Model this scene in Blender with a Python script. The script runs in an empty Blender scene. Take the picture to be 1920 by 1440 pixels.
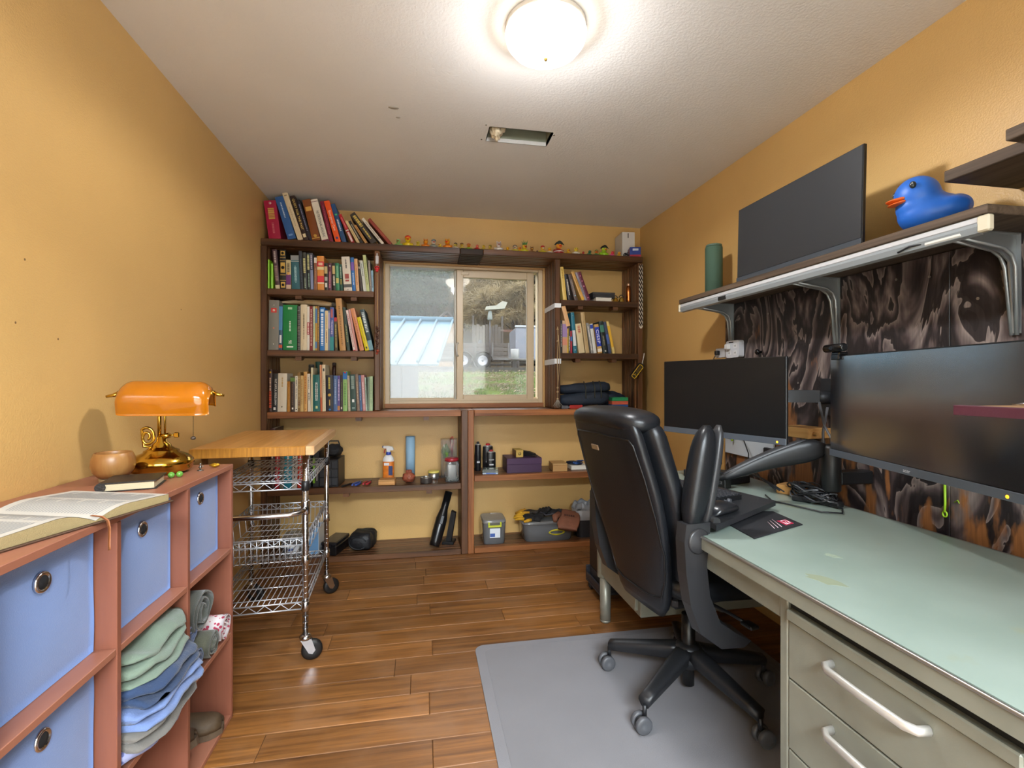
import bpy, math, random
from mathutils import Vector, Matrix, Euler, noise

R = math.radians
SC = bpy.context.scene
COL = SC.collection

# ------------------------------------------------------------------ camera
CAMH = 1.21
cam_data = bpy.data.cameras.new('camera')
cam = bpy.data.objects.new('camera', cam_data)
COL.objects.link(cam)
cam_data.sensor_width = 36.0
cam_data.lens = 36.0 * 916.0 / 1920.0
cam_data.shift_y = -6.0 / 1920.0
cam_data.clip_start = 0.02
cam_data.clip_end = 400
cam.location = (0, 0, CAMH)
cam.rotation_euler = (R(90), 0, -math.atan(169 / 916))
SC.camera = cam

# ------------------------------------------------------------------ sky, sun, exposure
world = bpy.data.worlds.new('world')
SC.world = world
world.use_nodes = True
wn = world.node_tree
bg = wn.nodes['Background']
bg.inputs['Color'].default_value = (0.86, 0.93, 1.0, 1)      # bright even overcast
bg.inputs['Strength'].default_value = 4.3
sun_data = bpy.data.lights.new('sun', 'SUN')
sun_data.energy = 0.8
sun_data.angle = R(60)
sun_data.color = (1.0, 0.97, 0.92)
sun = bpy.data.objects.new('sun', sun_data)
COL.objects.link(sun)
sun.rotation_euler = (R(-48), 0, R(14))                       # veiled sun, high over the hillside outside the window
SC.view_settings.view_transform = 'Standard'
SC.view_settings.look = 'None'
SC.view_settings.gamma = 1.0
SC.view_settings.use_curve_mapping = False
SC.view_settings.exposure = 0.52
LAMP_GLOW, LAMP_WATT = 6.0, 50.0
HALL_FILL_WATT = 370.0
cy = SC.cycles
cy.use_denoising = True
cy.max_bounces = 8
cy.diffuse_bounces = 5
cy.glossy_bounces = 4
cy.transparent_max_bounces = 16
cy.sample_clamp_indirect = 6.0
cy.caustics_reflective = False
cy.caustics_refractive = False

# ------------------------------------------------------------------ materials
def lin(c):
    return c / 12.92 if c <= 0.04045 else ((c + 0.055) / 1.055) ** 2.4
def hexc(h):
    h = h.lstrip('#')
    return tuple(lin(int(h[i:i + 2], 16) / 255) for i in (0, 2, 4)) + (1,)
MATS = {}
def _new(name):
    m = bpy.data.materials.new(name); m.use_nodes = True
    nt = m.node_tree
    return m, nt, nt.nodes['Principled BSDF']
def mat(name, col, rough=0.5, metal=0.0, bump=0.0, bscale=80.0, var=0.0, vscale=6.0, spec=0.5, coat=0.0, coords='Object', sheen=0.0, trans=0.0):
    key = name
    if key in MATS: return MATS[key]
    m, nt, b = _new(name)
    c = hexc(col)
    b.inputs['Base Color'].default_value = c
    b.inputs['Roughness'].default_value = rough
    b.inputs['Metallic'].default_value = metal
    b.inputs['Specular IOR Level'].default_value = spec
    b.inputs['Coat Weight'].default_value = coat
    b.inputs['Sheen Weight'].default_value = sheen
    if trans: b.inputs['Transmission Weight'].default_value = trans
    if bump or var:
        tc = nt.nodes.new('ShaderNodeTexCoord')
    if var:
        n = nt.nodes.new('ShaderNodeTexNoise'); n.inputs['Scale'].default_value = vscale; n.inputs['Detail'].default_value = 4
        nt.links.new(tc.outputs[coords], n.inputs['Vector'])
        r = nt.nodes.new('ShaderNodeValToRGB')
        r.color_ramp.elements[0].position = 0.3; r.color_ramp.elements[1].position = 0.7
        r.color_ramp.elements[0].color = tuple(max(0, v * (1 - var)) for v in c[:3]) + (1,)
        r.color_ramp.elements[1].color = tuple(min(1, v * (1 + var)) for v in c[:3]) + (1,)
        nt.links.new(n.outputs['Fac'], r.inputs['Fac'])
        nt.links.new(r.outputs['Color'], b.inputs['Base Color'])
    if bump:
        n2 = nt.nodes.new('ShaderNodeTexNoise'); n2.inputs['Scale'].default_value = bscale; n2.inputs['Detail'].default_value = 3
        nt.links.new(tc.outputs[coords], n2.inputs['Vector'])
        bn = nt.nodes.new('ShaderNodeBump'); bn.inputs['Strength'].default_value = bump; bn.inputs['Distance'].default_value = 0.004
        nt.links.new(n2.outputs['Fac'], bn.inputs['Height'])
        nt.links.new(bn.outputs['Normal'], b.inputs['Normal'])
    MATS[key] = m
    return m
def wood(name, dark, light, axis=0, scale=14.0, rough=0.55, stretch=0.06, bump=0.25, spread=(0.3, 0.75), tint=0.25, spec=0.4, blotch=None, blotch_fac=0.5):
    """grain running along object axis; each object gets its own offset and a slight tint"""
    if name in MATS: return MATS[name]
    m, nt, b = _new(name)
    N, L = nt.nodes.new, nt.links.new
    tc = N('ShaderNodeTexCoord'); oi = N('ShaderNodeObjectInfo')
    mul = N('ShaderNodeMath'); mul.operation = 'MULTIPLY'; mul.inputs[1].default_value = 37.0
    L(oi.outputs['Random'], mul.inputs[0])
    comb = N('ShaderNodeCombineXYZ')
    for i in range(3): L(mul.outputs[0], comb.inputs[i])
    add = N('ShaderNodeVectorMath'); add.operation = 'ADD'
    L(tc.outputs['Object'], add.inputs[0]); L(comb.outputs[0], add.inputs[1])
    sc = N('ShaderNodeVectorMath'); sc.operation = 'MULTIPLY'
    s = [scale] * 3; s[axis] = scale * stretch
    sc.inputs[1].default_value = s
    L(add.outputs[0], sc.inputs[0])
    n = N('ShaderNodeTexNoise'); n.inputs['Scale'].default_value = 1.0; n.inputs['Detail'].default_value = 8; n.inputs['Roughness'].default_value = 0.65; n.inputs['Distortion'].default_value = 0.6
    L(sc.outputs[0], n.inputs['Vector'])
    r = N('ShaderNodeValToRGB')
    r.color_ramp.elements[0].position, r.color_ramp.elements[1].position = spread
    r.color_ramp.elements[0].color = hexc(dark); r.color_ramp.elements[1].color = hexc(light)
    L(n.outputs['Fac'], r.inputs['Fac'])
    out = r.outputs['Color']
    if blotch:
        n3 = N('ShaderNodeTexNoise'); n3.inputs['Scale'].default_value = 5.0; n3.inputs['Detail'].default_value = 5
        L(add.outputs[0], n3.inputs['Vector'])
        r3 = N('ShaderNodeValToRGB'); r3.color_ramp.elements[0].position = 0.45; r3.color_ramp.elements[1].position = 0.65
        r3.color_ramp.elements[0].color = (0, 0, 0, 1); r3.color_ramp.elements[1].color = (blotch_fac,) * 3 + (1,)
        L(n3.outputs['Fac'], r3.inputs['Fac'])
        mx3 = N('ShaderNodeMixRGB'); L(r3.outputs['Color'], mx3.inputs['Fac']); L(out, mx3.inputs['Color1']); mx3.inputs['Color2'].default_value = hexc(blotch)
        out = mx3.outputs['Color']
    hsv = N('ShaderNodeHueSaturation')
    mr = N('ShaderNodeMapRange'); mr.inputs['To Min'].default_value = 1 - tint; mr.inputs['To Max'].default_value = 1 + tint
    L(oi.outputs['Random'], mr.inputs['Value']); L(mr.outputs[0], hsv.inputs['Value'])
    L(out, hsv.inputs['Color'])
    L(hsv.outputs['Color'], b.inputs['Base Color'])
    b.inputs['Roughness'].default_value = rough
    b.inputs['Specular IOR Level'].default_value = spec
    if bump:
        bn = N('ShaderNodeBump'); bn.inputs['Strength'].default_value = bump; bn.inputs['Distance'].default_value = 0.002
        L(n.outputs['Fac'], bn.inputs['Height']); L(bn.outputs['Normal'], b.inputs['Normal'])
    MATS[name] = m
    return m
def plaster(name, col, bscale=140.0, bump=0.35, rough=0.6, spec=0.3, var=0.04):
    if name in MATS: return MATS[name]
    m, nt, b = _new(name)
    N, L = nt.nodes.new, nt.links.new
    tc = N('ShaderNodeTexCoord')
    n = N('ShaderNodeTexNoise'); n.inputs['Scale'].default_value = bscale; n.inputs['Detail'].default_value = 2.5
    L(tc.outputs['Object'], n.inputs['Vector'])
    r = N('ShaderNodeValToRGB'); r.color_ramp.elements[0].position = 0.40; r.color_ramp.elements[1].position = 0.62
    L(n.outputs['Fac'], r.inputs['Fac'])
    bn = N('ShaderNodeBump'); bn.inputs['Strength'].default_value = bump; bn.inputs['Distance'].default_value = 0.003
    L(r.outputs['Color'], bn.inputs['Height']); L(bn.outputs['Normal'], b.inputs['Normal'])
    n2 = N('ShaderNodeTexNoise'); n2.inputs['Scale'].default_value = 2.2; n2.inputs['Detail'].default_value = 5
    L(tc.outputs['Object'], n2.inputs['Vector'])
    r2 = N('ShaderNodeValToRGB'); c = hexc(col)
    r2.color_ramp.elements[0].position = 0.35; r2.color_ramp.elements[1].position = 0.65
    r2.color_ramp.elements[0].color = tuple(v * (1 - var) for v in c[:3]) + (1,)
    r2.color_ramp.elements[1].color = tuple(min(1, v * (1 + var)) for v in c[:3]) + (1,)
    L(n2.outputs['Fac'], r2.inputs['Fac']); L(r2.outputs['Color'], b.inputs['Base Color'])
    b.inputs['Roughness'].default_value = rough
    b.inputs['Specular IOR Level'].default_value = spec
    MATS[name] = m
    return m
def emit(name, col, strength):
    m = bpy.data.materials.new(name); m.use_nodes = True; nt = m.node_tree
    b = nt.nodes['Principled BSDF']
    b.inputs['Base Color'].default_value = hexc(col)
    b.inputs['Emission Color'].default_value = hexc(col)
    b.inputs['Emission Strength'].default_value = strength
    return m
def pane_mat(name, haze=0.0, tint='ffffff', gloss=0.08, haze_col='dfe6ea'):
    """thin sheet: see-through, some surface reflection, optional milky haze (dust, insect screen, cloudy plastic)"""
    if name in MATS: return MATS[name]
    m = bpy.data.materials.new(name); m.use_nodes = True; nt = m.node_tree
    nt.nodes.clear(); N, L = nt.nodes.new, nt.links.new
    out = N('ShaderNodeOutputMaterial')
    tr = N('ShaderNodeBsdfTransparent'); tr.inputs[0].default_value = hexc(tint)
    cur = tr.outputs[0]
    if haze:
        d = N('ShaderNodeBsdfDiffuse'); d.inputs[0].default_value = hexc(haze_col)
        t2 = N('ShaderNodeBsdfTranslucent'); t2.inputs[0].default_value = hexc(haze_col)
        mm = N('ShaderNodeMixShader'); mm.inputs[0].default_value = 0.5
        L(d.outputs[0], mm.inputs[1]); L(t2.outputs[0], mm.inputs[2])
        mx = N('ShaderNodeMixShader'); mx.inputs[0].default_value = haze
        L(cur, mx.inputs[1]); L(mm.outputs[0], mx.inputs[2]); cur = mx.outputs[0]
    g = N('ShaderNodeBsdfGlossy'); g.inputs['Roughness'].default_value = 0.03
    lw = N('ShaderNodeFresnel'); lw.inputs[0].default_value = 1.45
    ml = N('ShaderNodeMath'); ml.operation = 'MULTIPLY'; ml.inputs[1].default_value = gloss / 0.04
    L(lw.outputs[0], ml.inputs[0])
    mx = N('ShaderNodeMixShader'); L(ml.outputs[0], mx.inputs[0]); L(cur, mx.inputs[1]); L(g.outputs[0], mx.inputs[2])
    L(mx.outputs[0], out.inputs['Surface'])
    MATS[name] = m
    return m

# ------------------------------------------------------------------ mesh helpers
class MB:
    """collects shapes; build() links them as one mesh object"""
    def __init__(self): self.v = []; self.f = []; self.s = []; self.T = None
    def add(self, vs, fs, smooth=False):
        o = len(self.v)
        if self.T is not None: vs = [self.T @ Vector(p) for p in vs]
        self.v += [tuple(p) for p in vs]
        self.f += [tuple(i + o for i in f) for f in fs]
        self.s += [smooth] * len(fs)
        return self
    def box(self, x0, x1, y0, y1, z0, z1, ch=0.0):
        if ch <= 0:
            vs = [(x, y, z) for x in (x0, x1) for y in (y0, y1) for z in (z0, z1)]
            fs = [(0, 1, 3, 2), (4, 6, 7, 5), (0, 4, 5, 1), (2, 3, 7, 6), (0, 2, 6, 4), (1, 5, 7, 3)]
            return self.add(vs, fs)
        c = min(ch, abs(x1 - x0) * .49, abs(y1 - y0) * .49, abs(z1 - z0) * .49)
        X, Y, Z = (x0, x1), (y0, y1), (z0, z1)
        vs = []; idx = {}
        for i in (0, 1):
            for j in (0, 1):
                for k in (0, 1):
                    sx, sy, sz = (1 if i == 0 else -1), (1 if j == 0 else -1), (1 if k == 0 else -1)
                    for a in range(3):
                        p = [X[i] + sx * c, Y[j] + sy * c, Z[k] + sz * c]
                        p[a] = (X[i], Y[j], Z[k])[a]
                        idx[(i, j, k, a)] = len(vs); vs.append(tuple(p))
        fs = []
        g = lambda i, j, k, a: idx[(i, j, k, a)]
        for i in (0, 1):
            q = [g(i, 0, 0, 0), g(i, 1, 0, 0), g(i, 1, 1, 0), g(i, 0, 1, 0)]; fs.append(q if i else q[::-1])
            q = [g(0, i, 0, 1), g(0, i, 1, 1), g(1, i, 1, 1), g(1, i, 0, 1)]; fs.append(q if i else q[::-1])
            q = [g(0, 0, i, 2), g(1, 0, i, 2), g(1, 1, i, 2), g(0, 1, i, 2)]; fs.append(q if i else q[::-1])
        for i in (0, 1):
            for j in (0, 1):
                q = [g(i, j, 0, 0), g(i, j, 1, 0), g(i, j, 1, 1), g(i, j, 0, 1)]; fs.append(q if (i ^ j) else q[::-1])
                q = [g(i, 0, j, 0), g(i, 1, j, 0), g(i, 1, j, 2), g(i, 0, j, 2)]; fs.append(q[::-1] if (i ^ j) else q)
                q = [g(0, i, j, 1), g(1, i, j, 1), g(1, i, j, 2), g(0, i, j, 2)]; fs.append(q if (i ^ j) else q[::-1])
                for k in (0, 1):
                    q = [g(i, j, k, 0), g(i, j, k, 1), g(i, j, k, 2)]; fs.append(q if (i ^ j ^ k) else q[::-1])
        return self.add(vs, fs)
    def prism(self, poly, h0, h1, axis=2, smooth=False):
        """poly: 2-D points (ccw) in the plane perpendicular to axis"""
        def P(a, b, h):
            return {2: (a, b, h), 1: (a, h, b), 0: (h, a, b)}[axis]
        n = len(poly)
        vs = [P(a, b, h0) for a, b in poly] + [P(a, b, h1) for a, b in poly]
        fs = [tuple(range(n - 1, -1, -1)), tuple(range(n, 2 * n))]
        self.add(vs, fs)
        o = len(self.v) - 2 * n
        for i in range(n):
            j = (i + 1) % n
            self.f.append((o + i, o + j, o + n + j, o + n + i)); self.s.append(smooth)
        return self
    def tube(self, pts, r, n=8, cap=True, smooth=True, flat=None):
        pts = [Vector(p) for p in pts]
        rs = r if isinstance(r, (list, tuple)) else [r] * len(pts)
        t0 = (pts[1] - pts[0]).normalized()
        up = Vector((0, 0, 1)) if abs(t0.z) < 0.9 else Vector((1, 0, 0))
        nx = t0.cross(up).normalized(); vs = []; fs = []
        for i, p in enumerate(pts):
            if i == 0: t = t0
            elif i == len(pts) - 1: t = (pts[i] - pts[i - 1]).normalized()
            else:
                t = ((pts[i] - pts[i - 1]).normalized() + (pts[i + 1] - pts[i]).normalized())
                t = t.normalized() if t.length > 1e-6 else t0
            nx = (nx - t * nx.dot(t))
            nx = nx.normalized() if nx.length > 1e-6 else t.orthogonal().normalized()
            ny = t.cross(nx)
            k = flat if flat else 1.0
            for a in range(n):
                an = 2 * math.pi * a / n
                vs.append(p + (nx * math.cos(an) + ny * math.sin(an) * k) * rs[i])
        for i in range(len(pts) - 1):
            for a in range(n):
                b = (a + 1) % n
                fs.append((i * n + a, i * n + b, (i + 1) * n + b, (i + 1) * n + a))
        self.add(vs, fs, smooth)
        if cap:
            o = len(self.v) - len(vs)
            self.f.append(tuple(o + a for a in range(n - 1, -1, -1))); self.s.append(False)
            self.f.append(tuple(o + (len(pts) - 1) * n + a for a in range(n))); self.s.append(False)
        return self
    def lathe(self, prof, c=(0, 0, 0), n=24, smooth=True, sx=1.0, sy=1.0):
        """profile (radius, z) revolved about the z axis through c"""
        vs = []; fs = []
        for r_, z in prof:
            for a in range(n):
                an = 2 * math.pi * a / n
                vs.append((c[0] + r_ * sx * math.cos(an), c[1] + r_ * sy * math.sin(an), c[2] + z))
        for i in range(len(prof) - 1):
            for a in range(n):
                b = (a + 1) % n
                fs.append((i * n + a, i * n + b, (i + 1) * n + b, (i + 1) * n + a))
        fs.append(tuple(range(n - 1, -1, -1))); fs.append(tuple((len(prof) - 1) * n + a for a in range(n)))
        return self.add(vs, fs, smooth)
    def ell(self, c, r, n=16, m=10, smooth=True, rot=None):
        rx, ry, rz = (r, r, r) if not isinstance(r, (tuple, list)) else r
        vs = [Vector((0, 0, -rz))]; fs = []
        for i in range(1, m):
            ph = -math.pi / 2 + math.pi * i / m
            for a in range(n):
                th = 2 * math.pi * a / n
                vs.append(Vector((rx * math.cos(ph) * math.cos(th), ry * math.cos(ph) * math.sin(th), rz * math.sin(ph))))
        vs.append(Vector((0, 0, rz)))
        for a in range(n):
            fs.append((0, 1 + (a + 1) % n, 1 + a))
            for i in range(m - 2):
                p = 1 + i * n; q = p + n
                fs.append((p + a, p + (a + 1) % n, q + (a + 1) % n, q + a))
            fs.append((1 + (m - 2) * n + a, 1 + (m - 2) * n + (a + 1) % n, len(vs) - 1))
        if rot is not None: vs = [rot @ v for v in vs]
        return self.add([v + Vector(c) for v in vs], fs, smooth)
    def loft(self, rings, smooth=True, cap=True):
        n = len(rings[0]); vs = [p for r_ in rings for p in r_]; fs = []
        for i in range(len(rings) - 1):
            for a in range(n):
                b = (a + 1) % n
                fs.append((i * n + a, i * n + b, (i + 1) * n + b, (i + 1) * n + a))
        if cap:
            fs.append(tuple(range(n - 1, -1, -1))); fs.append(tuple((len(rings) - 1) * n + a for a in range(n)))
        return self.add(vs, fs, smooth)
    def grid(self, fn, nu, nv, smooth=True, thick=0.0):
        P = [[Vector(fn(i / nu, j / nv)) for j in range(nv + 1)] for i in range(nu + 1)]
        vs = [p for row in P for p in row]; w = nv + 1
        fs = [(i * w + j, (i + 1) * w + j, (i + 1) * w + j + 1, i * w + j + 1) for i in range(nu) for j in range(nv)]
        if thick:
            o = len(vs); nn = []
            for i in range(nu + 1):
                for j in range(nv + 1):
                    a = P[min(i + 1, nu)][j] - P[max(i - 1, 0)][j]; b = P[i][min(j + 1, nv)] - P[i][max(j - 1, 0)]
                    c = a.cross(b); nn.append(c.normalized() if c.length > 1e-9 else Vector((0, 0, 1)))
            vs = vs + [p - q * thick for p, q in zip(vs, nn)]
            fs2 = [tuple(o + k for k in f[::-1]) for f in fs]
            edge = [(i, 0) for i in range(nu + 1)] + [(nu, j) for j in range(1, nv + 1)] + [(i, nv) for i in range(nu - 1, -1, -1)] + [(0, j) for j in range(nv - 1, 0, -1)]
            ids = [i * w + j for i, j in edge]
            fs3 = [(ids[k], o + ids[k], o + ids[(k + 1) % len(ids)], ids[(k + 1) % len(ids)]) for k in range(len(ids))]
            fs = fs + fs2 + [f[::-1] for f in fs3]
        return self.add(vs, fs, smooth)
    def mesh(self, name, m):
        me = bpy.data.meshes.new(name)
        me.from_pydata(self.v, [], self.f)
        me.polygons.foreach_set('use_smooth', self.s)
        me.materials.append(m)
        me.update()
        return me
    def build(self, name, m, parent=None, loc=None, rot=None):
        return obj(name, self.mesh(name, m), parent, loc, rot)
def obj(name, me, parent=None, loc=None, rot=None):
    o = bpy.data.objects.new(name, me)
    COL.objects.link(o)
    if parent is not None: o.parent = parent
    if loc is not None: o.location = loc
    if rot is not None: o.rotation_euler = rot
    return o
def tag(o, label=None, cat=None, group=None, kind=None):
    if label:
        assert 4 <= len(label.split()) <= 16, label
        o['label'] = label
    if cat: o['category'] = cat
    if group: o['group'] = group
    if kind: o['kind'] = kind
    return o
def thing(name, label, cat, loc=(0, 0, 0), rotz=0.0, group=None, rot=None):
    o = bpy.data.objects.new(name, None); COL.objects.link(o)
    o.empty_display_size = 0.05
    o.location = loc; o.rotation_euler = rot if rot is not None else (0, 0, rotz)
    return tag(o, label, cat, group)
def struct(o):
    o['kind'] = 'structure'; return o
def node(name, parent, loc=(0, 0, 0), rot=(0, 0, 0)):
    """an Empty that is a part holding its own pieces"""
    o = bpy.data.objects.new(name, None); COL.objects.link(o)
    o.empty_display_size = 0.05; o.parent = parent; o.location = loc; o.rotation_euler = rot
    return o
def rrect(x0, x1, y0, y1, r, n=5):
    pts = []
    for cx, cy_, a0 in ((x1 - r, y1 - r, 0), (x0 + r, y1 - r, 90), (x0 + r, y0 + r, 180), (x1 - r, y0 + r, 270)):
        for k in range(n + 1):
            a = R(a0 + 90 * k / n); pts.append((cx + r * math.cos(a), cy_ + r * math.sin(a)))
    return pts
def sq_ring(w, d, n=28, p=3.5):
    """superellipse ring in (a, b)"""
    out = []
    for k in range(n):
        t = 2 * math.pi * k / n; c, s = math.cos(t), math.sin(t)
        out.append((math.copysign(abs(c) ** (2 / p), c) * w, math.copysign(abs(s) ** (2 / p), s) * d))
    return out
def text_mesh(body, size, m, name='lettering', width=None, extrude=0.0003):
    cu = bpy.data.curves.new('t', 'FONT'); cu.body = body; cu.size = size; cu.extrude = extrude
    cu.align_x = 'CENTER'; cu.align_y = 'CENTER'; cu.resolution_u = 2
    o = bpy.data.objects.new('t', cu); COL.objects.link(o)
    dg = bpy.context.evaluated_depsgraph_get(); dg.update()
    me = bpy.data.meshes.new_from_object(o.evaluated_get(dg))
    bpy.data.objects.remove(o); bpy.data.curves.remove(cu)
    if width:
        xs = [v.co.x for v in me.vertices]
        if xs:
            k = width / max(1e-6, max(xs) - min(xs))
            for v in me.vertices: v.co.x *= k
    me.name = name; me.materials.clear(); me.materials.append(m)
    return me
def bend_noise(p, amp, sc, seed=0.0):
    v = Vector((p[0] * sc + seed, p[1] * sc - seed, p[2] * sc + 2 * seed))
    return amp * noise.noise(v)
ORD = 'zeroth first second third fourth fifth sixth seventh eighth ninth tenth eleventh twelfth thirteenth fourteenth fifteenth sixteenth seventeenth eighteenth nineteenth twentieth'.split()
ORD += ['twenty-' + w for w in ORD[1:10]] + ['thirtieth'] + ['thirty-' + w for w in ORD[1:10]]

# ================================================================== the room
XL, XR, YB, YN, ZC = -1.030, 1.745, 3.72, -0.45, 2.45     # walls, window wall, door wall, ceiling
YF = 3.41                                                  # front of the built-in bookcase
WX0, WX1, WZ0, WZ1 = -0.27, 0.934, 1.035, 2.09             # window opening
wall_m = plaster('ochre_wall_paint', 'd0a868', bscale=210, bump=.16, rough=.40, spec=.5)
ceil_m = plaster('ceiling_texture', 'e2e0de', bscale=110, bump=0.16, var=0.02)

struct(MB().box(XL - .1, XL, YN - .1, YB + .14, -.02, ZC + .2).build('wall_left', wall_m))
struct(MB().box(XR, XR + .1, YN - .1, YB + .14, -.02, ZC + .2).build('wall_right', wall_m))
b = MB()
b.box(XL, WX0, YB, YB + .14, -.02, ZC + .2); b.box(WX1, XR, YB, YB + .14, -.02, ZC + .2)
b.box(WX0, WX1, YB, YB + .14, -.02, WZ0); b.box(WX0, WX1, YB, YB + .14, WZ1, ZC + .2)
struct(b.build('wall_back', wall_m))
b = MB()                                                   # unseen wall behind the camera, doorway widened to let in fill light
b.box(XL, -.75, YN - .1, YN, -.02, ZC + .2); b.box(1.05, XR, YN - .1, YN, -.02, ZC + .2); b.box(-.75, 1.05, YN - .1, YN, 2.15, ZC + .2)
struct(b.build('wall_front', wall_m))
b = MB()
for s in (-.75, 1.05): b.box(s - .03, s + .03, YN - .12, YN + .015, 0, 2.15, .004)
b.box(-.82, 1.12, YN - .12, YN + .015, 2.14, 2.21, .004)
struct(b.build('trim_1', mat('white_trim', 'd8d2c4', .4)))
# unseen hall added beyond the doorway, white to send light into the room
hall_m = mat('hall_bounce_white', 'e4e2de', .7)
struct(MB().box(-2.3, -2.2, -3.4, YN - .1, 0, 2.6).build('wall_hall_left', hall_m)); struct(MB().box(2.6, 2.7, -3.4, YN - .1, 0, 2.6).build('wall_hall_right', hall_m)); struct(MB().box(-2.3, 2.7, -3.5, -3.4, 0, 2.6).build('wall_hall_end', hall_m))
b = MB(); b.box(-2.3, XL - .1, YN - .12, YN - .1, 0, 2.6); b.box(XR + .1, 2.7, YN - .12, YN - .1, 0, 2.6); b.box(-2.3, 2.7, YN - .12, YN - .1, 2.45, 2.6); struct(b.build('wall_hall_near', hall_m))
struct(MB().box(-2.3, 2.7, -3.5, YN - .1, 2.6, 2.65).build('ceiling_hall', hall_m)); struct(MB().box(-2.3, 2.7, -3.5, YN - .1, -.03, 0).build('floor_hall', mat('hall_floor', 'c8c2b8', .5)))
hl = thing('hall_fill_light', 'added fill light panel in the unseen hall behind the doorway', 'ceiling light', (.2, -1.9, 2.6))
MB().box(-1.0, 1.0, -.5, .5, -.03, -.001, .005).build('panel', mat('hall_fill_panel', 'e8e8e8', .4), hl)
hd = bpy.data.lights.new('hall_fill_lamp', 'AREA'); hd.shape = 'RECTANGLE'; hd.size = 1.9; hd.size_y = .9; hd.energy = HALL_FILL_WATT; hd.color = (.82, .92, 1.0)  # added area light, fills the room from behind the camera
ho = bpy.data.objects.new('hall_fill_lamp', hd); COL.objects.link(ho); ho.parent = hl; ho.location = (0, 0, -.035)
# ceiling with the open duct hole
HX0, HX1, HY0, HY1 = .327, .645, 2.365, 2.508
b = MB()
b.box(XL, HX0, YN, YB, ZC, ZC + .02); b.box(HX1, XR, YN, YB, ZC, ZC + .02)
b.box(HX0, HX1, YN, HY0, ZC, ZC + .02); b.box(HX0, HX1, HY1, YB, ZC, ZC + .02)
struct(b.build('ceiling', ceil_m))
vent = thing('vent_opening', 'open rectangular duct hole in the ceiling without its grille', 'vent', (.486, 2.436, ZC))
vm = mat('duct_metal', '8f9280', .6, .2, var=.15)
b = MB(); x0, x1, y0, y1 = HX0 - .486, HX1 - .486, HY0 - 2.436, HY1 - 2.436
b.box(x0 - .004, x0, y0, y1, .0, .16); b.box(x1, x1 + .004, y0, y1, .0, .16); b.box(x0, x1, y1, y1 + .004, .0, .16); b.box(x0, x1, y0 - .004, y0, .0, .16)
b.box(x0, x1, y0, y1, .16, .165)
b.build('duct', vm, vent)
for (sx, sy) in ((-.185, .06), (-.18, -.085), (.17, -.05)):
    MB().lathe([(0, -.002), (.004, -.0015), (.004, 0.0)], (sx, sy, 0), 8).build('screw_hole', mat('screw_dark', '57503f', .6), vent)
def ragf(u, v):
    th = 2 * math.pi * u; ph = math.pi * v
    q = Vector((math.sin(ph) * math.cos(th), math.sin(ph) * math.sin(th), math.cos(ph)))
    k = 1 + .30 * noise.noise(q * 2.6) + .16 * noise.noise(q * 6.3)
    return (q.x * .044 * k, q.y * .058 * k, q.z * .075 * k)
rag = MB().grid(ragf, 40, 24).build('stuffed_rag', mat('cream_rag', 'd8c9ac', .9, bump=.3, bscale=60), None, (HX0 + .044, 2.437, ZC + .062))
tag(rag, 'crumpled cream rag stuffed into one end of the ceiling duct hole', 'rag')
# scuffs on the ceiling
for (x, y, r_) in ((-.126, 2.279, .018), (-.11, 2.36, .008)):
    o = MB().lathe([(0, -.0008), (r_, -.0006), (r_ * 1.05, 0)], (0, 0, 0), 9, sx=1.3, sy=.7).build('paint_chip', mat('chip_grey', 'a9a49c', .8), bpy.data.objects['ceiling'], (x, y, ZC))

# ---- floor: planks running across the room
plank_m = wood('floor_plank', '3d210d', 'a06a34', 0, 34, rough=.44, stretch=.045, bump=.45, spread=(.25, .78), tint=.20, blotch='8a6444', blotch_fac=.45)
floor = bpy.data.objects.new('floor', None); COL.objects.link(floor); floor['kind'] = 'structure'
MB().box(XL, XR, YN, YB, -.03, -.004).build('subfloor', mat('floor_gap', '1c1008', .9), floor)
rnd = random.Random(5)
PW = .128; y = YB; r_i = 0
while y > YN + .01:
    ya = max(YN, y - PW); x = XL - rnd.uniform(0, .5)
    stops = []
    xx = XL + rnd.choice((.95, 1.05, 1.1, .45, .6, 1.35)) + rnd.uniform(-.06, .06)
    while xx < XR - .15: stops.append(xx); xx += rnd.uniform(.55, 1.25)
    xs = [XL] + stops + [XR]
    for i in range(len(xs) - 1):
        MB().box(xs[i] + .0006, xs[i + 1] - .0006, ya + .0006, y - .0006, -.02, 0.0 - rnd.uniform(0, .0010), .0018).build('plank', plank_m, floor)
    y = ya

# ---- window: almond vinyl slider
win = bpy.data.objects.new('window_1', None); COL.objects.link(win); win['kind'] = 'structure'; win.location = (0, 0, 0)
vinyl = mat('almond_vinyl', 'd2bfa0', .35)
b = MB(); f = .034
for (a0, a1, c0, c1) in ((WX0, WX0 + f, WZ0, WZ1), (WX1 - f, WX1, WZ0, WZ1), (WX0 + f, WX1 - f, WZ0, WZ0 + .025), (WX0 + f, WX1 - f, WZ1 - .028, WZ1)):
    b.box(a0, a1, 3.735, 3.84, c0, c1, .003)
b.build('window_frame', vinyl, win)
b = MB()
b.box(WX0 + f, WX1 - f, 3.80, 3.805, WZ0 + .025, WZ0 + .045); b.box(WX0 + f, WX1 - f, 3.735, 3.74, WZ0 + .025, WZ0 + .035)
b.build('sill_track', vinyl, win)
sx0, sx1, sz0, sz1 = .262, .868, 1.062, 2.06
b = MB()
b.box(sx0, sx0 + .05, 3.752, 3.79, sz0, sz1, .004); b.box(sx1 - .056, sx1, 3.752, 3.79, sz0, sz1, .004)
b.box(sx0 + .05, sx1 - .056, 3.752, 3.79, sz0, sz0 + .04, .004); b.box(sx0 + .05, sx1 - .056, 3.752, 3.79, sz1 - .058, sz1, .004)
sash = b.build('sliding_sash', vinyl, win)
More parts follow.
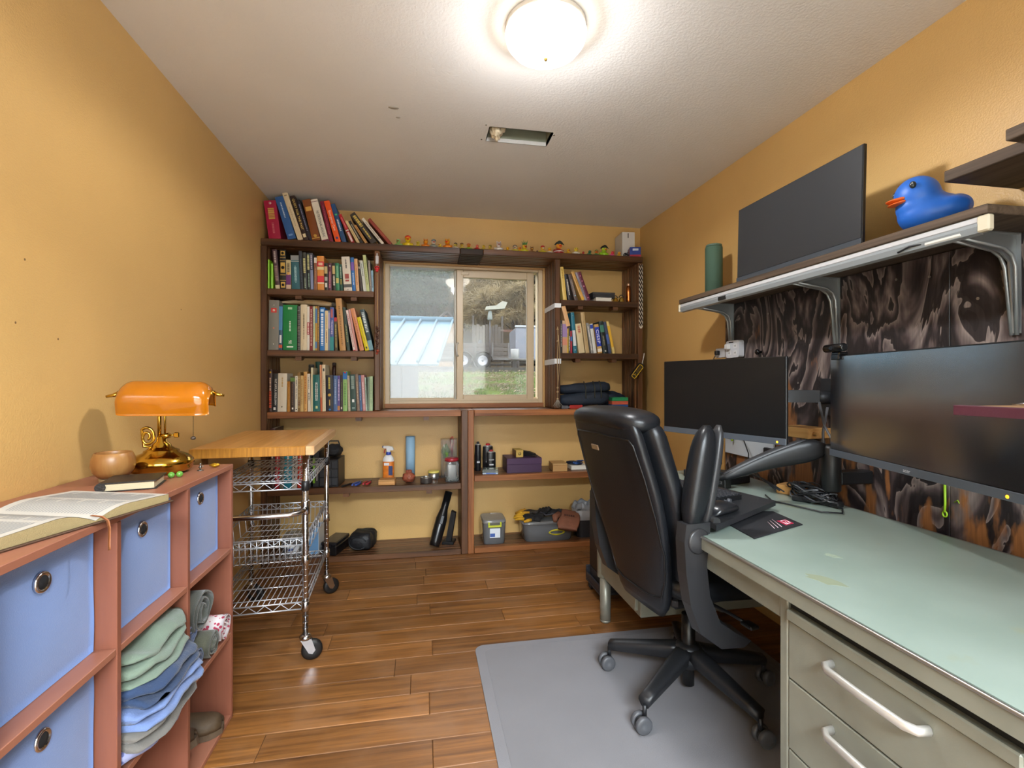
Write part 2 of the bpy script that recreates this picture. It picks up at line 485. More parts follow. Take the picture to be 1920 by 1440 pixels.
MB().box(.295, .355, 3.745, 3.752, 2.02, 2.045, .003).build('sash_stop', vinyl, sash)
MB().tube([(.272, 3.752, 1.40), (.262, 3.735, 1.41), (.258, 3.73, 1.45), (.262, 3.735, 1.49), (.272, 3.752, 1.50)], .007, 8).build('latch', mat('latch_white', 'd8d8d4', .3), sash)
b = MB(); b.box(.245, .275, 3.795, 3.83, 1.06, 2.062, .003); b.build('meeting_rail', mat('rail_grey', 'b9b4a8', .35), win)
MB().box(sx0 + .048, sx1 - .054, 3.768, 3.771, sz0 + .038, sz1 - .056).build('glass_pane', pane_mat('clear_glass', 0.03, gloss=.05), win)
MB().box(WX0 + f - .002, .247, 3.812, 3.815, WZ0 + .02, WZ1 - .026).build('glass_pane', pane_mat('dusty_glass', 0.20, gloss=.075), win)
# light wood strip round the opening
oak = wood('pale_trim_wood', 'a87b48', 'd9b27c', 0, 20, rough=.5)
struct(MB().box(WX0, WX1, 3.715, 3.735, WZ1 - .012, WZ1, .001).build('trim_2', oak))
struct(MB().box(WX0 - .0, WX1, 3.70, 3.735, WZ0 - .028, WZ0 + .004, .002).build('trim_3', wood('sill_wood', '8a5230', 'c98a58', 0, 20, rough=.45)))

# ---- built-in bookcase round the window, every board glued up from laths
dark = lambda ax: wood('dark_stained_lath_%d' % ax, '2b1b12', '7c5233', ax, 16, rough=.36, stretch=.05, bump=.45, tint=.3)
warm = lambda ax: wood('warm_stained_lath_%d' % ax, '5c341b', 'b0713f', ax, 16, rough=.42, stretch=.05, bump=.4, tint=.2)
case = thing('bookcase', 'dark stained lath bookcase built in around the window, from floor to near ceiling', 'bookcase', (0, YF, 0))
NL = 7; LD = .307 / NL
def shelf(name, x0, x1, z0, z1, m=None, tilt=0.0, first=None, y0=.0, n=NL, gap=.0012, ch=.002):
    cx, cz = (x0 + x1) / 2, (z0 + z1) / 2
    p = node(name, case, (cx, 0, cz), (0, tilt, 0))
    for i in range(n):
        dz = rnd.uniform(-.0012, .0012)
        MB().box(-(x1 - x0) / 2, (x1 - x0) / 2, y0 + i * LD + (gap if i else .0006), y0 + (i + 1) * LD - gap, -(z1 - z0) / 2 + dz, (z1 - z0) / 2, ch).build('lath', (first if (i == 0 and first) else m) or dark(0), p)
    return p
def upright(x0, x1, z0, z1, m=None, first=None, gap=.0022, ch=.0035):
    p = node('upright', case, ((x0 + x1) / 2, 0, z0))
    for i in range(NL):
        dx = rnd.uniform(-.0015, .0015)
        MB().box(-(x1 - x0) / 2 + dx, (x1 - x0) / 2 + dx, i * LD + (gap if i else .0006), (i + 1) * LD - gap, 0, z1 - z0, ch).build('lath', (first if (i == 0 and first) else m) or dark(2), p)
    return p
ZT, ZA, ZB_, ZCc, ZLL, ZLR, ZBOT = 2.137, 1.812, 1.411, 1.005, .497, .545, .038
shelf('shelf', -1.028, .262, 2.092, ZT, gap=.003, ch=.004); shelf('shelf', .262, .425, 2.090, ZT - .001, wood('splice_lath', '17100c', '3a281c', 0, 16, rough=.6), gap=.004, ch=.005); shelf('shelf', .425, 1.622, 2.092, ZT, gap=.003, ch=.004)
upright(-1.028, -.991, 0, 2.0905)
upright(-.318, -.278, ZCc + .001, 2.0905, None, None, .0045, .006)
upright(.944, .986, ZCc + .001, 2.0905, dark(2), None, .0045, .006)
upright(1.585, 1.622, 0, 2.0905, None, None, .0035, .005)
shelf('shelf', -.990, -.319, ZA - .040, ZA); shelf('shelf', -.990, -.319, ZB_ - .040, ZB_)
shelf('shelf', .987, 1.584, 1.757, 1.797); shelf('shelf', .987, 1.584, 1.371, ZB_)
shelf('shelf', -.990, .268, ZCc - .042, ZCc, None, 0, warm(0)); shelf('shelf', .362, 1.584, ZCc - .042, ZCc, None, 0, warm(0))
upright(.270, .316, 0, ZCc); upright(.318, .360, 0, ZCc - .001, warm(2))
shelf('shelf', -.990, .268, ZLL - .040, ZLL); shelf('shelf', .362, 1.584, ZLR - .040, ZLR, None, 0, warm(0))
shelf('shelf', -.990, .268, 0.001, ZBOT); shelf('shelf', .362, 1.584, 0.001, ZBOT, None, 0, warm(0))
blk = dark(0)
for (zx, xs) in ((ZA - .041, (-.80, -.45)), (ZB_ - .041, (-.80, -.45)), (1.757 - .001, (1.14, 1.41)), (1.370, (1.12, 1.40)), (ZCc - .043, (-.42, .03)), (ZLL - .041, (-.50, .05))):
    for xx in xs:
        MB().prism([(.008, zx), (.095, zx), (.095, zx - .012), (.060, zx - .024), (.008, zx - .024)][::-1], xx - .019, xx + .019, 0).build('bracket', blk, case)
for (z0_, z1_) in ((1.735, 1.77), (1.33, 1.37)):
    b = MB(); b.box(.9405, .9425, .004, .29, z0_, z1_); b.box(.9425, .99, -.0015, 0.0, z0_ + .004, z1_)
    b.build('tape_strip', mat('white_tape', 'e8ecf0', .5), case)
# ---- charred plywood back board behind the desk
def plywood():
    m, nt, b_ = _new('charred_plywood'); N, L = nt.nodes.new, nt.links.new
    tc = N('ShaderNodeTexCoord'); mp = N('ShaderNodeMapping'); mp.inputs['Scale'].default_value = (1, 3.0, 1.15)
    L(tc.outputs['Object'], mp.inputs['Vector'])
    n = N('ShaderNodeTexNoise'); n.inputs['Scale'].default_value = 1.5; n.inputs['Detail'].default_value = 4; n.inputs['Roughness'].default_value = .5; n.inputs['Distortion'].default_value = 1.1
    L(mp.outputs[0], n.inputs['Vector'])
    mu = N('ShaderNodeMath'); mu.operation = 'MULTIPLY'; mu.inputs[1].default_value = 8.0; L(n.outputs['Fac'], mu.inputs[0])
    fr = N('ShaderNodeMath'); fr.operation = 'FRACT'; L(mu.outputs[0], fr.inputs[0])
    r = N('ShaderNodeValToRGB'); e = r.color_ramp.elements
    e[0].position = 0; e[0].color = hexc('1c1718'); e[1].position = 1; e[1].color = hexc('2b2424')
    for p_, c_ in ((.30, '2a2324'), (.52, '4d4140'), (.80, '786b66'), (.87, '8a7c75'), (.90, '2c2526')):
        k = e.new(p_); k.color = hexc(c_)
    L(fr.outputs[0], r.inputs['Fac'])
    # bare unburnt patches; fewer higher up, painting in the window's reflection there
    mp2 = N('ShaderNodeMapping'); mp2.inputs['Scale'].default_value = (1, 7.0, 2.0); L(tc.outputs['Object'], mp2.inputs['Vector'])
    n2 = N('ShaderNodeTexNoise'); n2.inputs['Scale'].default_value = 1.6; n2.inputs['Detail'].default_value = 5; L(mp2.outputs[0], n2.inputs['Vector'])
    sx = N('ShaderNodeSeparateXYZ'); L(tc.outputs['Object'], sx.inputs[0])
    mr = N('ShaderNodeMapRange'); mr.inputs['From Min'].default_value = 1.5; mr.inputs['From Max'].default_value = 1.0; mr.inputs['To Min'].default_value = -.09; mr.inputs['To Max'].default_value = .10
    L(sx.outputs['Z'], mr.inputs['Value'])
    ad = N('ShaderNodeMath'); ad.operation = 'ADD'; L(n2.outputs['Fac'], ad.inputs[0]); L(mr.outputs[0], ad.inputs[1])
    r2 = N('ShaderNodeValToRGB'); r2.color_ramp.elements[0].position = .60; r2.color_ramp.elements[1].position = .66
    L(ad.outputs[0], r2.inputs['Fac'])
    mx = N('ShaderNodeMixRGB'); L(r2.outputs['Color'], mx.inputs['Fac']); L(r.outputs['Color'], mx.inputs['Color1']); mx.inputs['Color2'].default_value = hexc('8a5a34')
    # fine grain
    mp3 = N('ShaderNodeMapping'); mp3.inputs['Scale'].default_value = (1, 160, 9); L(tc.outputs['Object'], mp3.inputs['Vector'])
    n3 = N('ShaderNodeTexNoise'); n3.inputs['Scale'].default_value = 1.0; n3.inputs['Detail'].default_value = 3; L(mp3.outputs[0], n3.inputs['Vector'])
    mm = N('ShaderNodeMixRGB'); mm.blend_type = 'OVERLAY'; mm.inputs['Fac'].default_value = .5; L(mx.outputs[0], mm.inputs['Color1']); L(n3.outputs['Fac'], mm.inputs['Color2'])
    L(mm.outputs[0], b_.inputs['Base Color']); b_.inputs['Roughness'].default_value = .42
    bn = N('ShaderNodeBump'); bn.inputs['Strength'].default_value = .2; bn.inputs['Distance'].default_value = .002
    L(n3.outputs['Fac'], bn.inputs['Height']); L(bn.outputs['Normal'], b_.inputs['Normal'])
    return m
ply = thing('plywood_board', 'charred dark plywood sheet screwed to the wall behind the desk', 'board', (XR, 0, 0))
ply_m = plywood()
MB().box(-.018, -.001, 1.335, 2.556, .45, 1.642, .001).build('plywood_sheet', ply_m, ply)
MB().box(-.018, -.001, .1, 1.333, .45, 1.642, .001).build('plywood_sheet', ply_m, ply)
for (y_, z_) in ((1.52, 1.585), (1.40, 1.57), (2.2, 1.55), (1.25, 1.47), (2.0, 1.2), (1.15, 1.1)):
    MB().prism([(y_ + .005 * math.cos(a * 1.0472), z_ + .005 * math.sin(a * 1.0472)) for a in range(6)], -.0195, -.018, 0).build('screw', mat('screw_steel', '9a948a', .4, .8), ply)
for (y_, z_) in ((1.30, 1.60), (1.50, 1.53), (1.47, 1.36), (1.18, 1.41), (1.62, 1.33), (2.35, 1.52)):
    MB().ell((XL + .0004, y_, z_), (.0008, .003, .0034), 8, 6).build('nail_spot', mat('spot_brown', '7a5a30', .6), bpy.data.objects['wall_left'])

# ================================================================== furniture
# ---- cube organiser along the left wall
cherry = wood('cherry_laminate', '8f5844', 'a46f58', 1, 9, rough=.4, stretch=.1, bump=.05, spread=(.2, .8), tint=.03)
cherry_shaded = wood('cherry_laminate_shaded', '7a4837', '8f5945', 2, 9, rough=.4, stretch=.1, bump=.05, spread=(.2, .8), tint=.03)  # darker copy of the laminate paints shade into the upright panels
CX0, CX1 = -1.026, -.67
CYS = [.910, 1.250, 1.585, 1.917]; CZS = [.016, .311, .612, .910]; CT = .016
cub = thing('cube_organizer', 'cherry laminate cube organiser with fabric bins along the yellow wall', 'organizer', (CX0, .91, 0))
def cbox(name, x0, x1, y0, y1, z0, z1, m):
    MB().box(x0 - CX0, x1 - CX0, y0 - .91, y1 - .91, z0, z1, .0012).build(name, m, cub)
cbox('top_panel', CX0, CX1, CYS[0] - CT, CYS[3], CZS[3] - CT, CZS[3], cherry)
for i, yy in enumerate(CYS):
    cbox('side_panel' if i in (0, 3) else 'divider', CX0, CX1, yy - CT, yy, 0, CZS[3] - CT - .0005, cherry_shaded)
for zz in CZS[:3]:
    for i in range(3):
        cbox('shelf', CX0, CX1 - .001, CYS[i] + .0005, CYS[i + 1] - CT - .0005, zz - CT, zz, cherry)
bin_m = mat('blue_bin_fabric', '6c87bd', .85, bump=.25, bscale=420, var=.04, vscale=5, sheen=.3)
chrome = mat('chrome', 'c9c9cc', .18, 1.0)
dark_hole = mat('dark_hole', '0d0d10', .9)
def bin_(i, j, label):
    y0, y1 = CYS[i] + .006, CYS[i + 1] - CT - .006; z0, z1 = CZS[j] + .001, CZS[j + 1] - CT - .012
    t = thing('storage_bin', label, 'bin', (-.712, (y0 + y1) / 2, z0), group='blue fabric cube bins')
    w = (y1 - y0) / 2; h_ = z1 - z0
    sd = i * 3 + j
    def fr(u, v): return (-.001 + .007 * math.sin(math.pi * u) * math.sin(math.pi * v) + bend_noise((u * 2, v * 2, sd), .003, 1.0), (2 * u - 1) * w, v * h_)
    MB().grid(lambda u, v: fr(u, v), 14, 12, thick=.004).build('front_panel', bin_m, t)
    b = MB(); b.box(-.27, -.004, -w, -w + .003, 0, h_); b.box(-.27, -.004, w - .003, w, 0, h_); b.box(-.273, -.27, -w, w, 0, h_); b.box(-.27, -.004, -w + .003, w - .003, 0, .003)
    b.build('box_body', bin_m, t)
    zc = h_ * .80
    g = MB()
    g.T = Matrix.Translation((.005, 0, zc)) @ Matrix.Rotation(R(90), 4, 'Y')
    g.lathe([(.0125, 0), (.0145, .003), (.018, .0035), (.0205, .001), (.021, -.004), (.0125, -.004)], (0, 0, 0), 24)
    g.build('grommet', chrome, t)
    g = MB(); g.T = Matrix.Translation((.0035, 0, zc)) @ Matrix.Rotation(R(90), 4, 'Y'); g.lathe([(0, -.001), (.0128, -.001), (.0128, 0.0035), (0, .0035)], (0, 0, 0), 20)
    g.build('finger_hole', dark_hole, t)
bin_(2, 2, 'blue fabric bin in the top row under the brass lamp')
bin_(1, 2, 'blue fabric bin in the top row under the bookmark ribbon')
bin_(0, 2, 'blue fabric bin in the top row under the open book, largest in view')
bin_(0, 1, 'blue fabric bin in the second row, below the open book')
bin_(0, 0, 'blue fabric bin standing in the bottom row')

def cloth(name, label, cat, col, loc, L, D, H, seed, sag=.0, group=None, folds=3, pattern=None):
    """a folded garment: rounded layers with wrinkles, long axis y, front edge at +x"""
    m = pattern or mat('cloth_' + col, col, .9, bump=.35, bscale=260, var=.10, vscale=14, sheen=.25)
    t = thing(name, label, cat, loc, group=group)
    lh = H / folds
    for k in range(folds):
        rings = []
        for i in range(19):
            u = i / 18; yy = (u - .5) * L
            e = min(1.0, .55 + 2.6 * min(u, 1 - u)) ** .5
            ring = []
            for (a, c) in sq_ring(D / 2 * (1 - .02 * k), lh / 2 * 1.05, 26, 2.6):
                x = a * e - .004 * k; z = lh * (k + .5) + c * e
                w_ = bend_noise((x, yy, z), .016, 13, seed + k * 3) + bend_noise((x, yy, z), .006, 34, seed + k)
                z2 = z + w_ - sag * max(0, (x + D * .2) / D) ** 1.5
                if z2 < .0008: z2 = .0008
                ring.append((x + bend_noise((z * 2, yy, x), .014, 11, seed), yy + bend_noise((yy, z, x), .012, 9, seed + 5) * (1 if .1 < u < .9 else 2), z2))
            rings.append(ring)
        MB().loft(rings).build('fold', m, t)
    return t
def pattern_mat(name, base, spot, scale=60, thr=.55):
    m, nt, b_ = _new(name); N, L = nt.nodes.new, nt.links.new
    tc = N('ShaderNodeTexCoord'); n = N('ShaderNodeTexVoronoi'); n.inputs['Scale'].default_value = scale
    L(tc.outputs['Object'], n.inputs['Vector'])
    r = N('ShaderNodeValToRGB'); r.color_ramp.interpolation = 'CONSTANT'; r.color_ramp.elements[0].color = hexc(spot); r.color_ramp.elements[1].position = thr; r.color_ramp.elements[1].color = hexc(base)
    L(n.outputs['Distance'], r.inputs['Fac']); L(r.outputs['Color'], b_.inputs['Base Color']); b_.inputs['Roughness'].default_value = .9
    return m
zs = CZS[1] + .001
cloth('folded_shorts', 'lavender patterned garment at the bottom of the folded clothes pile', 'clothing', '9a9cc0', (-.755, 1.405, zs), .285, .24, .045, 3.1, .0, 'folded clothes in the organiser', 1, pattern_mat('lavender_print', '8a8eb0', '5a6090', 90, .35))
cloth('folded_trousers', 'khaki striped trousers second from the bottom of the clothes pile', 'clothing', '6a6660', (-.745, 1.410, zs + .040), .28, .26, .05, 7.7, .01, 'folded clothes in the organiser', 2)
cloth('folded_jeans', 'light blue jeans in the middle of the folded clothes pile', 'clothing', '6478a4', (-.735, 1.412, zs + .082), .285, .27, .055, 12.4, .012, 'folded clothes in the organiser', 2)
cloth('folded_trousers', 'navy blue trousers folded just under the sage green shirt', 'clothing', '243858', (-.742, 1.415, zs + .130), .285, .27, .052, 21.9, .02, 'folded clothes in the organiser', 2)
cloth('folded_shirt', 'sage green shirt with olive lining on top of the clothes pile', 'clothing', '6c7c6c', (-.762, 1.410, zs + .178), .28, .26, .085, 31.2, .03, 'folded clothes in the organiser', 3)
def roll(name, label, col, loc, L, r, seed, m=None, rot=(0, 0, 0)):
    """a rolled garment: a spiral of cloth along x with its end showing at +x"""
    t = thing(name, label, 'clothing', loc, rot=rot, group='rolled clothes in the organiser')
    m = m or mat('cloth_' + col, col, .9, bump=.35, bscale=260, var=.12, vscale=16, sheen=.25)
    def f(u, v):
        th = u * 2 * math.pi * 2.6; rr = r * (.28 + .72 * u) + bend_noise((v * .2, math.cos(th) * .1, math.sin(th) * .1), .010, 12, seed)
        x = -L / 2 + v * L + bend_noise((th * .05, v, seed), .012, 6, seed) * (1 if v > .8 else .3)
        return (x, rr * math.cos(th), max(.001 - r, rr * .92 * math.sin(th)))
    MB().grid(f, 84, 14, thick=.005).build('spiral', m, t, (0, 0, r))
    MB().tube([(-L / 2 + .01, 0, r), (0, 0, r), (L / 2 - .02, 0, r)], r * .33, 10).build('core', m, t)
    return t
roll('rolled_jeans', 'rolled blue jeans at the bottom of the far clothes cell', '4c6084', (-.795, 1.642, CZS[1] + .001), .24, .042, 2.2)
roll('rolled_trousers', 'rolled olive trousers low beside the rolled blue jeans', '565748', (-.785, 1.735, CZS[1] + .001), .25, .045, 5.2)
roll('rolled_trousers', 'large rolled grey-olive trousers on top of the smaller rolls', '565850', (-.80, 1.700, CZS[1] + .098), .24, .072, 9.1)
roll('rolled_jeans', 'blue jeans leg rolled small beside the large olive roll', '5f729a', (-.80, 1.640, CZS[1] + .092), .22, .034, 14.1)
roll('rolled_cloth', 'crumpled pink and white patterned cloth beside the organiser end panel', 'd8c6c8', (-.775, 1.838, CZS[1] + .001), .22, .050, 19.3, pattern_mat('pink_print', 'ded3d4', 'b8405a', 75, .38))
# shoes in the bottom cell
def shoe(label, loc, rot, col):
    t = thing('shoe', label, 'shoe', loc, rot=rot, group='brown slip-on shoes in the organiser')
    m = mat('shoe_' + col, col, .65, bump=.3, bscale=120, var=.2, vscale=20)
    def outline(u):   # u 0 heel .. 1 toe : half width
        return .030 + .014 * math.sin(min(1, u * 1.25) * math.pi * .62) - .030 * max(0, (u - .82) / .18) ** 2.2 - .012 * max(0, (.08 - u) / .08) ** 2
    sole = [(u * .27 - .135, outline(u)) for u in [i / 16 for i in range(17)]]
    poly = [(x, -w) for x, w in sole] + [(x, w) for x, w in sole[::-1]]
    MB().prism(poly, 0, .022, 2).build('sole', mat('shoe_sole', '5b4a38', .8, bump=.3), t)
    rings = []
    for i in range(15):
        u = i / 14; x = u * .262 - .131; w = outline(min(.985, max(.02, u))) * .97
        hgt = .062 if u < .35 else .062 - .030 * ((u - .35) / .65) ** .8
        if u > .93: hgt *= 1 - .35 * (u - .93) / .07
        open_ = u < .50
        ring = []
        n = 18
        for k in range(n):
            a = math.pi * k / (n - 1)                       # from -y over the top to +y
            cc, ss = -math.cos(a), math.sin(a)
            if open_: ss = min(ss, .92); cc = math.copysign(max(abs(cc), .62 * min(1, (.52 - u) * 6)), cc) if ss > .6 else cc
            ring.append((x, cc * w, .021 + (ss ** .7) * hgt))
        rings.append(ring)
    vs = [p for r_ in rings for p in r_]; n = 18
    fs = [(i * n + k, i * n + k + 1, (i + 1) * n + k + 1, (i + 1) * n + k) for i in range(14) for k in range(n - 1) if not (i < 7 and 5 <= k <= 11)]
    fs += [tuple(range(0, 5)) + tuple(range(13, 18))]
    me = MB().add(vs, fs, True)
    o = me.build('upper', m, t)
    md = o.modifiers.new('thick', 'SOLIDIFY'); md.thickness = .004; md.offset = -1
    MB().prism([(x * .92, -w * .85) for x, w in sole] + [(x * .92, w * .85) for x, w in sole[::-1]], .0222, .026, 2).build('insole', mat('insole_dark', '2c241c', .9), t)
shoe('scuffed brown slip-on shoe lying flat on the organiser bottom shelf', (-.80, 1.80, CZS[0] + .001), (0, 0, R(8)), '4a3a26')
shoe('brown slip-on shoe propped up against the cell wall behind the other', (-.825, 1.675, CZS[0] + .010), (R(-14), R(-14), R(14)), '423222')

# ---- wire kitchen cart with a butcher block top
cart = thing('kitchen_cart', 'chrome wire cart on casters with a bamboo butcher block top', 'cart', (-.708, 2.567, 0), R(3))
bamboo = wood('bamboo_top', 'a8712c', 'dca662', 1, 30, rough=.35, stretch=.04, bump=.06, spread=(.25, .8), tint=.0)
bamboo_end = wood('bamboo_end', '8f5c1e', 'c08530', 2, 120, rough=.4, stretch=.05, bump=.1, spread=(.3, .7), tint=0)
hw, hl = .2375, .382
o = MB(); o.box(-hw, hw - .036, -hl + .012, hl, .893, .932, .003); o.build('butcher_block', bamboo, cart)
MB().box(-hw, hw - .036, -hl, -hl + .0115, .893, .9315, .002).build('end_grain_edge', bamboo_end, cart)
MB().box(hw - .0355, hw, -hl, hl, .893, .932, .003).build('breadboard_end', wood('bamboo_cap_sheen', 'b98a58', 'e2bd8e', 1, 22, rough=.3, tint=0, bump=.05), cart)  # pale tone paints in the window's reflection along this side
PX, PY = .195, .335
wire = mat('wire_chrome', 'c2c5cb', .32, .65)
for sx in (-1, 1):
    for sy in (-1, 1):
        p = (sx * PX, sy * PY)
        b = MB(); b.tube([(p[0], p[1], .115), (p[0], p[1], .893)], .0125, 14)
        for z in [.14 + .0255 * k for k in range(29)]: b.tube([(p[0], p[1], z), (p[0], p[1], z + .002)], .0131, 14)
        po = b.build('post', chrome, cart)
        for z in (.215, .415, .735):
            MB().lathe([(.0135, 0), (.0175, .002), (.0165, .04), (.0135, .042)], (p[0], p[1], z), 14).build('collar', mat('black_collar', '1b1a1c', .4) if z > .7 else chrome, po)
        # caster
        cs = node('caster', cart, (p[0], p[1], 0), (0, 0, R(20 * sx + 10 * sy)))
        b = MB(); b.lathe([(.013, .092), (.024, .094), (.026, .104), (.02, .112), (.013, .116)], (0, 0, 0), 16)
        for s in (-1, 1): b.prism([(-.020, .096), (.024, .096), (.040, .045), (.028, .030), (.012, .036)], s * .017 - .0015, s * .017 + .0015, 1)
        b.build('fork', chrome, cs)
        w = MB(); w.T = Matrix.Translation((.026, 0, .044)) @ Matrix.Rotation(R(90), 4, 'X')
        w.lathe([(0, -.012), (.020, -.013), (.036, -.013), (.0435, -.008), (.0438, .008), (.036, .013), (.020, .013), (0, .012)], (0, 0, 0), 24)
        w.build('wheel', mat('black_rubber', '141414', .45), cs)
def wire_shelf(z, rim, name='wire_shelf', basket=0.0, bars=17):
    s = node(name, cart, (0, 0, z))
    b = MB()
    xs, ys = PX - .004, PY - .004
    for zz in (0, rim):
        for sy in (-1, 1): b.tube([(-xs, sy * ys, zz), (xs, sy * ys, zz)], .0032, 6)
        for sx in (-1, 1): b.tube([(sx * xs, -ys, zz), (sx * xs, ys, zz)], .0032, 6)
    def zig(a, c, n):
        pts = []
        for i in range(n + 1):
            q = Vector(a).lerp(Vector(c), i / n); q.z = rim - .002 if i % 2 else .002; pts.append(q)
        b.tube(pts, .0022, 5)
    for sy in (-1, 1): zig((-xs, sy * ys, 0), (xs, sy * ys, 0), 12)
    for sx in (-1, 1): zig((sx * xs, -ys, 0), (sx * xs, ys, 0), 24)
    b.build('rim', wire, s)
    b = MB(); zb = rim - basket
    for i in range(bars):
        x = -xs + 2 * xs * (i + .5) / bars
        if basket: b.tube([(x, -ys, rim), (x, -ys + .01, zb), (x, ys - .01, zb), (x, ys, rim)] , .0021, 5)
        else: b.tube([(x, -ys, rim), (x, ys, rim)], .0021, 5)
    b.build('wires', wire, s)['kind'] = 'stuff'
    b = MB()
    for k in ((-.8, -.4, 0, .4, .8) if not basket else (-.9, -.6, -.3, 0, .3, .6, .9)):
        y_ = ys * k
        if basket: b.tube([(-xs, y_, rim), (-xs + .01, y_, zb - .003), (xs - .01, y_, zb - .003), (xs, y_, rim)], .0024, 5)
        else: b.tube([(-xs, y_, rim - .004), (xs, y_, rim - .004)], .0026, 5)
    b.build('support_wires', wire, s)
wire_shelf(.742, .030); wire_shelf(.500, .030, basket=.105); wire_shelf(.222, .030)
b = MB(); pts = [(PX, -PY, .660), (PX - .004, -PY - .035, .657), (PX - .02, -PY - .062, .654), (PX - .055, -PY - .075, .652), (0, -PY - .078, .650), (-PX + .055, -PY - .075, .652), (-PX + .02, -PY - .062, .654), (-PX + .004, -PY - .035, .657), (-PX, -PY, .660)]
b.tube(pts, .0115, 12)
for s in (-1, 1): b.lathe([(.0145, -.028), (.018, -.022), (.018, .03), (.0145, .034)], (s * PX, -PY, .66), 14)
b.build('handle', chrome, cart)

# ---- chair mat
mm = MB(); mm.prism(rrect(.235, 1.50, .80, 2.215, .045), .0008, .0055)
mt = mm.build('chair_mat', mat('grey_chair_mat', '807f83', .38, bump=.35, bscale=700, var=.05, vscale=4))
tag(mt, 'grey translucent plastic chair mat under the office chair', 'mat')
b = MB(); poly = rrect(.275, 1.46, .84, 2.175, .03)
b.prism(poly, .0055, .0066); b.build('pebbled_field', mat('mat_field', '868589', .34, bump=.6, bscale=900, var=.04, vscale=5), mt)

# ---- steel tanker desk
DX0, DX1, DY0, DY1, DZ = .860, 1.617, .49, 2.43, .725
desk = thing('steel_desk', 'old grey-green steel office desk with mint linoleum top', 'desk', ((DX0 + DX1) / 2, (DY0 + DY1) / 2, 0))
dcx, dcy = (DX0 + DX1) / 2, (DY0 + DY1) / 2
steel = mat('grey_green_steel', '85867a', .42, 0.15, bump=.05, bscale=300, var=.12, vscale=7)
steel_d = mat('dark_kneehole', '2a2b27', .7)
def lino():
    m, nt, b_ = _new('mint_linoleum'); N, L = nt.nodes.new, nt.links.new
    tc = N('ShaderNodeTexCoord')
    n = N('ShaderNodeTexNoise'); n.inputs['Scale'].default_value = 4.0; n.inputs['Detail'].default_value = 6; L(tc.outputs['Object'], n.inputs['Vector'])
    r = N('ShaderNodeValToRGB'); r.color_ramp.elements[0].position = .3; r.color_ramp.elements[1].position = .7
    r.color_ramp.elements[0].color = hexc('808f85'); r.color_ramp.elements[1].color = hexc('8e9c93'); L(n.outputs['Fac'], r.inputs['Fac'])
    n2 = N('ShaderNodeTexNoise'); n2.inputs['Scale'].default_value = 9.0; n2.inputs['Detail'].default_value = 4; L(tc.outputs['Object'], n2.inputs['Vector'])
    r2 = N('ShaderNodeValToRGB'); r2.color_ramp.elements[0].position = .66; r2.color_ramp.elements[1].position = .74; r2.color_ramp.elements[1].color = (.55,) * 3 + (1,); L(n2.outputs['Fac'], r2.inputs['Fac'])
    mx = N('ShaderNodeMixRGB'); L(r2.outputs['Color'], mx.inputs['Fac']); L(r.outputs['Color'], mx.inputs['Color1']); mx.inputs['Color2'].default_value = hexc('8a8e72')
    L(mx.outputs[0], b_.inputs['Base Color']); b_.inputs['Roughness'].default_value = .30; b_.inputs['Specular IOR Level'].default_value = .5
    return m
poly = rrect(DX0 - dcx, DX1 - dcx, DY0 - dcy, DY1 - dcy, .06, 8)
MB().prism(poly, .683, .719, smooth=False).build('top_slab', steel, desk)
poly2 = rrect(DX0 - dcx + .006, DX1 - dcx - .006, DY0 - dcy + .006, DY1 - dcy - .006, .055, 8)
MB().prism(poly2, .719, DZ).build('linoleum_top', lino(), desk)
b = MB(); b.tube([(x, y, .7215) for x, y in poly + poly[:1]], .0042, 8, cap=False); b.build('metal_edging', mat('edge_aluminium', 'a9a6a0', .35, .9), desk)
for (x, y, rr, c, sx_) in ((1.12, 1.17, .013, '8f9c8a', 1.6), (.965, 1.03, .022, '858d76', 2.0), (1.25, .78, .010, '7f6a60', 1.8)):
    MB().prism([(rr * math.cos(k * .571) * (1 + .25 * math.sin(k * 2.3)), rr * sx_ * math.sin(k * .571) * (1 + .2 * math.cos(k * 3.1))) for k in range(11)], 0.0, .0003).build('paint_mark', mat('mark_' + c, c, .5), desk, (x - dcx, y - dcy, DZ), (0, 0, .5))
# near pedestal
def dbox(name, x0, x1, y0, y1, z0, z1, m=None, ch=.003, par=None):
    return MB().box(x0 - dcx, x1 - dcx, y0 - dcy, y1 - dcy, z0, z1, ch).build(name, m or steel, par or desk)
dbox('pedestal', .897, DX1 - .03, .52, 1.085, .12, .683); dbox('pedestal', .897, DX1 - .03, 1.905, 2.385, .22, .683)
dbox('face_frame', .884, .897, 1.058, 1.085, .12, .683); dbox('face_frame', .884, .897, .52, .545, .12, .683)
dbox('writing_board', .874, .898, .575, 1.052, .628, .654); dbox('slot', .8905, .899, .55, 1.055, .655, .6825, mat('slot_shade', '0b0b0a', .8), 0)  # near-black strip stands for the shade in the gap above the board
for (z0, z1) in ((.484, .624), (.312, .480), (.13, .308)):
    d = dbox('drawer', .884, .8985, .549, 1.055, z0, z1, steel, .002)
    zz = z1 - .034
    h_ = MB(); h_.tube([(.884 - dcx, .925 - dcy, zz), (.862 - dcx, .922 - dcy, zz), (.852 - dcx, .905 - dcy, zz), (.850 - dcx, .82 - dcy, zz), (.852 - dcx, .737 - dcy, zz), (.862 - dcx, .720 - dcy, zz), (.884 - dcx, .717 - dcy, zz)], .0075, 8, flat=1.3)
    h_.build('pull', mat('pull_alu', 'cfccc6', .35, .6), d)
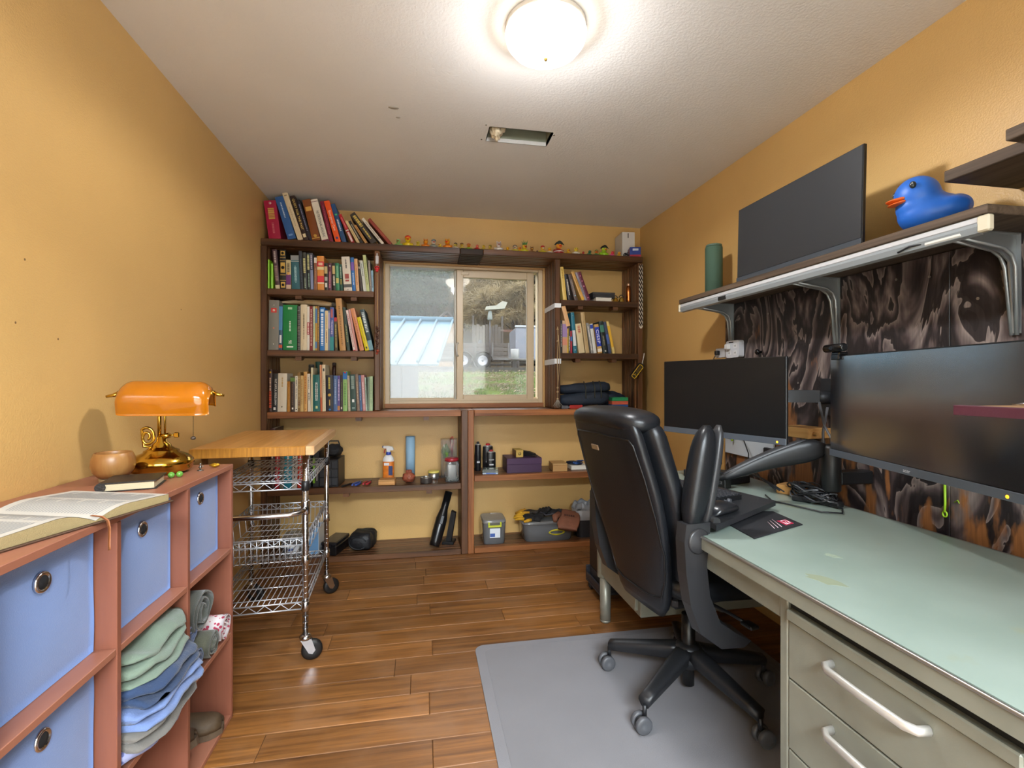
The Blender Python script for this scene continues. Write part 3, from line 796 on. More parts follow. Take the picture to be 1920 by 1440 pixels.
for (z0, z1) in ((.48, .66), (.24, .475)):
    d = dbox('drawer', .884, .8985, 1.93, 2.36, z0, z1, steel, .002)
    zz = z1 - .034
    h_ = MB(); h_.tube([(.884 - dcx, 2.25 - dcy, zz), (.856 - dcx, 2.24 - dcy, zz), (.850 - dcx, 2.15 - dcy, zz), (.856 - dcx, 2.06 - dcy, zz), (.884 - dcx, 2.05 - dcy, zz)], .0075, 8, flat=1.3)
    h_.build('pull', mat('pull_alu', 'cfccc6', .35, .6), d)
dbox('apron_drawer', .890, .905, 1.09, 1.90, .612, .681); dbox('back_panel', DX1 - .045, DX1 - .031, 1.087, 1.903, .25, .682)
for (x, y) in ((.907, 2.33), (1.55, 2.33), (.907, .565), (1.55, .565)):
    b = MB(); zt = .22 if y > 1 else .12
    b.lathe([(.024, .012), (.027, .016), (.027, zt), ], (x - dcx, y - dcy, 0), 18); b.lathe([(.021, .0066 if y < 2.2 else 0.0), (.026, .004 + .0066 * (y < 2.2)), (.026, .013)], (x - dcx, y - dcy, 0), 18)
    b.build('leg', mat('leg_grey', '8a8a80', .35, .4), desk)
b = MB(); b.lathe([(.033, .2195), (.0345, .224), (.0345, .683)], (.9085 - dcx, 2.352 - dcy, 0), 18)
b.build('corner_post', steel, desk)

# ---- executive chair, arms flipped up
leather = mat('black_leather', '14161a', .36, bump=.12, bscale=260, var=.15, vscale=5, spec=.42)
plastic = mat('black_plastic', '1e1f22', .42, bump=.05, bscale=400)
greyp = mat('grey_plastic', '2a2a2c', .38)
chair = thing('office_chair', 'black leather executive office chair with its arms flipped up', 'chair', (1.018, 1.742, .0066), R(8))
PH = R(8)
for k in range(5):
    an = R(141 + 72 * k) - PH
    c, s = math.cos(an), math.sin(an)
    L_ = .315
    rings = []
    for i in range(9):
        u = i / 8; rr = .03 + u * (L_ - .03); zz = .155 - .070 * u ** 1.3; hh = .034 - .014 * u; ww = .038 - .014 * u
        zz = .150 - .052 * u
        ring = []
        for (a, d_) in sq_ring(ww, hh, 14, 3.2):
            a2 = a * (1 if d_ > 0 else .75)
            ring.append((c * rr - s * a2, s * rr + c * a2, zz + d_))
        rings.append(ring)
    MB().loft(rings).build('base_leg', greyp if 0 else plastic, chair)
    cs = node('caster', chair, (c * L_, s * L_, 0), (0, 0, an + R((40, -30, 75, 20, -60)[k])))
    MB().tube([(0, 0, .052), (0, 0, .09)], .008, 8).build('stem', plastic, cs)
    b = MB(); b.T = Matrix.Translation((.012, 0, .0295)) @ Matrix.Rotation(R(90), 4, 'X'); b.lathe([(0, -.008), (.022, -.008), (.024, 0), (.022, .008), (0, .008)], (0, 0, 0), 16); b.build('hood', plastic, cs)
    for sgn in (-1, 1):
        w = MB(); w.T = Matrix.Translation((.012, sgn * .017, .0295)) @ Matrix.Rotation(R(90), 4, 'X')
        w.lathe([(0, -.009), (.016, -.010), (.026, -.009), (.0295, -.006), (.0295, .006), (.026, .009), (.016, .010), (0, .009)], (0, 0, 0), 22)
        w.build('wheel', mat('caster_grey', '4b4c50', .4), cs)
MB().lathe([(.02, .105), (.052, .108), (.058, .135), (.05, .178), (.032, .19)], (0, 0, 0), 22).build('hub', plastic, chair)
b = MB(); b.tube([(0, 0, .028), (0, 0, .11), (0, 0, .18), (0, 0, .30)], [.022, .022, .026, .026], 18); b.build('gas_column', mat('column_black', '101011', .35), chair)
MB().tube([(0, 0, .29), (0, 0, .38)], .014, 14).build('piston', chrome, chair)
MB().box(-.13, .13, -.09, .09, .365, .415, .015).build('tilt_mechanism', plastic, chair)
b = MB(); b.tube([(.0, -.09, .39), (.02, -.20, .385), (.03, -.26, .38)], .006, 8); b.box(.012, .05, -.30, -.25, .373, .386, .004); b.build('height_lever', plastic, chair)
# seat
rings = []
for i in range(11):
    u = i / 10; x = -.22 + u * .47; e = (1 - abs(2 * u - 1) ** 4) ** .25 if 0 < u < 1 else .25
    w = (.235 + .02 * u) * max(.5, e); d_ = .055 * max(.35, e)
    rings.append([(x, a, .475 + c + .012 * math.cos(u * 3)) for a, c in sq_ring(w, d_, 30, 3)])
MB().loft(rings).build('seat_cushion', leather, chair)
# backrest
def bx_c(z):   # centre line of the back (reclined)
    t = (z - .43) / .68
    return -.185 - .02 * t - .165 * max(0, t) ** 1.25
def b_w(z):
    t = (z - .43) / .68
    return .165 + .085 * math.sin(min(1, t * 1.6) * math.pi / 2) - .018 * max(0, t - .6) / .4
def back_loft(z0, z1, wk, d0, off, n=22, p=3.4):
    rings = []
    for i in range(n + 1):
        u = i / n; z = z0 + (z1 - z0) * u
        e = 1.0
        if u < .10: e = math.sqrt(max(0, 1 - ((.10 - u) / .10) ** 2)) * .55 + .45
        if u > .90: e = math.sqrt(max(0, 1 - ((u - .90) / .10) ** 2)) * .75 + .25
        ew = .80 + .20 * e
        rings.append([(bx_c(z) + off + c * 1, a, z + .10 * c * (u - .2)) for a, c in sq_ring(b_w(z) * wk * ew, d0 * e, 40, p)])
    return MB().loft(rings)
back_loft(.375, 1.085, .94, .030, -.020).build('back_panel', leather, chair)
back_loft(.47, 1.075, 1.0, .052, .050, p=3.0).build('back_cushion', leather, chair)
rings = []
for i in range(17):                                      # padded roll along the top edge
    u = i / 16; yy = (u - .5) * .455; e = max(.35, (1 - abs(2 * u - 1) ** 5) ** .3)
    rings.append([(bx_c(1.06) + .022 + a * e, yy, 1.062 + c * e + .010 * math.cos((u - .5) * 3)) for a, c in sq_ring(.078, .040, 24, 2.5)])
MB().loft(rings).build('head_roll', leather, chair)
def rear(y, z):
    w = b_w(z) * .94
    q = max(0, 1 - abs(y / w) ** 3.4)
    return bx_c(z) - .020 - .030 * q ** (1 / 3.4) - .001
b = MB()
path = [(-.150, .455), (-.178, .52), (-.205, .62), (-.215, .75), (-.212, .88), (-.200, .99), (-.185, 1.008), (0, 1.012), (.185, 1.008), (.200, .99), (.212, .88), (.215, .75), (.205, .62), (.178, .52), (.150, .455), (.08, .440), (-.08, .440), (-.150, .455)]
fine = []
for (p, q) in zip(path, path[1:]):
    for k in range(4): fine.append((p[0] + (q[0] - p[0]) * k / 4, p[1] + (q[1] - p[1]) * k / 4))
b.tube([(rear(y, z), y, z) for y, z in fine + fine[:1]], .0036, 6, cap=False)
b.build('piping', mat('leather_seam', '0e0e10', .4), chair)
bd = MB(); zb = .955; bd.box(-.003, .003, -.026, .026, -.011, .011, .003)
bo = bd.build('badge', mat('badge_nickel', 'b8a48c', .3, .8), chair, (rear(.06, zb) - .002, .060, zb), (0, R(-17), 0))
# arms
for s in (-1, 1):
    y = s * .292
    prof = [(-.255, .755), (-.262, .70), (-.255, .60), (-.238, .50), (-.20, .405), (-.12, .345), (-.03, .335), (.0, .352), (-.06, .385), (-.125, .43), (-.165, .52), (-.178, .62), (-.168, .70), (-.162, .755)]
    MB().prism([(x, z) for x, z in prof][::-1], y - .022, y + .022, 1).build('arm_bracket', greyp, chair)
    b = MB(); b.T = Matrix.Translation((-.21, y + s * .0, .70)) @ Matrix.Rotation(R(90), 4, 'X'); b.lathe([(0, -.03), (.035, -.03), (.04, -.026), (.04, .026), (.035, .03), (0, .03)], (0, 0, 0), 22); b.build('pivot', greyp, chair)
    rings = []; rb = []
    for i in range(15):
        u = i / 14; z = .735 + u * .325; e = max(.28, (1 - abs(2 * u - 1) ** 3.2) ** .42)
        cx = -.222 + .062 * u
        rings.append([(cx + c * e, y + a * e, z) for a, c in sq_ring(.036, .040, 22, 2.8)])
        rb.append([(cx + .047 + c * e, y + a * e, z) for a, c in sq_ring(.031, .016, 18, 3)])
    MB().loft(rings).build('arm_pad', leather, chair)
    MB().loft(rb).build('arm_spine', greyp, chair)
    MB().tube([(-.05, s * .10, .385), (-.05, s * .285, .36)], .016, 8).build('arm_strut', plastic, chair)

# ---- wall shelf over the desk with its aluminium light rail
weath = lambda ax: wood('weathered_shelf_%d' % ax, '2b211a', '6f5d4c', ax, 26, rough=.7, stretch=.05, bump=.6, tint=.1)
ZS = 1.6685
sh = thing('wall_shelf', 'long dark wood wall shelf on steel brackets above the desk', 'shelf', (XR, 1.78, 1.62))
MB().box(-.312, -.002, -.764, .772, .024, .048, .002).build('shelf_board', weath(1), sh)
alu = mat('bracket_alu', 'a3a7a8', .38, .7)
for yy in (2.49, 1.78, 1.15):
    b = MB(); y0 = yy - 1.78
    b.prism([(-.0185, .0235), (-.0185, -.27), (-.027, -.27), (-.046, -.06), (-.075, -.034), (-.27, .002), (-.27, .0235)], y0 - .0025, y0 + .0025, 1)
    b.prism([(-.0185, .0235), (-.0185, -.27), (-.0205, -.27), (-.0205, .0205), (-.27, .0205), (-.27, .0235)], y0 - .014, y0 + .014, 1)
    for s in (-1, 1): b.tube([(-.024, y0 + s * .006, -.275), (-.040, y0 + s * .013, -.075), (-.055, y0 + s * .014, -.042), (-.085, y0 + s * .014, -.024), (-.275, y0 + s * .012, .004)], .0055, 8)
    b.build('bracket', alu, sh)
rail = thing('light_rail', 'white and grey shelf-edge light fixture, switched off, fixed along the wall shelf', 'light fixture', (XR - .290, 1.78, 1.629))
b = MB(); b.box(-.016, -.0005, -.755, .775, -.004, .014, .003); b.build('rail_cap', mat('rail_white', 'c6c8cc', .3), rail)
b = MB(); b.prism([(-.0005, -.0045), (-.018, -.0045), (-.022, -.014), (-.016, -.030), (-.0005, -.034)], -.74, .76, 1); b.build('diffuser', mat('rail_grey_diffuser', '8d9498', .3), rail)
for (a, c) in ((-.775, -.735), (.76, .785)): MB().box(-.021, -.001, a + .008, c - .002, -.030, .013, .004).build('end_cap', mat('cap_cream', 'cfc6ae', .45), rail)
MB().box(-.020, -.012, -.70, -.60, -.028, -.008, .003).build('plug', mat('cap_white2', 'd8d8d4', .4), rail)
b = MB(); b.tube([(-.016, -.60, -.02), (-.022, -.56, -.018), (-.018, -.52, -.026)], .003, 6); b.build('cord', plastic, rail)
MB().box(-.0235, -.019, .34, .40, -.026, -.008, .001).build('rating_label', mat('label_black', '141414', .5), rail)

# shelf boards nearer the door
ub = thing('corner_shelf', 'rough dark plank shelf high on the wall nearest the doorway', 'shelf', (XR, .70, 1.78))
MB().box(-.268, -.001, -.50, .457, .0, .032, .002).build('plank', weath(1), ub)
MB().box(-.300, -.03, -.50, .285, .033, .062, .002).build('upper_plank', weath(1), ub)
b = MB(); b.prism([(-.001, -.001), (-.001, -.13), (-.03, -.13), (-.11, -.04), (-.12, -.001)], .30, .338, 1); b.build('bracket', weath(2), ub)
rs = thing('side_shelf', 'low wooden shelf board with a red-painted edge beside the wide monitor', 'shelf', (XR, .46, 1.14))
MB().box(-.655, -.515, -.36, .352, .004, .019, .001).build('board', wood('raw_board', '6f5233', 'a8845a', 1, 18), rs)
MB().box(-.673, -.656, -.20, .362, .0, .0205, .001).build('painted_edge', mat('maroon_paint', '451a27', .55, bump=.3, var=.15), rs)
MB().box(-.678, -.655, -.36, -.199, -.012, .021, .001).build('edge_block', wood('rough_block', '5a4028', '8f6c44', 1, 18), rs)
b = MB(); b.prism([(-.019, .003), (-.019, -.22), (-.04, -.22), (-.60, -.03), (-.60, .003)], -.30, -.26, 1); b.build('bracket', weath(2), rs)
pen = thing('pen', 'silver tipped cream pen lying on the red-edged side shelf', 'pen', (1.105, .742, 1.166), rot=(0, 0, R(-68)))
b = MB(); b.T = Matrix.Rotation(R(-90), 4, 'Y'); b.lathe([(.0008, 0), (.004, .02), (.0055, .035)], (0, 0, 0), 12); b.build('tip', chrome, pen)
b = MB(); b.T = Matrix.Rotation(R(-90), 4, 'Y'); b.lathe([(.0055, .035), (.0062, .04), (.0062, .13), (.004, .138)], (0, 0, 0), 12); b.build('barrel', mat('cream_barrel', 'd8cba0', .4), pen)
pen.rotation_euler = (0, 0, R(98))

# ---- monitors
bezel = mat('monitor_black', '131416', .35)
chin_m = mat('monitor_chin', '5f6670', .34, .4)
screen_m = mat('screen_glass', '1a1c21', .17, spec=1.0, coat=1.0)
screen_m.node_tree.nodes['Principled BSDF'].inputs['Coat Roughness'].default_value = .16
screen_m.node_tree.nodes['Principled BSDF'].inputs['Coat IOR'].default_value = 2.6
screen_dark = mat('screen_matte', '121315', .40, spec=.35)
screen_grey = mat('screen_grey', '2e3033', .40, spec=.4)
def monitor(name, label, P0, P1, z0, z1, chin=.022, logo=True, led=None, lean=0.0, stand=False, off=0.0, face=None):
    """P0 -> P1 is the bottom edge seen left to right from the front"""
    a = Vector((P0[0], P0[1], 0)); c = Vector((P1[0], P1[1], 0)); d = c - a; W = d.length; H = z1 - z0
    ang = math.atan2(d.y, d.x)
    t = thing(name, label, 'monitor', ((a.x + c.x) / 2, (a.y + c.y) / 2, z0), rot=(-lean, 0, ang))
    # local: x along width, -y towards the viewer
    MB().box(-W / 2, W / 2, 0.0, .014, 0, H, .002).build('frame', bezel, t)
    MB().box(-W / 2 + .004, W / 2 - .004, -.0012, .0, chin + .002, H - .004).build('screen', face or screen_m, t)
    MB().box(-W / 2 + .001, W / 2 - .001, -.0040, -.0001, .0005, chin, .001).build('chin', chin_m if logo else mat('chin_grey2', '4d545c', .3, .3), t)
    rings = [[(x * k, yv, H * .12 + (zz + .5) * H * .76) for x, zz in [(p[0], p[1]) for p in sq_ring(W * .40, .5, 24, 4)]] for k, yv in ((1.0, .0141), (.97, .030), (.80, .040))]
    MB().loft(rings).build('back_cover', bezel, t)
    if logo:
        me = text_mesh('acer', .016, mat('logo_silver', 'c9ccd0', .3, .4)); o_ = obj('logo', me, t, (0, -.0046, chin * .5), (R(90), 0, 0))
    if led:
        MB().ell((W / 2 - led, -.0044, chin * .42), (.0042, .002, .0042), 10, 6).build('power_light', emit('amber_led', 'ffae1a', 2.2), t)
    return t
mA = monitor('desk_monitor', 'dark flat monitor on an arm behind the office chair', (1.192, 2.268), (1.392, 1.672), .958, 1.306, .026, True, .035, face=screen_dark)
mB_ = monitor('wide_monitor', 'wide monitor with pale sky glare and a webcam on top', (1.468, 1.545), (1.286, .808), .938, 1.300, .024, True, .075)
mC = monitor('shelf_monitor', 'large switched-off monitor leaning on the wall shelf', (1.468, 2.084), (1.468, 1.415), ZS + .001, 2.018, .026, False, None, 0.0, face=screen_grey)
mC.rotation_euler = (R(-1.5), 0, math.atan2(-1, 0))
b = MB(); b.box(-.10, .10, .06, .17, .0, .008, .002); b.box(-.02, .02, .085, .10, .0085, .20, .003); b.box(-.02, .02, .040, .0845, .17, .20, .003); b.build('stand', bezel, mC)

# ================================================================== things on the organiser
brass = mat('polished_brass', 'c9a040', .14, 1.0)
ZO = CZS[3]
lamp = thing('bankers_lamp', "brass banker's lamp with an amber glass shade on the organiser", 'lamp', (-.835, 1.775, ZO), R(8))
lamp.scale = (1.06, 1.06, 1.0)
MB().lathe([(.060, 0), (.064, .004), (.078, .010), (.083, .018), (.082, .026), (.086, .030), (.084, .042), (.070, .058), (.048, .068), (.046, .074), (.036, .080), (.026, .086), (.024, .094), (.014, .102), (.012, .118), (.007, .122)], (0, 0, 0), 40).build('base', brass, lamp)
b = MB(); b.tube([(-.006, 0, .10), (-.006, 0, .255)], .0055, 12); b.tube([(.007, .006, .11), (.007, .006, .25)], .003, 8); b.build('stem', brass, lamp)
b = MB(); pts = []
for k in range(40):
    a = k / 39 * 2 * math.pi * 1.7; rr = .030 - .024 * k / 39
    pts.append((-.036 - rr * math.cos(a) * .75, -.004, .118 + rr * math.sin(a) * 1.15))
b.tube([(-.018, -.004, .084), (-.045, -.004, .088)] + pts[3:], .0045, 8); b.build('scroll', brass, lamp)
b = MB(); b.tube([(.0, 0, .118), (.022, -.004, .122)], .009, 12); b.tube([(.022, -.004, .122), (.034, -.006, .123)], .003, 8); b.box(.034, .048, -.0085, -.0035, .114, .131, .002); b.build('switch_key', brass, lamp)
LH, LR = .117, .058
def shade(u, v):
    s = 2 * u - 1; k = 1.0
    if abs(s) > .70: k = math.sqrt(max(0, 1 - ((abs(s) - .70) / .30) ** 2)) * .62 + .38
    if v < .14: y, z = 1.0, -(.14 - v) / .14 * .62
    elif v > .86: y, z = -1.0, -(v - .86) / .14 * .62
    else: a = math.pi * (v - .14) / .72; y, z = math.cos(a), math.sin(a)
    return (s * LH, y * LR * (.55 + .45 * k), z * LR * (k if z > 0 else 1))
amber = mat('amber_glass', 'b0660c', .12, coat=.6, var=.10, vscale=9)
so = MB().grid(shade, 44, 30, thick=.0035).build('shade', amber, lamp, (.016, 0, .238), (R(14), R(1.0), 0))
b = MB()
b.tube([(-.006, 0, .255), (-.010, .03, .268), (-.010, .046, .262)], .005, 8); b.tube([(-.09, 0, .255), (.12, 0, .255)], .004, 8)
b.build('yoke', brass, lamp)
for s in (-1, 1):
    b = MB(); x0 = s * (LH - .006) + .016
    b.tube([(x0, -.004, .258), (x0 + s * .016, -.004, .259)], .0095, 12); b.tube([(x0 + s * .014, -.004, .259), (x0 + s * .026, -.005, .254), (x0 + s * .044, -.006, .250)], [.008, .006, .004], 10)
    b.build('finial', brass, so.parent)
b = MB()
for k in range(26): b.ell((.092, -.03, .215 - k * .0037), .0016, 6, 4)
b.tube([(.092, -.03, .222), (.092, -.03, .118)], .0006, 4)
b.build('pull_chain', mat('chain_bronze', '6a5638', .35, .9), lamp)
MB().ell((.092, -.03, .113), (.0075, .0075, .0062), 14, 10).build('chain_ball', mat('dark_ball', '4a4038', .3, .3), lamp)
# wooden cup on a metal foot
cup = thing('wooden_cup', 'round turned wooden cup on a metal foot beside the brass lamp', 'cup', (-.90, 1.640, ZO), R(30))
MB().lathe([(.030, 0), (.034, .001), (.034, .013), (.029, .014)], (0, 0, 0), 28).build('foot_ring', mat('nickel', 'b4aa98', .3, .9), cup)
MB().lathe([(.020, .0145), (.036, .016), (.049, .032), (.0545, .052), (.053, .070), (.047, .086), (.045, .0885), (.0425, .086), (.048, .068), (.049, .052), (.044, .035), (.030, .022), (.0, .020)], (0, 0, 0), 34).build('bowl', wood('cup_wood', '8a5424', 'b4854e', 2, 26, rough=.35, bump=.05), cup)
# notebook
nb = thing('notebook', 'small black leather notebook lying closed in front of the brass lamp', 'notebook', (-.790, 1.560, ZO + .0005), R(14))
b = MB(); b.box(-.075, .052, -.062, .062, 0, .003, .001); b.box(-.075, .052, -.062, .062, .021, .025, .001); b.tube([(-.073, -.062, .0125), (-.073, .062, .0125)], .0122, 12)
b.build('cover', mat('black_leatherette', '231f1c', .45, bump=.3, bscale=300), nb)
MB().box(-.07, .046, -.058, .058, .003, .021).build('pages', mat('page_edge', 'cfc2a0', .8, bump=.4, bscale=900), nb)
# open book
ob = thing('open_book', 'large open book with printed pages lying on the organiser', 'book', (-.800, 1.205, ZO + .0005), R(10))
page = mat('page_white', 'b9b6af', .75)
def half(s):
    def f(u, v):       # u from spine outwards
        x = s * u * .185; bulge = .030 * (math.sin(min(1, u * 2.2) * math.pi / 2)) * (1 - .40 * u) * (1 if s < 0 else .75) + .002
        return (x, -.245 + v * .49, .004 + bulge)
    return f
# local x across the two pages -> world y roughly; rotate so the spine lies across the shelf
ob.rotation_euler = (0, 0, R(72))
for s in (-1, 1):
    g = half(s)
    b = MB()
    n = 14; prof = [(s * .0, .004)] + [(g(i / n, 0)[0], g(i / n, 0)[2]) for i in range(n + 1)] + [(s * .185, .004)]
    poly = prof if s < 0 else prof
    def yslice(yv): return [(x, yv, z) for x, z in poly]
    b.loft([yslice(-.135), yslice(-.05), yslice(.05), yslice(.135)], smooth=False)
    pg = b.build('page_block', mat('page_block_edge', '9c8a60', .75, bump=.5, bscale=700), ob)
    MB().grid(lambda u, v, g=g, s=s: (lambda p: (p[0], -.135 + v * .27, p[2] + .0008))(g(u, 0)), 16, 6).build('page', page, pg)
    # columns of print
    b = MB()
    ink_rows = 30
    for colx in ((.10, .48), (.54, .92)):
        for k in range(ink_rows):
            vv = .07 + .86 * k / ink_rows
            u0, u1 = colx[0], colx[1] - (.12 if k % 7 == 6 else 0)
            for j in range(4):
                ua, ub_ = u0 + (u1 - u0) * j / 4, u0 + (u1 - u0) * (j + 1) / 4
                pa, pb = g(ua, 0), g(ub_, 0); y0 = -.135 + vv * .27
                b.add([(pa[0], y0, pa[2] + .0013), (pb[0], y0, pb[2] + .0013), (pb[0], y0 + .0028, pb[2] + .0013), (pa[0], y0 + .0028, pa[2] + .0013)], [(0, 1, 2, 3)])
    b.build('print_lines', mat('ink_grey', '8f9192', .8), pg)
b = MB(); b.box(-.193, .193, -.142, .142, 0, .0036, .001); b.build('cover', mat('brown_cover', '4a3222', .55), ob)
b = MB()
rib = [(-.118, .016), (-.138, .013), (-.149, .004), (-.1515, -.012), (-.152, -.032), (-.155, -.050), (-.160, -.056)]
b.grid(lambda u, v: (.003 + .006 * v + .010 * math.sin(u * 3), rib[round(u * 6)][0], rib[round(u * 6)][1]), 6, 1, thick=.0008)
b.build('bookmark_ribbon', mat('brown_ribbon', '8a5028', .6), ob)
# trinkets
t = thing('glass_marble', 'green glass marbles cluster at the foot of the brass lamp', 'marble', (-.772, 1.668, ZO))
t2 = None
bpy.data.objects.remove(t)
gm = mat('green_glass', '5f9a3c', .06, coat=.5)
for i, (x, y, lab) in enumerate(((-.760, 1.672, 'green glass marble nearest the notebook by the lamp base'), (-.742, 1.684, 'green glass marble nearer the organiser front edge'))):
    o = MB().ell((0, 0, .0095), .0095, 16, 10).build('glass_marble', gm, None, (x, y, ZO)); tag(o, lab, 'marble', 'green marbles by the lamp')
fg = thing('figurine', 'tiny pewter figurine beside the brass lamp base', 'figurine', (-.728, 1.795, ZO))
b = MB(); b.lathe([(.010, 0), (.010, .002), (.004, .003)], (0, 0, 0), 12); b.build('plinth', mat('pewter', '7d7a74', .35, .9), fg)
b = MB(); b.ell((0, 0, .011), (.004, .004, .008), 10, 8); b.ell((0, 0, .0215), .0035, 10, 8); b.tube([(0, 0, .014), (.007, 0, .012), (.009, 0, .018)], .0014, 6); b.tube([(0, 0, .014), (-.006, -.003, .010)], .0014, 6); b.build('body', mat('pewter', '7d7a74', .35, .9), fg)
def nug(u, v):
    th = 2 * math.pi * u; ph = math.pi * v; q = Vector((math.sin(ph) * math.cos(th), math.sin(ph) * math.sin(th), math.cos(ph)))
    k = 1 + .55 * noise.noise(q * 2.4 + Vector((3, 1, 2)))
    return (q.x * .016 * k, q.y * .011 * k, .0065 + q.z * .0062 * k)
o = MB().grid(nug, 20, 12).build('gold_nugget', mat('gold_lump', 'c99a28', .3, .7), None, (-.703, 1.845, ZO + .0025)); tag(o, 'small gold-coloured nugget near the end of the organiser top', 'trinket')
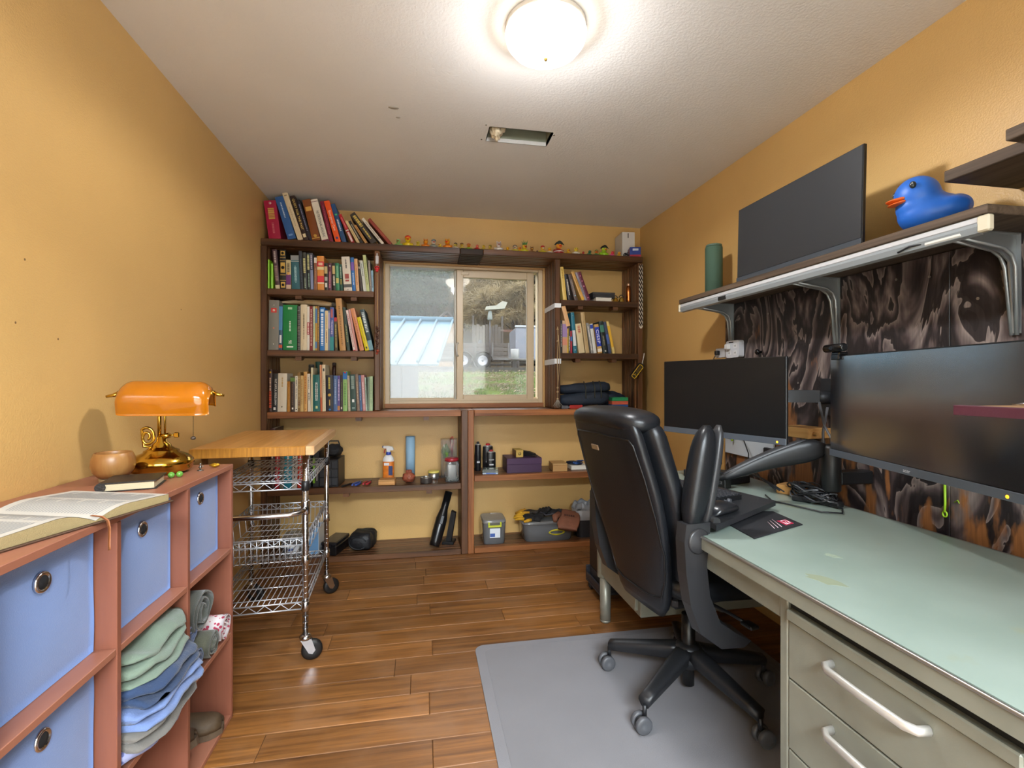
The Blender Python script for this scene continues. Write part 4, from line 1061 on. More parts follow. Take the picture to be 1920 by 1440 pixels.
BOOKS = {
'T': [
    (-0.959, 7.2, 0.075, 0.254, 'a3123a', 'crimson hardback with gold title'),
    (-0.842, 19.2, 0.051, 0.286, '2d5a93', 'royal blue hardback'),
    (-0.79, 19.4, 0.033, 0.322, 'd6c3a0', 'tall cream hardback'),
    (-0.758, 20.0, 0.03, 0.303, '2b1713', 'dark brown hardback with bold yellow title'),
    (-0.731, 20.0, 0.022, 0.278, '1c1a26', 'thin blue-black hardback'),
    (-0.694, 16.9, 0.052, 0.279, '7d4313', 'thick brown leather-look hardback with gold bands'),
    (-0.641, 18.1, 0.044, 0.284, 'e0d6c4', 'white paperback with large dark title'),
    (-0.607, 16.1, 0.025, 0.277, '7a1530', 'maroon paperback'),
    (-0.568, 18.6, 0.035, 0.282, 'ee5a1c', 'bright orange paperback with white title'),
    (-0.528, 19.7, 0.029, 0.267, '244a78', 'blue paperback with green mark'),
    (-0.469, 27.6, 0.021, 0.205, 'b3202c', 'thin red paperback with white label'),
    (-0.433, 32.3, 0.018, 0.167, 'd3b987', 'short cream paperback'),
    (-0.405, 32.4, 0.018, 0.166, '26241f', 'short black paperback'),
    (-0.372, 35.6, 0.017, 0.139, 'b5854a', 'short tan paperback'),
    (-0.321, 36.6, 0.037, 0.237, '3a332e', 'thick charcoal paperback with yellow title'),
    (-0.261, 38.9, 0.018, 0.212, 'd9cfbd', 'slim white paperback'),
    (-0.208, 41.5, 0.021, 0.22, '8f3a2c', 'brick red hardback'),
],
'A': [
    (-0.941, 4.9, 0.027, 0.26, '4a3036', 'mottled plum paperback with cream foot'),
    (-0.906, 4.0, 0.036, 0.259, '1d1a14', 'black hardback with gold ornaments'),
    (-0.872, 3.8, 0.029, 0.195, 'c9b98c', 'cream and purple paperback'),
    (-0.824, 5.8, 0.051, 0.226, '2f6068', 'thick teal hardback with grey head'),
    (-0.787, 5.6, 0.019, 0.256, '2b3038', 'tall slate grey paperback'),
    (-0.765, 5.5, 0.023, 0.248, '30332f', 'dark grey paperback with pale yellow title'),
    (-0.742, 5.1, 0.022, 0.247, '2c3230', 'second dark grey paperback with pale yellow title'),
    (-0.719, 4.9, 0.017, 0.246, '4a4a58', 'dark grey and lavender paperback'),
    (-0.703, 3.4, 0.018, 0.218, '8a5a40', 'thin brown paperback with white head'),
    (-0.67, 4.2, 0.043, 0.231, 'd58a3c', 'thick orange hardback with red bands'),
    (-0.633, 4.1, 0.024, 0.183, '25221c', 'short black paperback with gold panel'),
    (-0.606, 3.4, 0.021, 0.184, '5a2a3a', 'short plum paperback'),
    (-0.578, 4.0, 0.022, 0.188, '2a2620', 'short black paperback with gold label'),
    (-0.555, 2.1, 0.023, 0.187, '2e7a55', 'short green paperback'),
    (-0.531, 2.5, 0.016, 0.181, '1f4a3c', 'short dark green paperback'),
    (-0.489, 4.4, 0.052, 0.233, 'd8cfc0', 'thick white hardback with red emblem'),
    (-0.45, 3.7, 0.022, 0.231, '2f6fb4', 'blue and violet paperback'),
    (-0.426, 3.6, 0.021, 0.221, 'd6a878', 'peach paperback'),
    (-0.401, 6.8, 0.013, 0.185, '3c322c', 'thin dark brown paperback'),
    (-0.379, 8.4, 0.02, 0.213, 'c9ccc2', 'grey-white paperback'),
    (-0.359, 9.4, 0.02, 0.251, 'b7bf86', 'tall pale green paperback'),
    (-0.341, 7.2, 0.014, 0.215, '7d736a', 'grey-brown paperback'),
    (-0.328, 6.3, 0.01, 0.145, '8fb2cc', 'thin light blue booklet'),
    (-0.317, 6.1, 0.009, 0.15, '8fb6b0', 'thin pale teal booklet'),
],
'B': [
    (-0.966, -0.7, 0.061, 0.328, '7d7a70', 'grey ring binder with red star badge'),
    (-0.923, -0.6, 0.022, 0.292, '33566e', 'blue and black paperback'),
    (-0.867, -0.2, 0.087, 0.3, '0f7a3c', 'very thick bright green paperback'),
    (-0.805, 1.8, 0.021, 0.293, '1f1e22', 'black comb-bound manual'),
    (-0.776, 1.1, 0.041, 0.304, 'd2c2a2', 'thick cream paperback'),
    (-0.75, 0.6, 0.016, 0.29, 'd9d4c8', 'white paperback with red label'),
    (-0.731, 1.0, 0.019, 0.293, '7a2426', 'dark red paperback'),
    (-0.714, 1.0, 0.013, 0.293, 'bfc9a8', 'pale green paperback'),
    (-0.701, 0.8, 0.012, 0.294, 'b98f35', 'yellow and blue paperback'),
    (-0.688, 0.6, 0.012, 0.296, '7a5426', 'brown paperback with gold edge'),
    (-0.661, 1.0, 0.032, 0.289, '1f6cb0', 'bright blue paperback with white title'),
    (-0.634, 1.3, 0.02, 0.268, 'd8c69c', 'short cream paperback'),
    (-0.616, 1.9, 0.012, 0.268, '6f7f99', 'thin grey-blue paperback'),
    (-0.597, 2.0, 0.024, 0.29, '4a5a98', 'purple and teal paperback'),
    (-0.567, 4.6, 0.019, 0.223, '4a3f26', 'short black paperback with red head'),
    (-0.528, 7.9, 0.038, 0.364, 'b98a52', 'tall tan hardback'),
    (-0.497, 9.2, 0.019, 0.294, '2f4038', 'dark green hardback'),
    (-0.463, 13.3, 0.015, 0.278, 'd9c7c2', 'white booklet with red edge'),
    (-0.448, 12.9, 0.013, 0.283, 'c88f88', 'thin pink booklet'),
    (-0.414, 15.8, 0.027, 0.291, 'cf8a60', 'salmon paperback with white edge'),
    (-0.378, 17.3, 0.026, 0.232, 'd6c413', 'bright yellow paperback'),
    (-0.337, 16.1, 0.031, 0.285, '30464c', 'dark teal hardback with silver panel'),
],
'C': [
    (-1.0, -0.0, 0.021, 0.28, '3a1f1a', 'black paperback with flame print'),
    (-0.974, -0.7, 0.032, 0.252, '201f1f', 'black paperback with bold white title'),
    (-0.927, -1.1, 0.055, 0.254, 'd2c9b4', 'thick cream hardback'),
    (-0.891, -0.0, 0.021, 0.201, 'b57c2c', 'short mustard paperback'),
    (-0.863, 0.5, 0.029, 0.232, '3c2c24', 'dark brown paperback with green head'),
    (-0.828, 2.4, 0.016, 0.237, 'ddd6c2', 'white paperback with black title'),
    (-0.81, 2.0, 0.015, 0.261, '8a6a38', 'brown and gold paperback'),
    (-0.792, 2.9, 0.018, 0.239, 'c8a86c', 'tan paperback'),
    (-0.769, 3.5, 0.021, 0.265, 'd0a05c', 'orange-tan paperback'),
    (-0.74, 4.6, 0.018, 0.251, 'd8cfbe', 'white paperback with small black title'),
    (-0.726, 2.7, 0.012, 0.292, 'cfc4a0', 'tall pale cream paperback'),
    (-0.697, 3.8, 0.044, 0.245, '0f5f5c', 'wide teal paperback with white title'),
    (-0.668, 4.2, 0.011, 0.311, 'c98a62', 'tall thin white and orange booklet'),
    (-0.651, 3.9, 0.02, 0.312, 'd6c8a8', 'tallest cream paperback'),
    (-0.615, 4.3, 0.047, 0.242, '1c1e2a', 'thick black paperback with gold emblem'),
    (-0.58, 3.4, 0.025, 0.239, '4a6696', 'slate blue paperback'),
    (-0.554, 3.1, 0.016, 0.239, '5a4a8a', 'violet paperback'),
    (-0.535, 3.1, 0.015, 0.242, '3a302c', 'thin dark paperback'),
    (-0.51, 3.4, 0.028, 0.269, '8fb870', 'light green paperback with blue head'),
    (-0.48, 5.0, 0.013, 0.24, 'c8bda4', 'spiral-bound cream notebook'),
    (-0.454, 4.2, 0.036, 0.247, '2f4a44', 'dark green hardback with white tag'),
    (-0.422, 4.4, 0.019, 0.25, '7a6658', 'brown cloth hardback'),
    (-0.404, 3.3, 0.015, 0.242, '3f5f8a', 'thin blue hardback'),
    (-0.384, 2.8, 0.021, 0.244, 'c48f90', 'pink paperback'),
    (-0.368, 2.5, 0.009, 0.228, 'a9c0b4', 'thin pale teal booklet'),
    (-0.358, 2.0, 0.011, 0.231, '7f9080', 'grey-green spiral booklet'),
    (-0.341, 1.7, 0.022, 0.235, 'a8bf98', 'pale green paperback'),
],
'D': [
    (1.021, 6.4, 0.028, 0.244, 'd8b860', 'tall straw yellow paperback'),
    (1.069, 12.2, 0.027, 0.193, '1d1c20', 'black paperback'),
    (1.106, 18.2, 0.025, 0.195, '5a4a44', 'grey-brown paperback'),
    (1.154, 25.1, 0.023, 0.222, 'c99a50', 'tan paperback with gold foot'),
    (1.184, 24.0, 0.014, 0.219, '8f8a98', 'thin lilac grey booklet'),
    (1.21, 22.5, 0.028, 0.22, '5c2238', 'maroon album'),
],
'E': [
    (0.991, 0.2, 0.017, 0.239, '22201e', 'thin black booklet beside the window post'),
    (1.024, 2.7, 0.038, 0.237, 'c0a07c', 'tan and purple paperback'),
    (1.049, 3.2, 0.009, 0.181, 'd8b418', 'very thin yellow booklet'),
    (1.062, 3.0, 0.012, 0.211, '4a4440', 'thin dark paperback'),
    (1.077, 4.2, 0.013, 0.163, 'a02838', 'thin red paperback'),
    (1.098, 7.5, 0.026, 0.3, '1f6f86', 'tall teal paperback with white label'),
    (1.157, 7.7, 0.045, 0.217, 'd2c198', 'pale cream paperback with red title'),
    (1.2, 7.6, 0.029, 0.303, 'b39a6c', 'tall tan hardback'),
    (1.236, 9.7, 0.018, 0.226, '8a8a86', 'thin grey and white paperback'),
    (1.258, 8.4, 0.023, 0.219, 'cfd2cc', 'white paperback with blue square'),
    (1.299, 8.2, 0.034, 0.217, 'c09a58', 'tan paperback with blue title panel'),
    (1.342, 9.1, 0.031, 0.24, '1f2a28', 'black paperback with green panel'),
    (1.378, 10.6, 0.02, 0.239, '3a4560', 'black and blue paperback'),
    (1.405, 13.2, 0.018, 0.244, 'd8c078', 'white and yellow paperback'),
],
}

# ================================================================== books
SPINE_Y = YF + .02
BOOK_EXTRA = {}
paper_m = mat('book_pages', 'cdbf9f', .85, bump=.5, bscale=900)
GOLD, WHITE, INK, YEL = 'c9a24a', 'e6e2d8', '23201d', 'e2c65a'
def lum(c): return .3 * int(c[0:2], 16) + .59 * int(c[2:4], 16) + .11 * int(c[4:6], 16)
def ink(c): return mat('print_' + c, c, .55)
def book(label, x, lean, t, H, col, z, depth, decos, ydepth=0.0, group='books'):
    th = R(lean)
    # rest on the lower corner
    zoff = (t / 2) * abs(math.sin(th))
    e = thing('book', label, 'book', (x, SPINE_Y + ydepth, z + zoff + .0006), rot=(0, -th, 0), group=group)
    cv = mat('cover_' + col, col, .5, spec=.45)
    d = depth; k = .0022 if t > .016 else .0012
    sp = []
    n = 5
    for i in range(n + 1):      # slightly rounded spine
        a = -1 + 2 * i / n; sp.append((a * t / 2, .0025 * a * a if t > .02 else .0008 * a * a))
    poly = sp + [(t / 2, d), (t / 2 - k, d), (t / 2 - k, .006), (-t / 2 + k, .006), (-t / 2 + k, d), (-t / 2, d)]
    MB().prism(poly, 0, H, 2).build('cover', cv, e)
    MB().box(-t / 2 + k, t / 2 - k, .006, d - .004, .003, H - .003).build('pages', paper_m, e)
    for q in decos:
        kind = q[0]
        if kind == 'band':      # coloured band on the spine: v0 v1 colour
            MB().box(-t / 2 + .0003, t / 2 - .0003, -.0009, .003, H * q[1], H * q[2]).build('spine_band', ink(q[3]), e)
        elif kind == 'block':   # centred printed block: v0 v1 rel-width colour
            MB().box(-t / 2 * q[3], t / 2 * q[3], -.0011, .002, H * q[1], H * q[2]).build('spine_print', ink(q[4]), e)
        elif kind == 'text':    # text v0 v1 colour string
            me = text_mesh(q[4], t * q[5], ink(q[3]), 'spine_title', width=H * (q[2] - q[1]), extrude=.0002)
            o = obj('spine_title', me, e)
            o.matrix_local = Matrix(((0, 1, 0, q[6] if len(q) > 6 else 0), (0, 0, -1, -.0013), (-1, 0, 0, H * (q[1] + q[2]) / 2), (0, 0, 0, 1)))
        elif kind == 'line':    # a line of unreadable small print
            rr = random.Random(int(H * 1e4) + int(t * 1e5)); b = MB(); zz = q[1]
            while zz < q[2]:
                L_ = rr.uniform(.010, .035)
                w = t * q[4] / 2
                b.box(-w, w, -.0010, .0015, H * zz, H * min(q[2], zz + L_)); zz += L_ + rr.uniform(.006, .018)
            b.build('spine_title', ink(q[3]), e)
        elif kind == 'dot':
            b = MB(); b.T = Matrix.Translation((0, -.0002, H * q[1])) @ Matrix.Rotation(R(90), 4, 'X'); b.lathe([(0, 0), (t * q[2] / 2, 0), (t * q[2] / 2, .001), (0, .001)], (0, 0, 0), 14)
            b.build('emblem', ink(q[3]), e)
        elif kind == 'spiral':
            b = MB()
            for i in range(int(H / .008)): b.tube([(-t * .3, .002, .006 + i * .008), (-t * .2, -.003, .0065 + i * .008), (t * .2, -.003, .007 + i * .008), (t * .3, .002, .0075 + i * .008)], .0009, 4)
            b.build('binding', ink('d8d4c8' if lum(col) < 90 else '4a463e'), e)
    return e
D_ = {   # row -> index -> decorations (v measured up the spine)
 'T': {0: [('line', .52, .80, GOLD, .5), ('line', .15, .42, 'c4606a', .16), ('dot', .93, .22, 'e0b0b0')], 1: [('line', .50, .86, 'b8c4d8', .16), ('block', .08, .12, .5, '6f94c4')],
       2: [('block', .93, .95, .5, '8a7a5c'), ('line', .3, .7, 'b09c78', .14)], 3: [('text', .24, .93, 'e8c86a', 'QUEST FOR THE PAST', .62), ('block', .07, .15, .6, 'd8c9a0')], 4: [('line', .25, .9, '7a7c98', .35)],
       5: [('block', .72, .82, .7, 'd0a04a'), ('band', .055, .075, GOLD), ('dot', .12, .4, GOLD)], 6: [('text', .10, .72, '3a4440', 'NUTRITIONAL HEALING', .55), ('band', .94, .95, '6a2a30'), ('band', .0, .035, '6a2030')],
       7: [('line', .2, .9, 'a84a60', .2)], 8: [('text', .28, .76, 'f6e6d8', 'Emergency Care', .60), ('dot', .10, .45, '5a5a9c')], 9: [('line', .3, .6, 'd8dce4', .35), ('dot', .72, .5, '3fae6a')],
       10: [('band', .42, .46, 'd8d4cc'), ('block', .05, .38, .6, 'd8c4c0'), ('line', .52, .9, 'e08888', .3)], 11: [('line', .2, .8, '9c8656', .2)], 12: [('line', .2, .85, 'b0a890', .35)], 13: [('line', .2, .8, '7a5028', .2)],
       14: [('line', .55, .92, YEL, .5), ('line', .14, .50, YEL, .26)], 15: [('line', .2, .85, '7f7a70', .35)], 16: [('line', .3, .6, 'b06a50', .15)]},
 'A': {0: [('band', 0, .10, 'cfc39c'), ('line', .65, .95, 'c8b8b0', .4), ('line', .2, .6, '9a8078', .6)], 1: [('block', .86, .97, .7, GOLD), ('dot', .915, .5, '1d1a14'), ('block', .42, .68, .75, GOLD), ('dot', .55, .6, '1d1a14'), ('block', .04, .18, .7, GOLD), ('dot', .11, .5, '1d1a14'), ('band', .72, .73, GOLD), ('band', .80, .81, GOLD), ('band', .22, .23, GOLD), ('band', .36, .37, GOLD)],
       2: [('band', .16, .50, '6a2f6e'), ('line', .6, .9, '5a4a3a', .5), ('dot', .54, .7, 'd8a860'), ('band', 0, .14, 'c8a890')], 3: [('band', .86, 1.0, '8a8f90'), ('line', .2, .7, '9cc0c4', .12), ('line', .24, .66, '9cc0c4', .3), ('band', .82, .83, 'd0d4d0')],
       4: [('line', .2, .8, '4a5460', .2)], 5: [('line', .45, .85, 'c8c48a', .55), ('line', .05, .32, '8fa08a', .3)], 6: [('line', .55, .95, 'c8c48a', .55), ('line', .08, .45, '7f9a88', .3)], 7: [('line', .58, .95, 'b4b0c0', .5), ('band', .02, .54, '7f88a8')],
       8: [('band', .84, 1, 'd8cfc4'), ('line', .2, .7, 'b08060', .3)], 9: [('band', .70, .84, 'd0303c'), ('band', .60, .68, 'e0d0a0'), ('band', .24, .42, 'd0303c'), ('band', .20, .23, 'e8e0cc'), ('line', .73, .81, 'f0d0b0', .6)], 10: [('block', .62, .88, .75, 'c8b078'), ('block', .36, .50, .7, 'a8a8a0'), ('block', .12, .28, .5, 'd8d4c8')],
       11: [('line', .1, .7, 'c07a8a', .4), ('dot', .9, .5, 'd0c8c8')], 12: [('block', .60, .9, .75, 'c8b078'), ('line', .2, .55, 'd8d4c4', .5)], 13: [('line', .5, .9, '8fc4a0', .4), ('block', .28, .46, .7, 'c8b868')], 14: [('line', .5, .9, 'b8c4b0', .35), ('block', .25, .45, .7, '8a8040')],
       15: [('line', .66, .93, '4a4a48', .16), ('block', .36, .50, .5, 'a04a44'), ('block', .28, .33, .45, 'a04a44'), ('band', .11, .20, '4a4a4a'), ('dot', .05, .1, '333333')], 16: [('band', .62, .86, '7a5ab0'), ('line', .2, .55, 'c8d8e8', .3)], 17: [('line', .2, .85, 'b06a48', .3)], 18: [('block', .84, .92, .6, 'c8c0b0')], 19: [('line', .5, .9, '6a7068', .3)], 20: [('line', .2, .8, '7f8450', .25)], 21: [('line', .2, .9, 'b0a89c', .3)]},
 'B': {0: [('block', .75, .84, .55, 'c83a34'), ('dot', .795, .26, 'e8c8b8'), ('dot', .90, .10, 'd8d4c8'), ('dot', .12, .12, 'd8d4c8'), ('dot', .44, .16, 'd87a60')], 1: [('band', .45, .98, '4a84b0'), ('block', .16, .34, .5, 'd8d8d8'), ('band', .05, .12, 'c8552c')], 2: [('block', .90, .95, .30, 'a8d0a8'), ('line', .42, .64, 'd8e8d8', .10), ('text', .14, .22, 'f0f0e8', '90', .34), ('block', .06, .09, .45, 'e0e8dc')],
       3: [('block', .44, .54, .9, '3a3428'), ('spiral',)], 4: [('line', .25, .8, '7a6a50', .12), ('line', .5, .8, '8a7a5c', .2)], 5: [('band', .36, .64, 'a02838'), ('line', .38, .62, 'e8d8d0', .5)], 6: [('line', .1, .95, 'c8a89c', .4)], 7: [('line', .3, .9, '7a8a6a', .3)], 8: [('band', .62, .95, '4a78a8'), ('band', .05, .2, '4a78a8')], 9: [('line', .2, .9, 'c8a458', .4)],
       10: [('line', .12, .86, 'e6eef6', .46), ('block', .90, .96, .6, 'b8d4ec')], 11: [('line', .2, .5, '8a5a40', .3), ('line', .55, .9, 'b8a070', .4)], 12: [('band', .55, .95, 'a8a0c0')], 13: [('text', .38, .70, 'e0d0e0', 'TRADING', .62), ('band', .0, .32, '2f8a8c'), ('block', .76, .96, .5, 'a85a58')], 14: [('band', .88, 1, 'b02c34'), ('line', .1, .8, 'b0a060', .4)], 15: [('line', .1, .85, '7f5a30', .22)], 16: [('line', .2, .6, 'a8a868', .3)], 17: [('band', .0, .02, 'b83a40'), ('line', .1, .9, 'b05058', .3)], 18: [], 19: [('line', .1, .8, 'b05a38', .25)], 20: [('block', .06, .12, .4, '4a4420'), ('line', .3, .9, 'a89410', .2)], 21: [('line', .45, .93, 'c9d4d4', .6), ('band', .02, .25, '6f98a4')]},
 'C': {0: [('line', .1, .5, 'd85a30', .6), ('line', .5, .8, 'd8b090', .4), ('dot', .93, .6, 'd0a020')], 1: [('text', .18, .86, 'e8e4dc', 'EAT LIKE A WILD MAN', .42, .006), ('line', .22, .84, '8f8f8a', .10), ('block', .05, .12, .4, 'd8d4cc')], 2: [('line', .65, .9, 'b8924a', .16), ('dot', .13, .16, '7a6a4a')], 3: [('line', .2, .8, 'd0a050', .15)], 4: [('band', .86, .97, '5a7a3a'), ('block', .07, .12, .3, 'e8e4dc'), ('line', .2, .8, '6a5446', .25)],
       5: [('text', .36, .66, '2a2826', 'Third Wave', .70), ('dot', .06, .5, '2a2826'), ('line', .72, .96, '4a4844', .35)], 6: [('line', .1, .9, 'c8b078', .4), ('band', .15, .3, '5a2a20')], 7: [('line', .2, .9, 'a07c44', .4)], 8: [('line', .2, .9, 'a8642c', .35), ('dot', .06, .3, '7a4a20')], 9: [('line', .3, .5, '2a2826', .4), ('line', .6, .9, '8a8478', .4)], 10: [], 11: [('line', .34, .78, 'd8e4dc', .14), ('line', .30, .80, 'e8f0ea', .34), ('block', .08, .15, .3, 'c8cc90')], 12: [('band', .0, .3, 'b8552c')], 13: [('block', .86, .92, .5, '3a3a38'), ('line', .4, .7, '8a7c60', .2)],
       14: [('line', .62, .94, 'd0c050', .24), ('dot', .45, .45, GOLD), ('block', .16, .32, .14, GOLD), ('dot', .05, .3, '3a7ab0')], 15: [('line', .2, .9, '9ab0d0', .35)], 16: [('line', .3, .9, 'd0c0d8', .4), ('band', .03, .15, 'b87a40')], 17: [('block', .06, .12, .5, 'd8c8c0'), ('line', .3, .8, '6f7a50', .3)], 18: [('band', .80, .98, '1f6ab4'), ('dot', .965, .4, 'd83040'), ('line', .15, .7, '5a8a4a', .35)], 19: [('spiral',)], 20: [('line', .6, .95, '9ab0a8', .5), ('block', .24, .32, .4, 'e0e4e0'), ('line', .06, .1, '9ab0a8', .5)], 21: [('line', .2, .8, 'c0ac90', .25)], 22: [('line', .3, .8, 'a8b8d0', .25)], 23: [('line', .2, .8, 'e8d0d0', .3)], 25: [('spiral',)], 26: [('line', .2, .9, '6f8a68', .25)]},
 'D': {0: [('line', .65, .95, 'a88430', .3)], 2: [('line', .2, .8, 'b0a498', .25), ('dot', .18, .4, '7fa0b0')], 3: [('band', .03, .12, 'd0a030'), ('line', .3, .8, '8a6428', .2)], 5: [('dot', .86, .35, 'c87a98'), ('dot', .68, .35, 'c87a98'), ('dot', .50, .35, 'c87a98'), ('dot', .10, .3, 'c87a98')]},
 'E': {0: [('line', .2, .9, 'a8a49c', .3)], 1: [('band', .5, .9, '9a80b0'), ('band', .25, .45, 'd08a70')], 3: [('line', .1, .6, 'd8d4cc', .5)], 4: [('band', .55, .75, '3a6ab0')], 5: [('block', .18, .56, .8, 'd0d4d8'), ('dot', .92, .2, 'd8e4e8'), ('dot', .08, .3, 'd8e4e8')], 6: [('line', .68, .93, 'b0503c', .4)], 7: [('line', .3, .8, '8f7a50', .15)], 8: [('line', .1, .9, 'e0dcd8', .35)], 9: [('band', .84, .97, '2440a0')], 10: [('band', .24, .90, '1f3aa8'), ('text', .34, .82, 'f0f0f4', 'CISSP', .85), ('band', .05, .16, 'e0d8c8')], 11: [('band', .66, .88, '3f7a6a'), ('dot', .07, .4, 'd8d8d4'), ('line', .25, .55, '8f8a70', .3)], 12: [('band', .3, .6, '3f5aa0')], 13: [('band', .2, .85, 'e0b030')]},
}
SHELF_PHRASE = {'T': ('top shelf', ZT), 'A': ('upper left shelf', ZA), 'B': ('middle left shelf', ZB_), 'C': ('lower left shelf', ZCc), 'D': ('upper right shelf', 1.797), 'E': ('lower right shelf', ZB_)}
for row, items in BOOKS.items():
    ph, z = SHELF_PHRASE[row]
    rr = random.Random(ord(row))
    prev = None
    for i, (x, lean, t, H, col, desc) in enumerate(items):
        # a book leans until it touches its neighbour; if it cannot, it stands a little further along
        def quad(x, l):
            th = R(l); c, s = math.cos(th), math.sin(th); z0 = t / 2 * abs(s)
            return [(x + a * c - b_ * s, z0 + a * s + b_ * c) for a, b_ in ((-t / 2, 0), (t / 2, 0), (t / 2, H), (-t / 2, H))]
        def hit(p, q):
            for poly in (p, q):
                for k in range(4):
                    (x0, y0), (x1, y1) = poly[k], poly[(k + 1) % 4]; nx, ny = y1 - y0, x0 - x1
                    a_ = [nx * u + ny * v for u, v in p]; b_ = [nx * u + ny * v for u, v in q]
                    if max(a_) < min(b_) or max(b_) < min(a_): return False
            return True
        lo_, hi_ = {'A': (-.966, -.321), 'B': (-.9885, -.321), 'C': (-.9885, -.321), 'D': (.989, 1.58), 'E': (.989, 1.58)}.get(row, (-1.02, 9))
        H = min(H, {'A': .27, 'B': .352, 'E': .325}.get(row, 1))
        x = max(x, lo_ + t / 2 + H * math.sin(R(max(0, lean))))  if i == 0 else x
        if prev:
            step = 0
            while hit(prev, quad(x, lean)):
                step += 1
                if lean > 0 and step < 14: lean -= .25
                else: x += .0008
        ex_ = x + t / 2 / math.cos(R(lean)) - hi_
        if ex_ > 0: t = max(.008, t - ex_); x -= ex_ / 2
        prev = quad(x + .0004, lean)
        dep = min(.15 if row in 'CE' else .235, max(.11, H * rr.uniform(.66, .76)))
        lab = '%s, %s from the left on %s' % (desc, ORD[i + 1], ph)
        book(lab, x, lean, t, H, col, z, dep, D_.get(row, {}).get(i, [('line', .2, .8, WHITE if lum(col) < 110 else INK, .25)]), rr.uniform(0, .012), 'books on the ' + ph)
# lime folder, second row of books, oddments among the books
t = thing('plastic_folder', 'lime green plastic folder at the end of the upper left shelf', 'folder', (-.9715, SPINE_Y, ZA + .0006), rot=(0, 0, 0))
b = MB()
b.prism([(-.019, 0), (-.016, -.004), (-.010, 0), (-.004, .16), (-.007, .16)], 0, .19, 2); b.build('cover', mat('lime_plastic', '8fd019', .35), t)
MB().prism([(.012, 0), (.003, -.003), (.008, .16), (.011, .16)], .002, .165, 2).build('flap', mat('lime_plastic', '8fd019', .35), t)
tk = thing('animal_horn', 'pale polished horn lying across the books on middle left shelf', 'horn', (-.78, 3.525, 1.7185), rot=(0, 0, R(3)))
pts, rs_ = [], []
for i in range(25):
    u = i / 24
    pts.append((-.165 + .335 * u, .02 * math.sin(u * 3), .019 + .013 * math.sin(u * math.pi) - .002 * u)); rs_.append(.006 + .014 * math.sin(min(1, u * 1.35) * math.pi / 2) ** 1.2 - .006 * max(0, u - .8) / .2)
b = MB(); b.tube(pts, rs_, 18); b.build('horn_body', wood('horn', 'b98a4a', 'd8ccae', 0, 9, rough=.35, stretch=.5, bump=.1, tint=0), tk)
MB().tube([pts[-1], (pts[-1][0] + .03, pts[-1][1], pts[-1][2])], [.0165, .015], 16).build('horn_cap', mat('horn_cap_grey', '6f675c', .5), tk)
# taller second-row green book, dark jars behind the lower left row
book('dark green book standing behind the wide teal paperback', -.70, 2.5, .03, .338, '1f5a4e', ZCc, .09, [], .165, 'books on the lower left shelf')
for (x, h_, r_, c, lab) in ((-.768, .318, .020, '57544e', 'small dark jar with grey lid behind the tan books'), (-.742, .290, .016, '4a2c28', 'short brown jar with lid behind the white book'), (-.615, .332, .013, '4a2420', 'slim dark red bottle behind the black book')):
    t = thing('jar', lab, 'jar', (x, 3.655, ZCc + .0005), group='jars behind the lower left books')
    MB().lathe([(r_ * .9, 0), (r_, .004), (r_, h_ - .03), (r_ * .8, h_ - .02)], (0, 0, 0), 16).build('body', mat('jar_' + c, c, .3), t)
    MB().lathe([(r_ * .95, h_ - .02), (r_ * .95, h_), (r_ * .7, h_ + .002)], (0, 0, 0), 16).build('lid', mat('jarlid_' + c, '6a6a66' if c == '57544e' else '3a2a26', .4), t)
# books in the bottom left bay behind the cart
xx = -.985
for i, (t_, H, col, desc) in enumerate(((.030, .40, '3a1a18', 'tall dark red book'), (.026, .335, 'b02430', 'bright red book'), (.022, .335, '7a7468', 'mottled grey booklet'), (.046, .33, '1f8aa4', 'thick turquoise book'), (.030, .33, 'cfcac0', 'white book'), (.030, .34, 'b8321c', 'orange-red book'), (.022, .31, '5a4436', 'thin brown book'), (.022, .30, '2c3034', 'thin black book'))):
    book('%s behind the wire cart, %s from the left on the low shelf' % (desc, ORD[i + 1]), xx + t_ / 2, -1.0, t_, H, col, ZLL, .2, [('line', .2, .8, WHITE if lum(col) < 110 else INK, .25)], .01, 'books behind the wire cart')
    xx += t_ + .004
# flat books and boxes on the right
xb = 1.155
def flat_box(name, label, cat, x0, x1, y0, y1, z0, h_, col, rot=0.0, lid=None, group=None, rough=.5):
    t = thing(name, label, cat, ((x0 + x1) / 2, (y0 + y1) / 2, z0 + .0006), rot, group)
    w, d = (x1 - x0) / 2, (y1 - y0) / 2
    m = mat('box_' + col, col, rough, var=.06)
    k = lid[0] if lid else .25
    MB().box(-w + .001, w - .001, -d + .001, d - .001, 0, h_ * (1 - k) - .0004, .0015).build('tray', m, t)
    MB().box(-w, w, -d, d, h_ * (1 - k), h_, .0015).build('lid', mat('box_' + lid[1], lid[1], rough, var=.06) if lid else m, t)
    return t
flat_box('white_carton', 'flat white carton under the black case on the upper right shelf', 'box', 1.262, 1.385, SPINE_Y, 3.60, 1.797, .028, 'd8d4ca')
flat_box('black_case', 'flat black case lying on the white carton', 'box', 1.245, 1.420, SPINE_Y + .02, 3.66, 1.8256, .042, '23252a', 0, (.4, '2b2e33'))
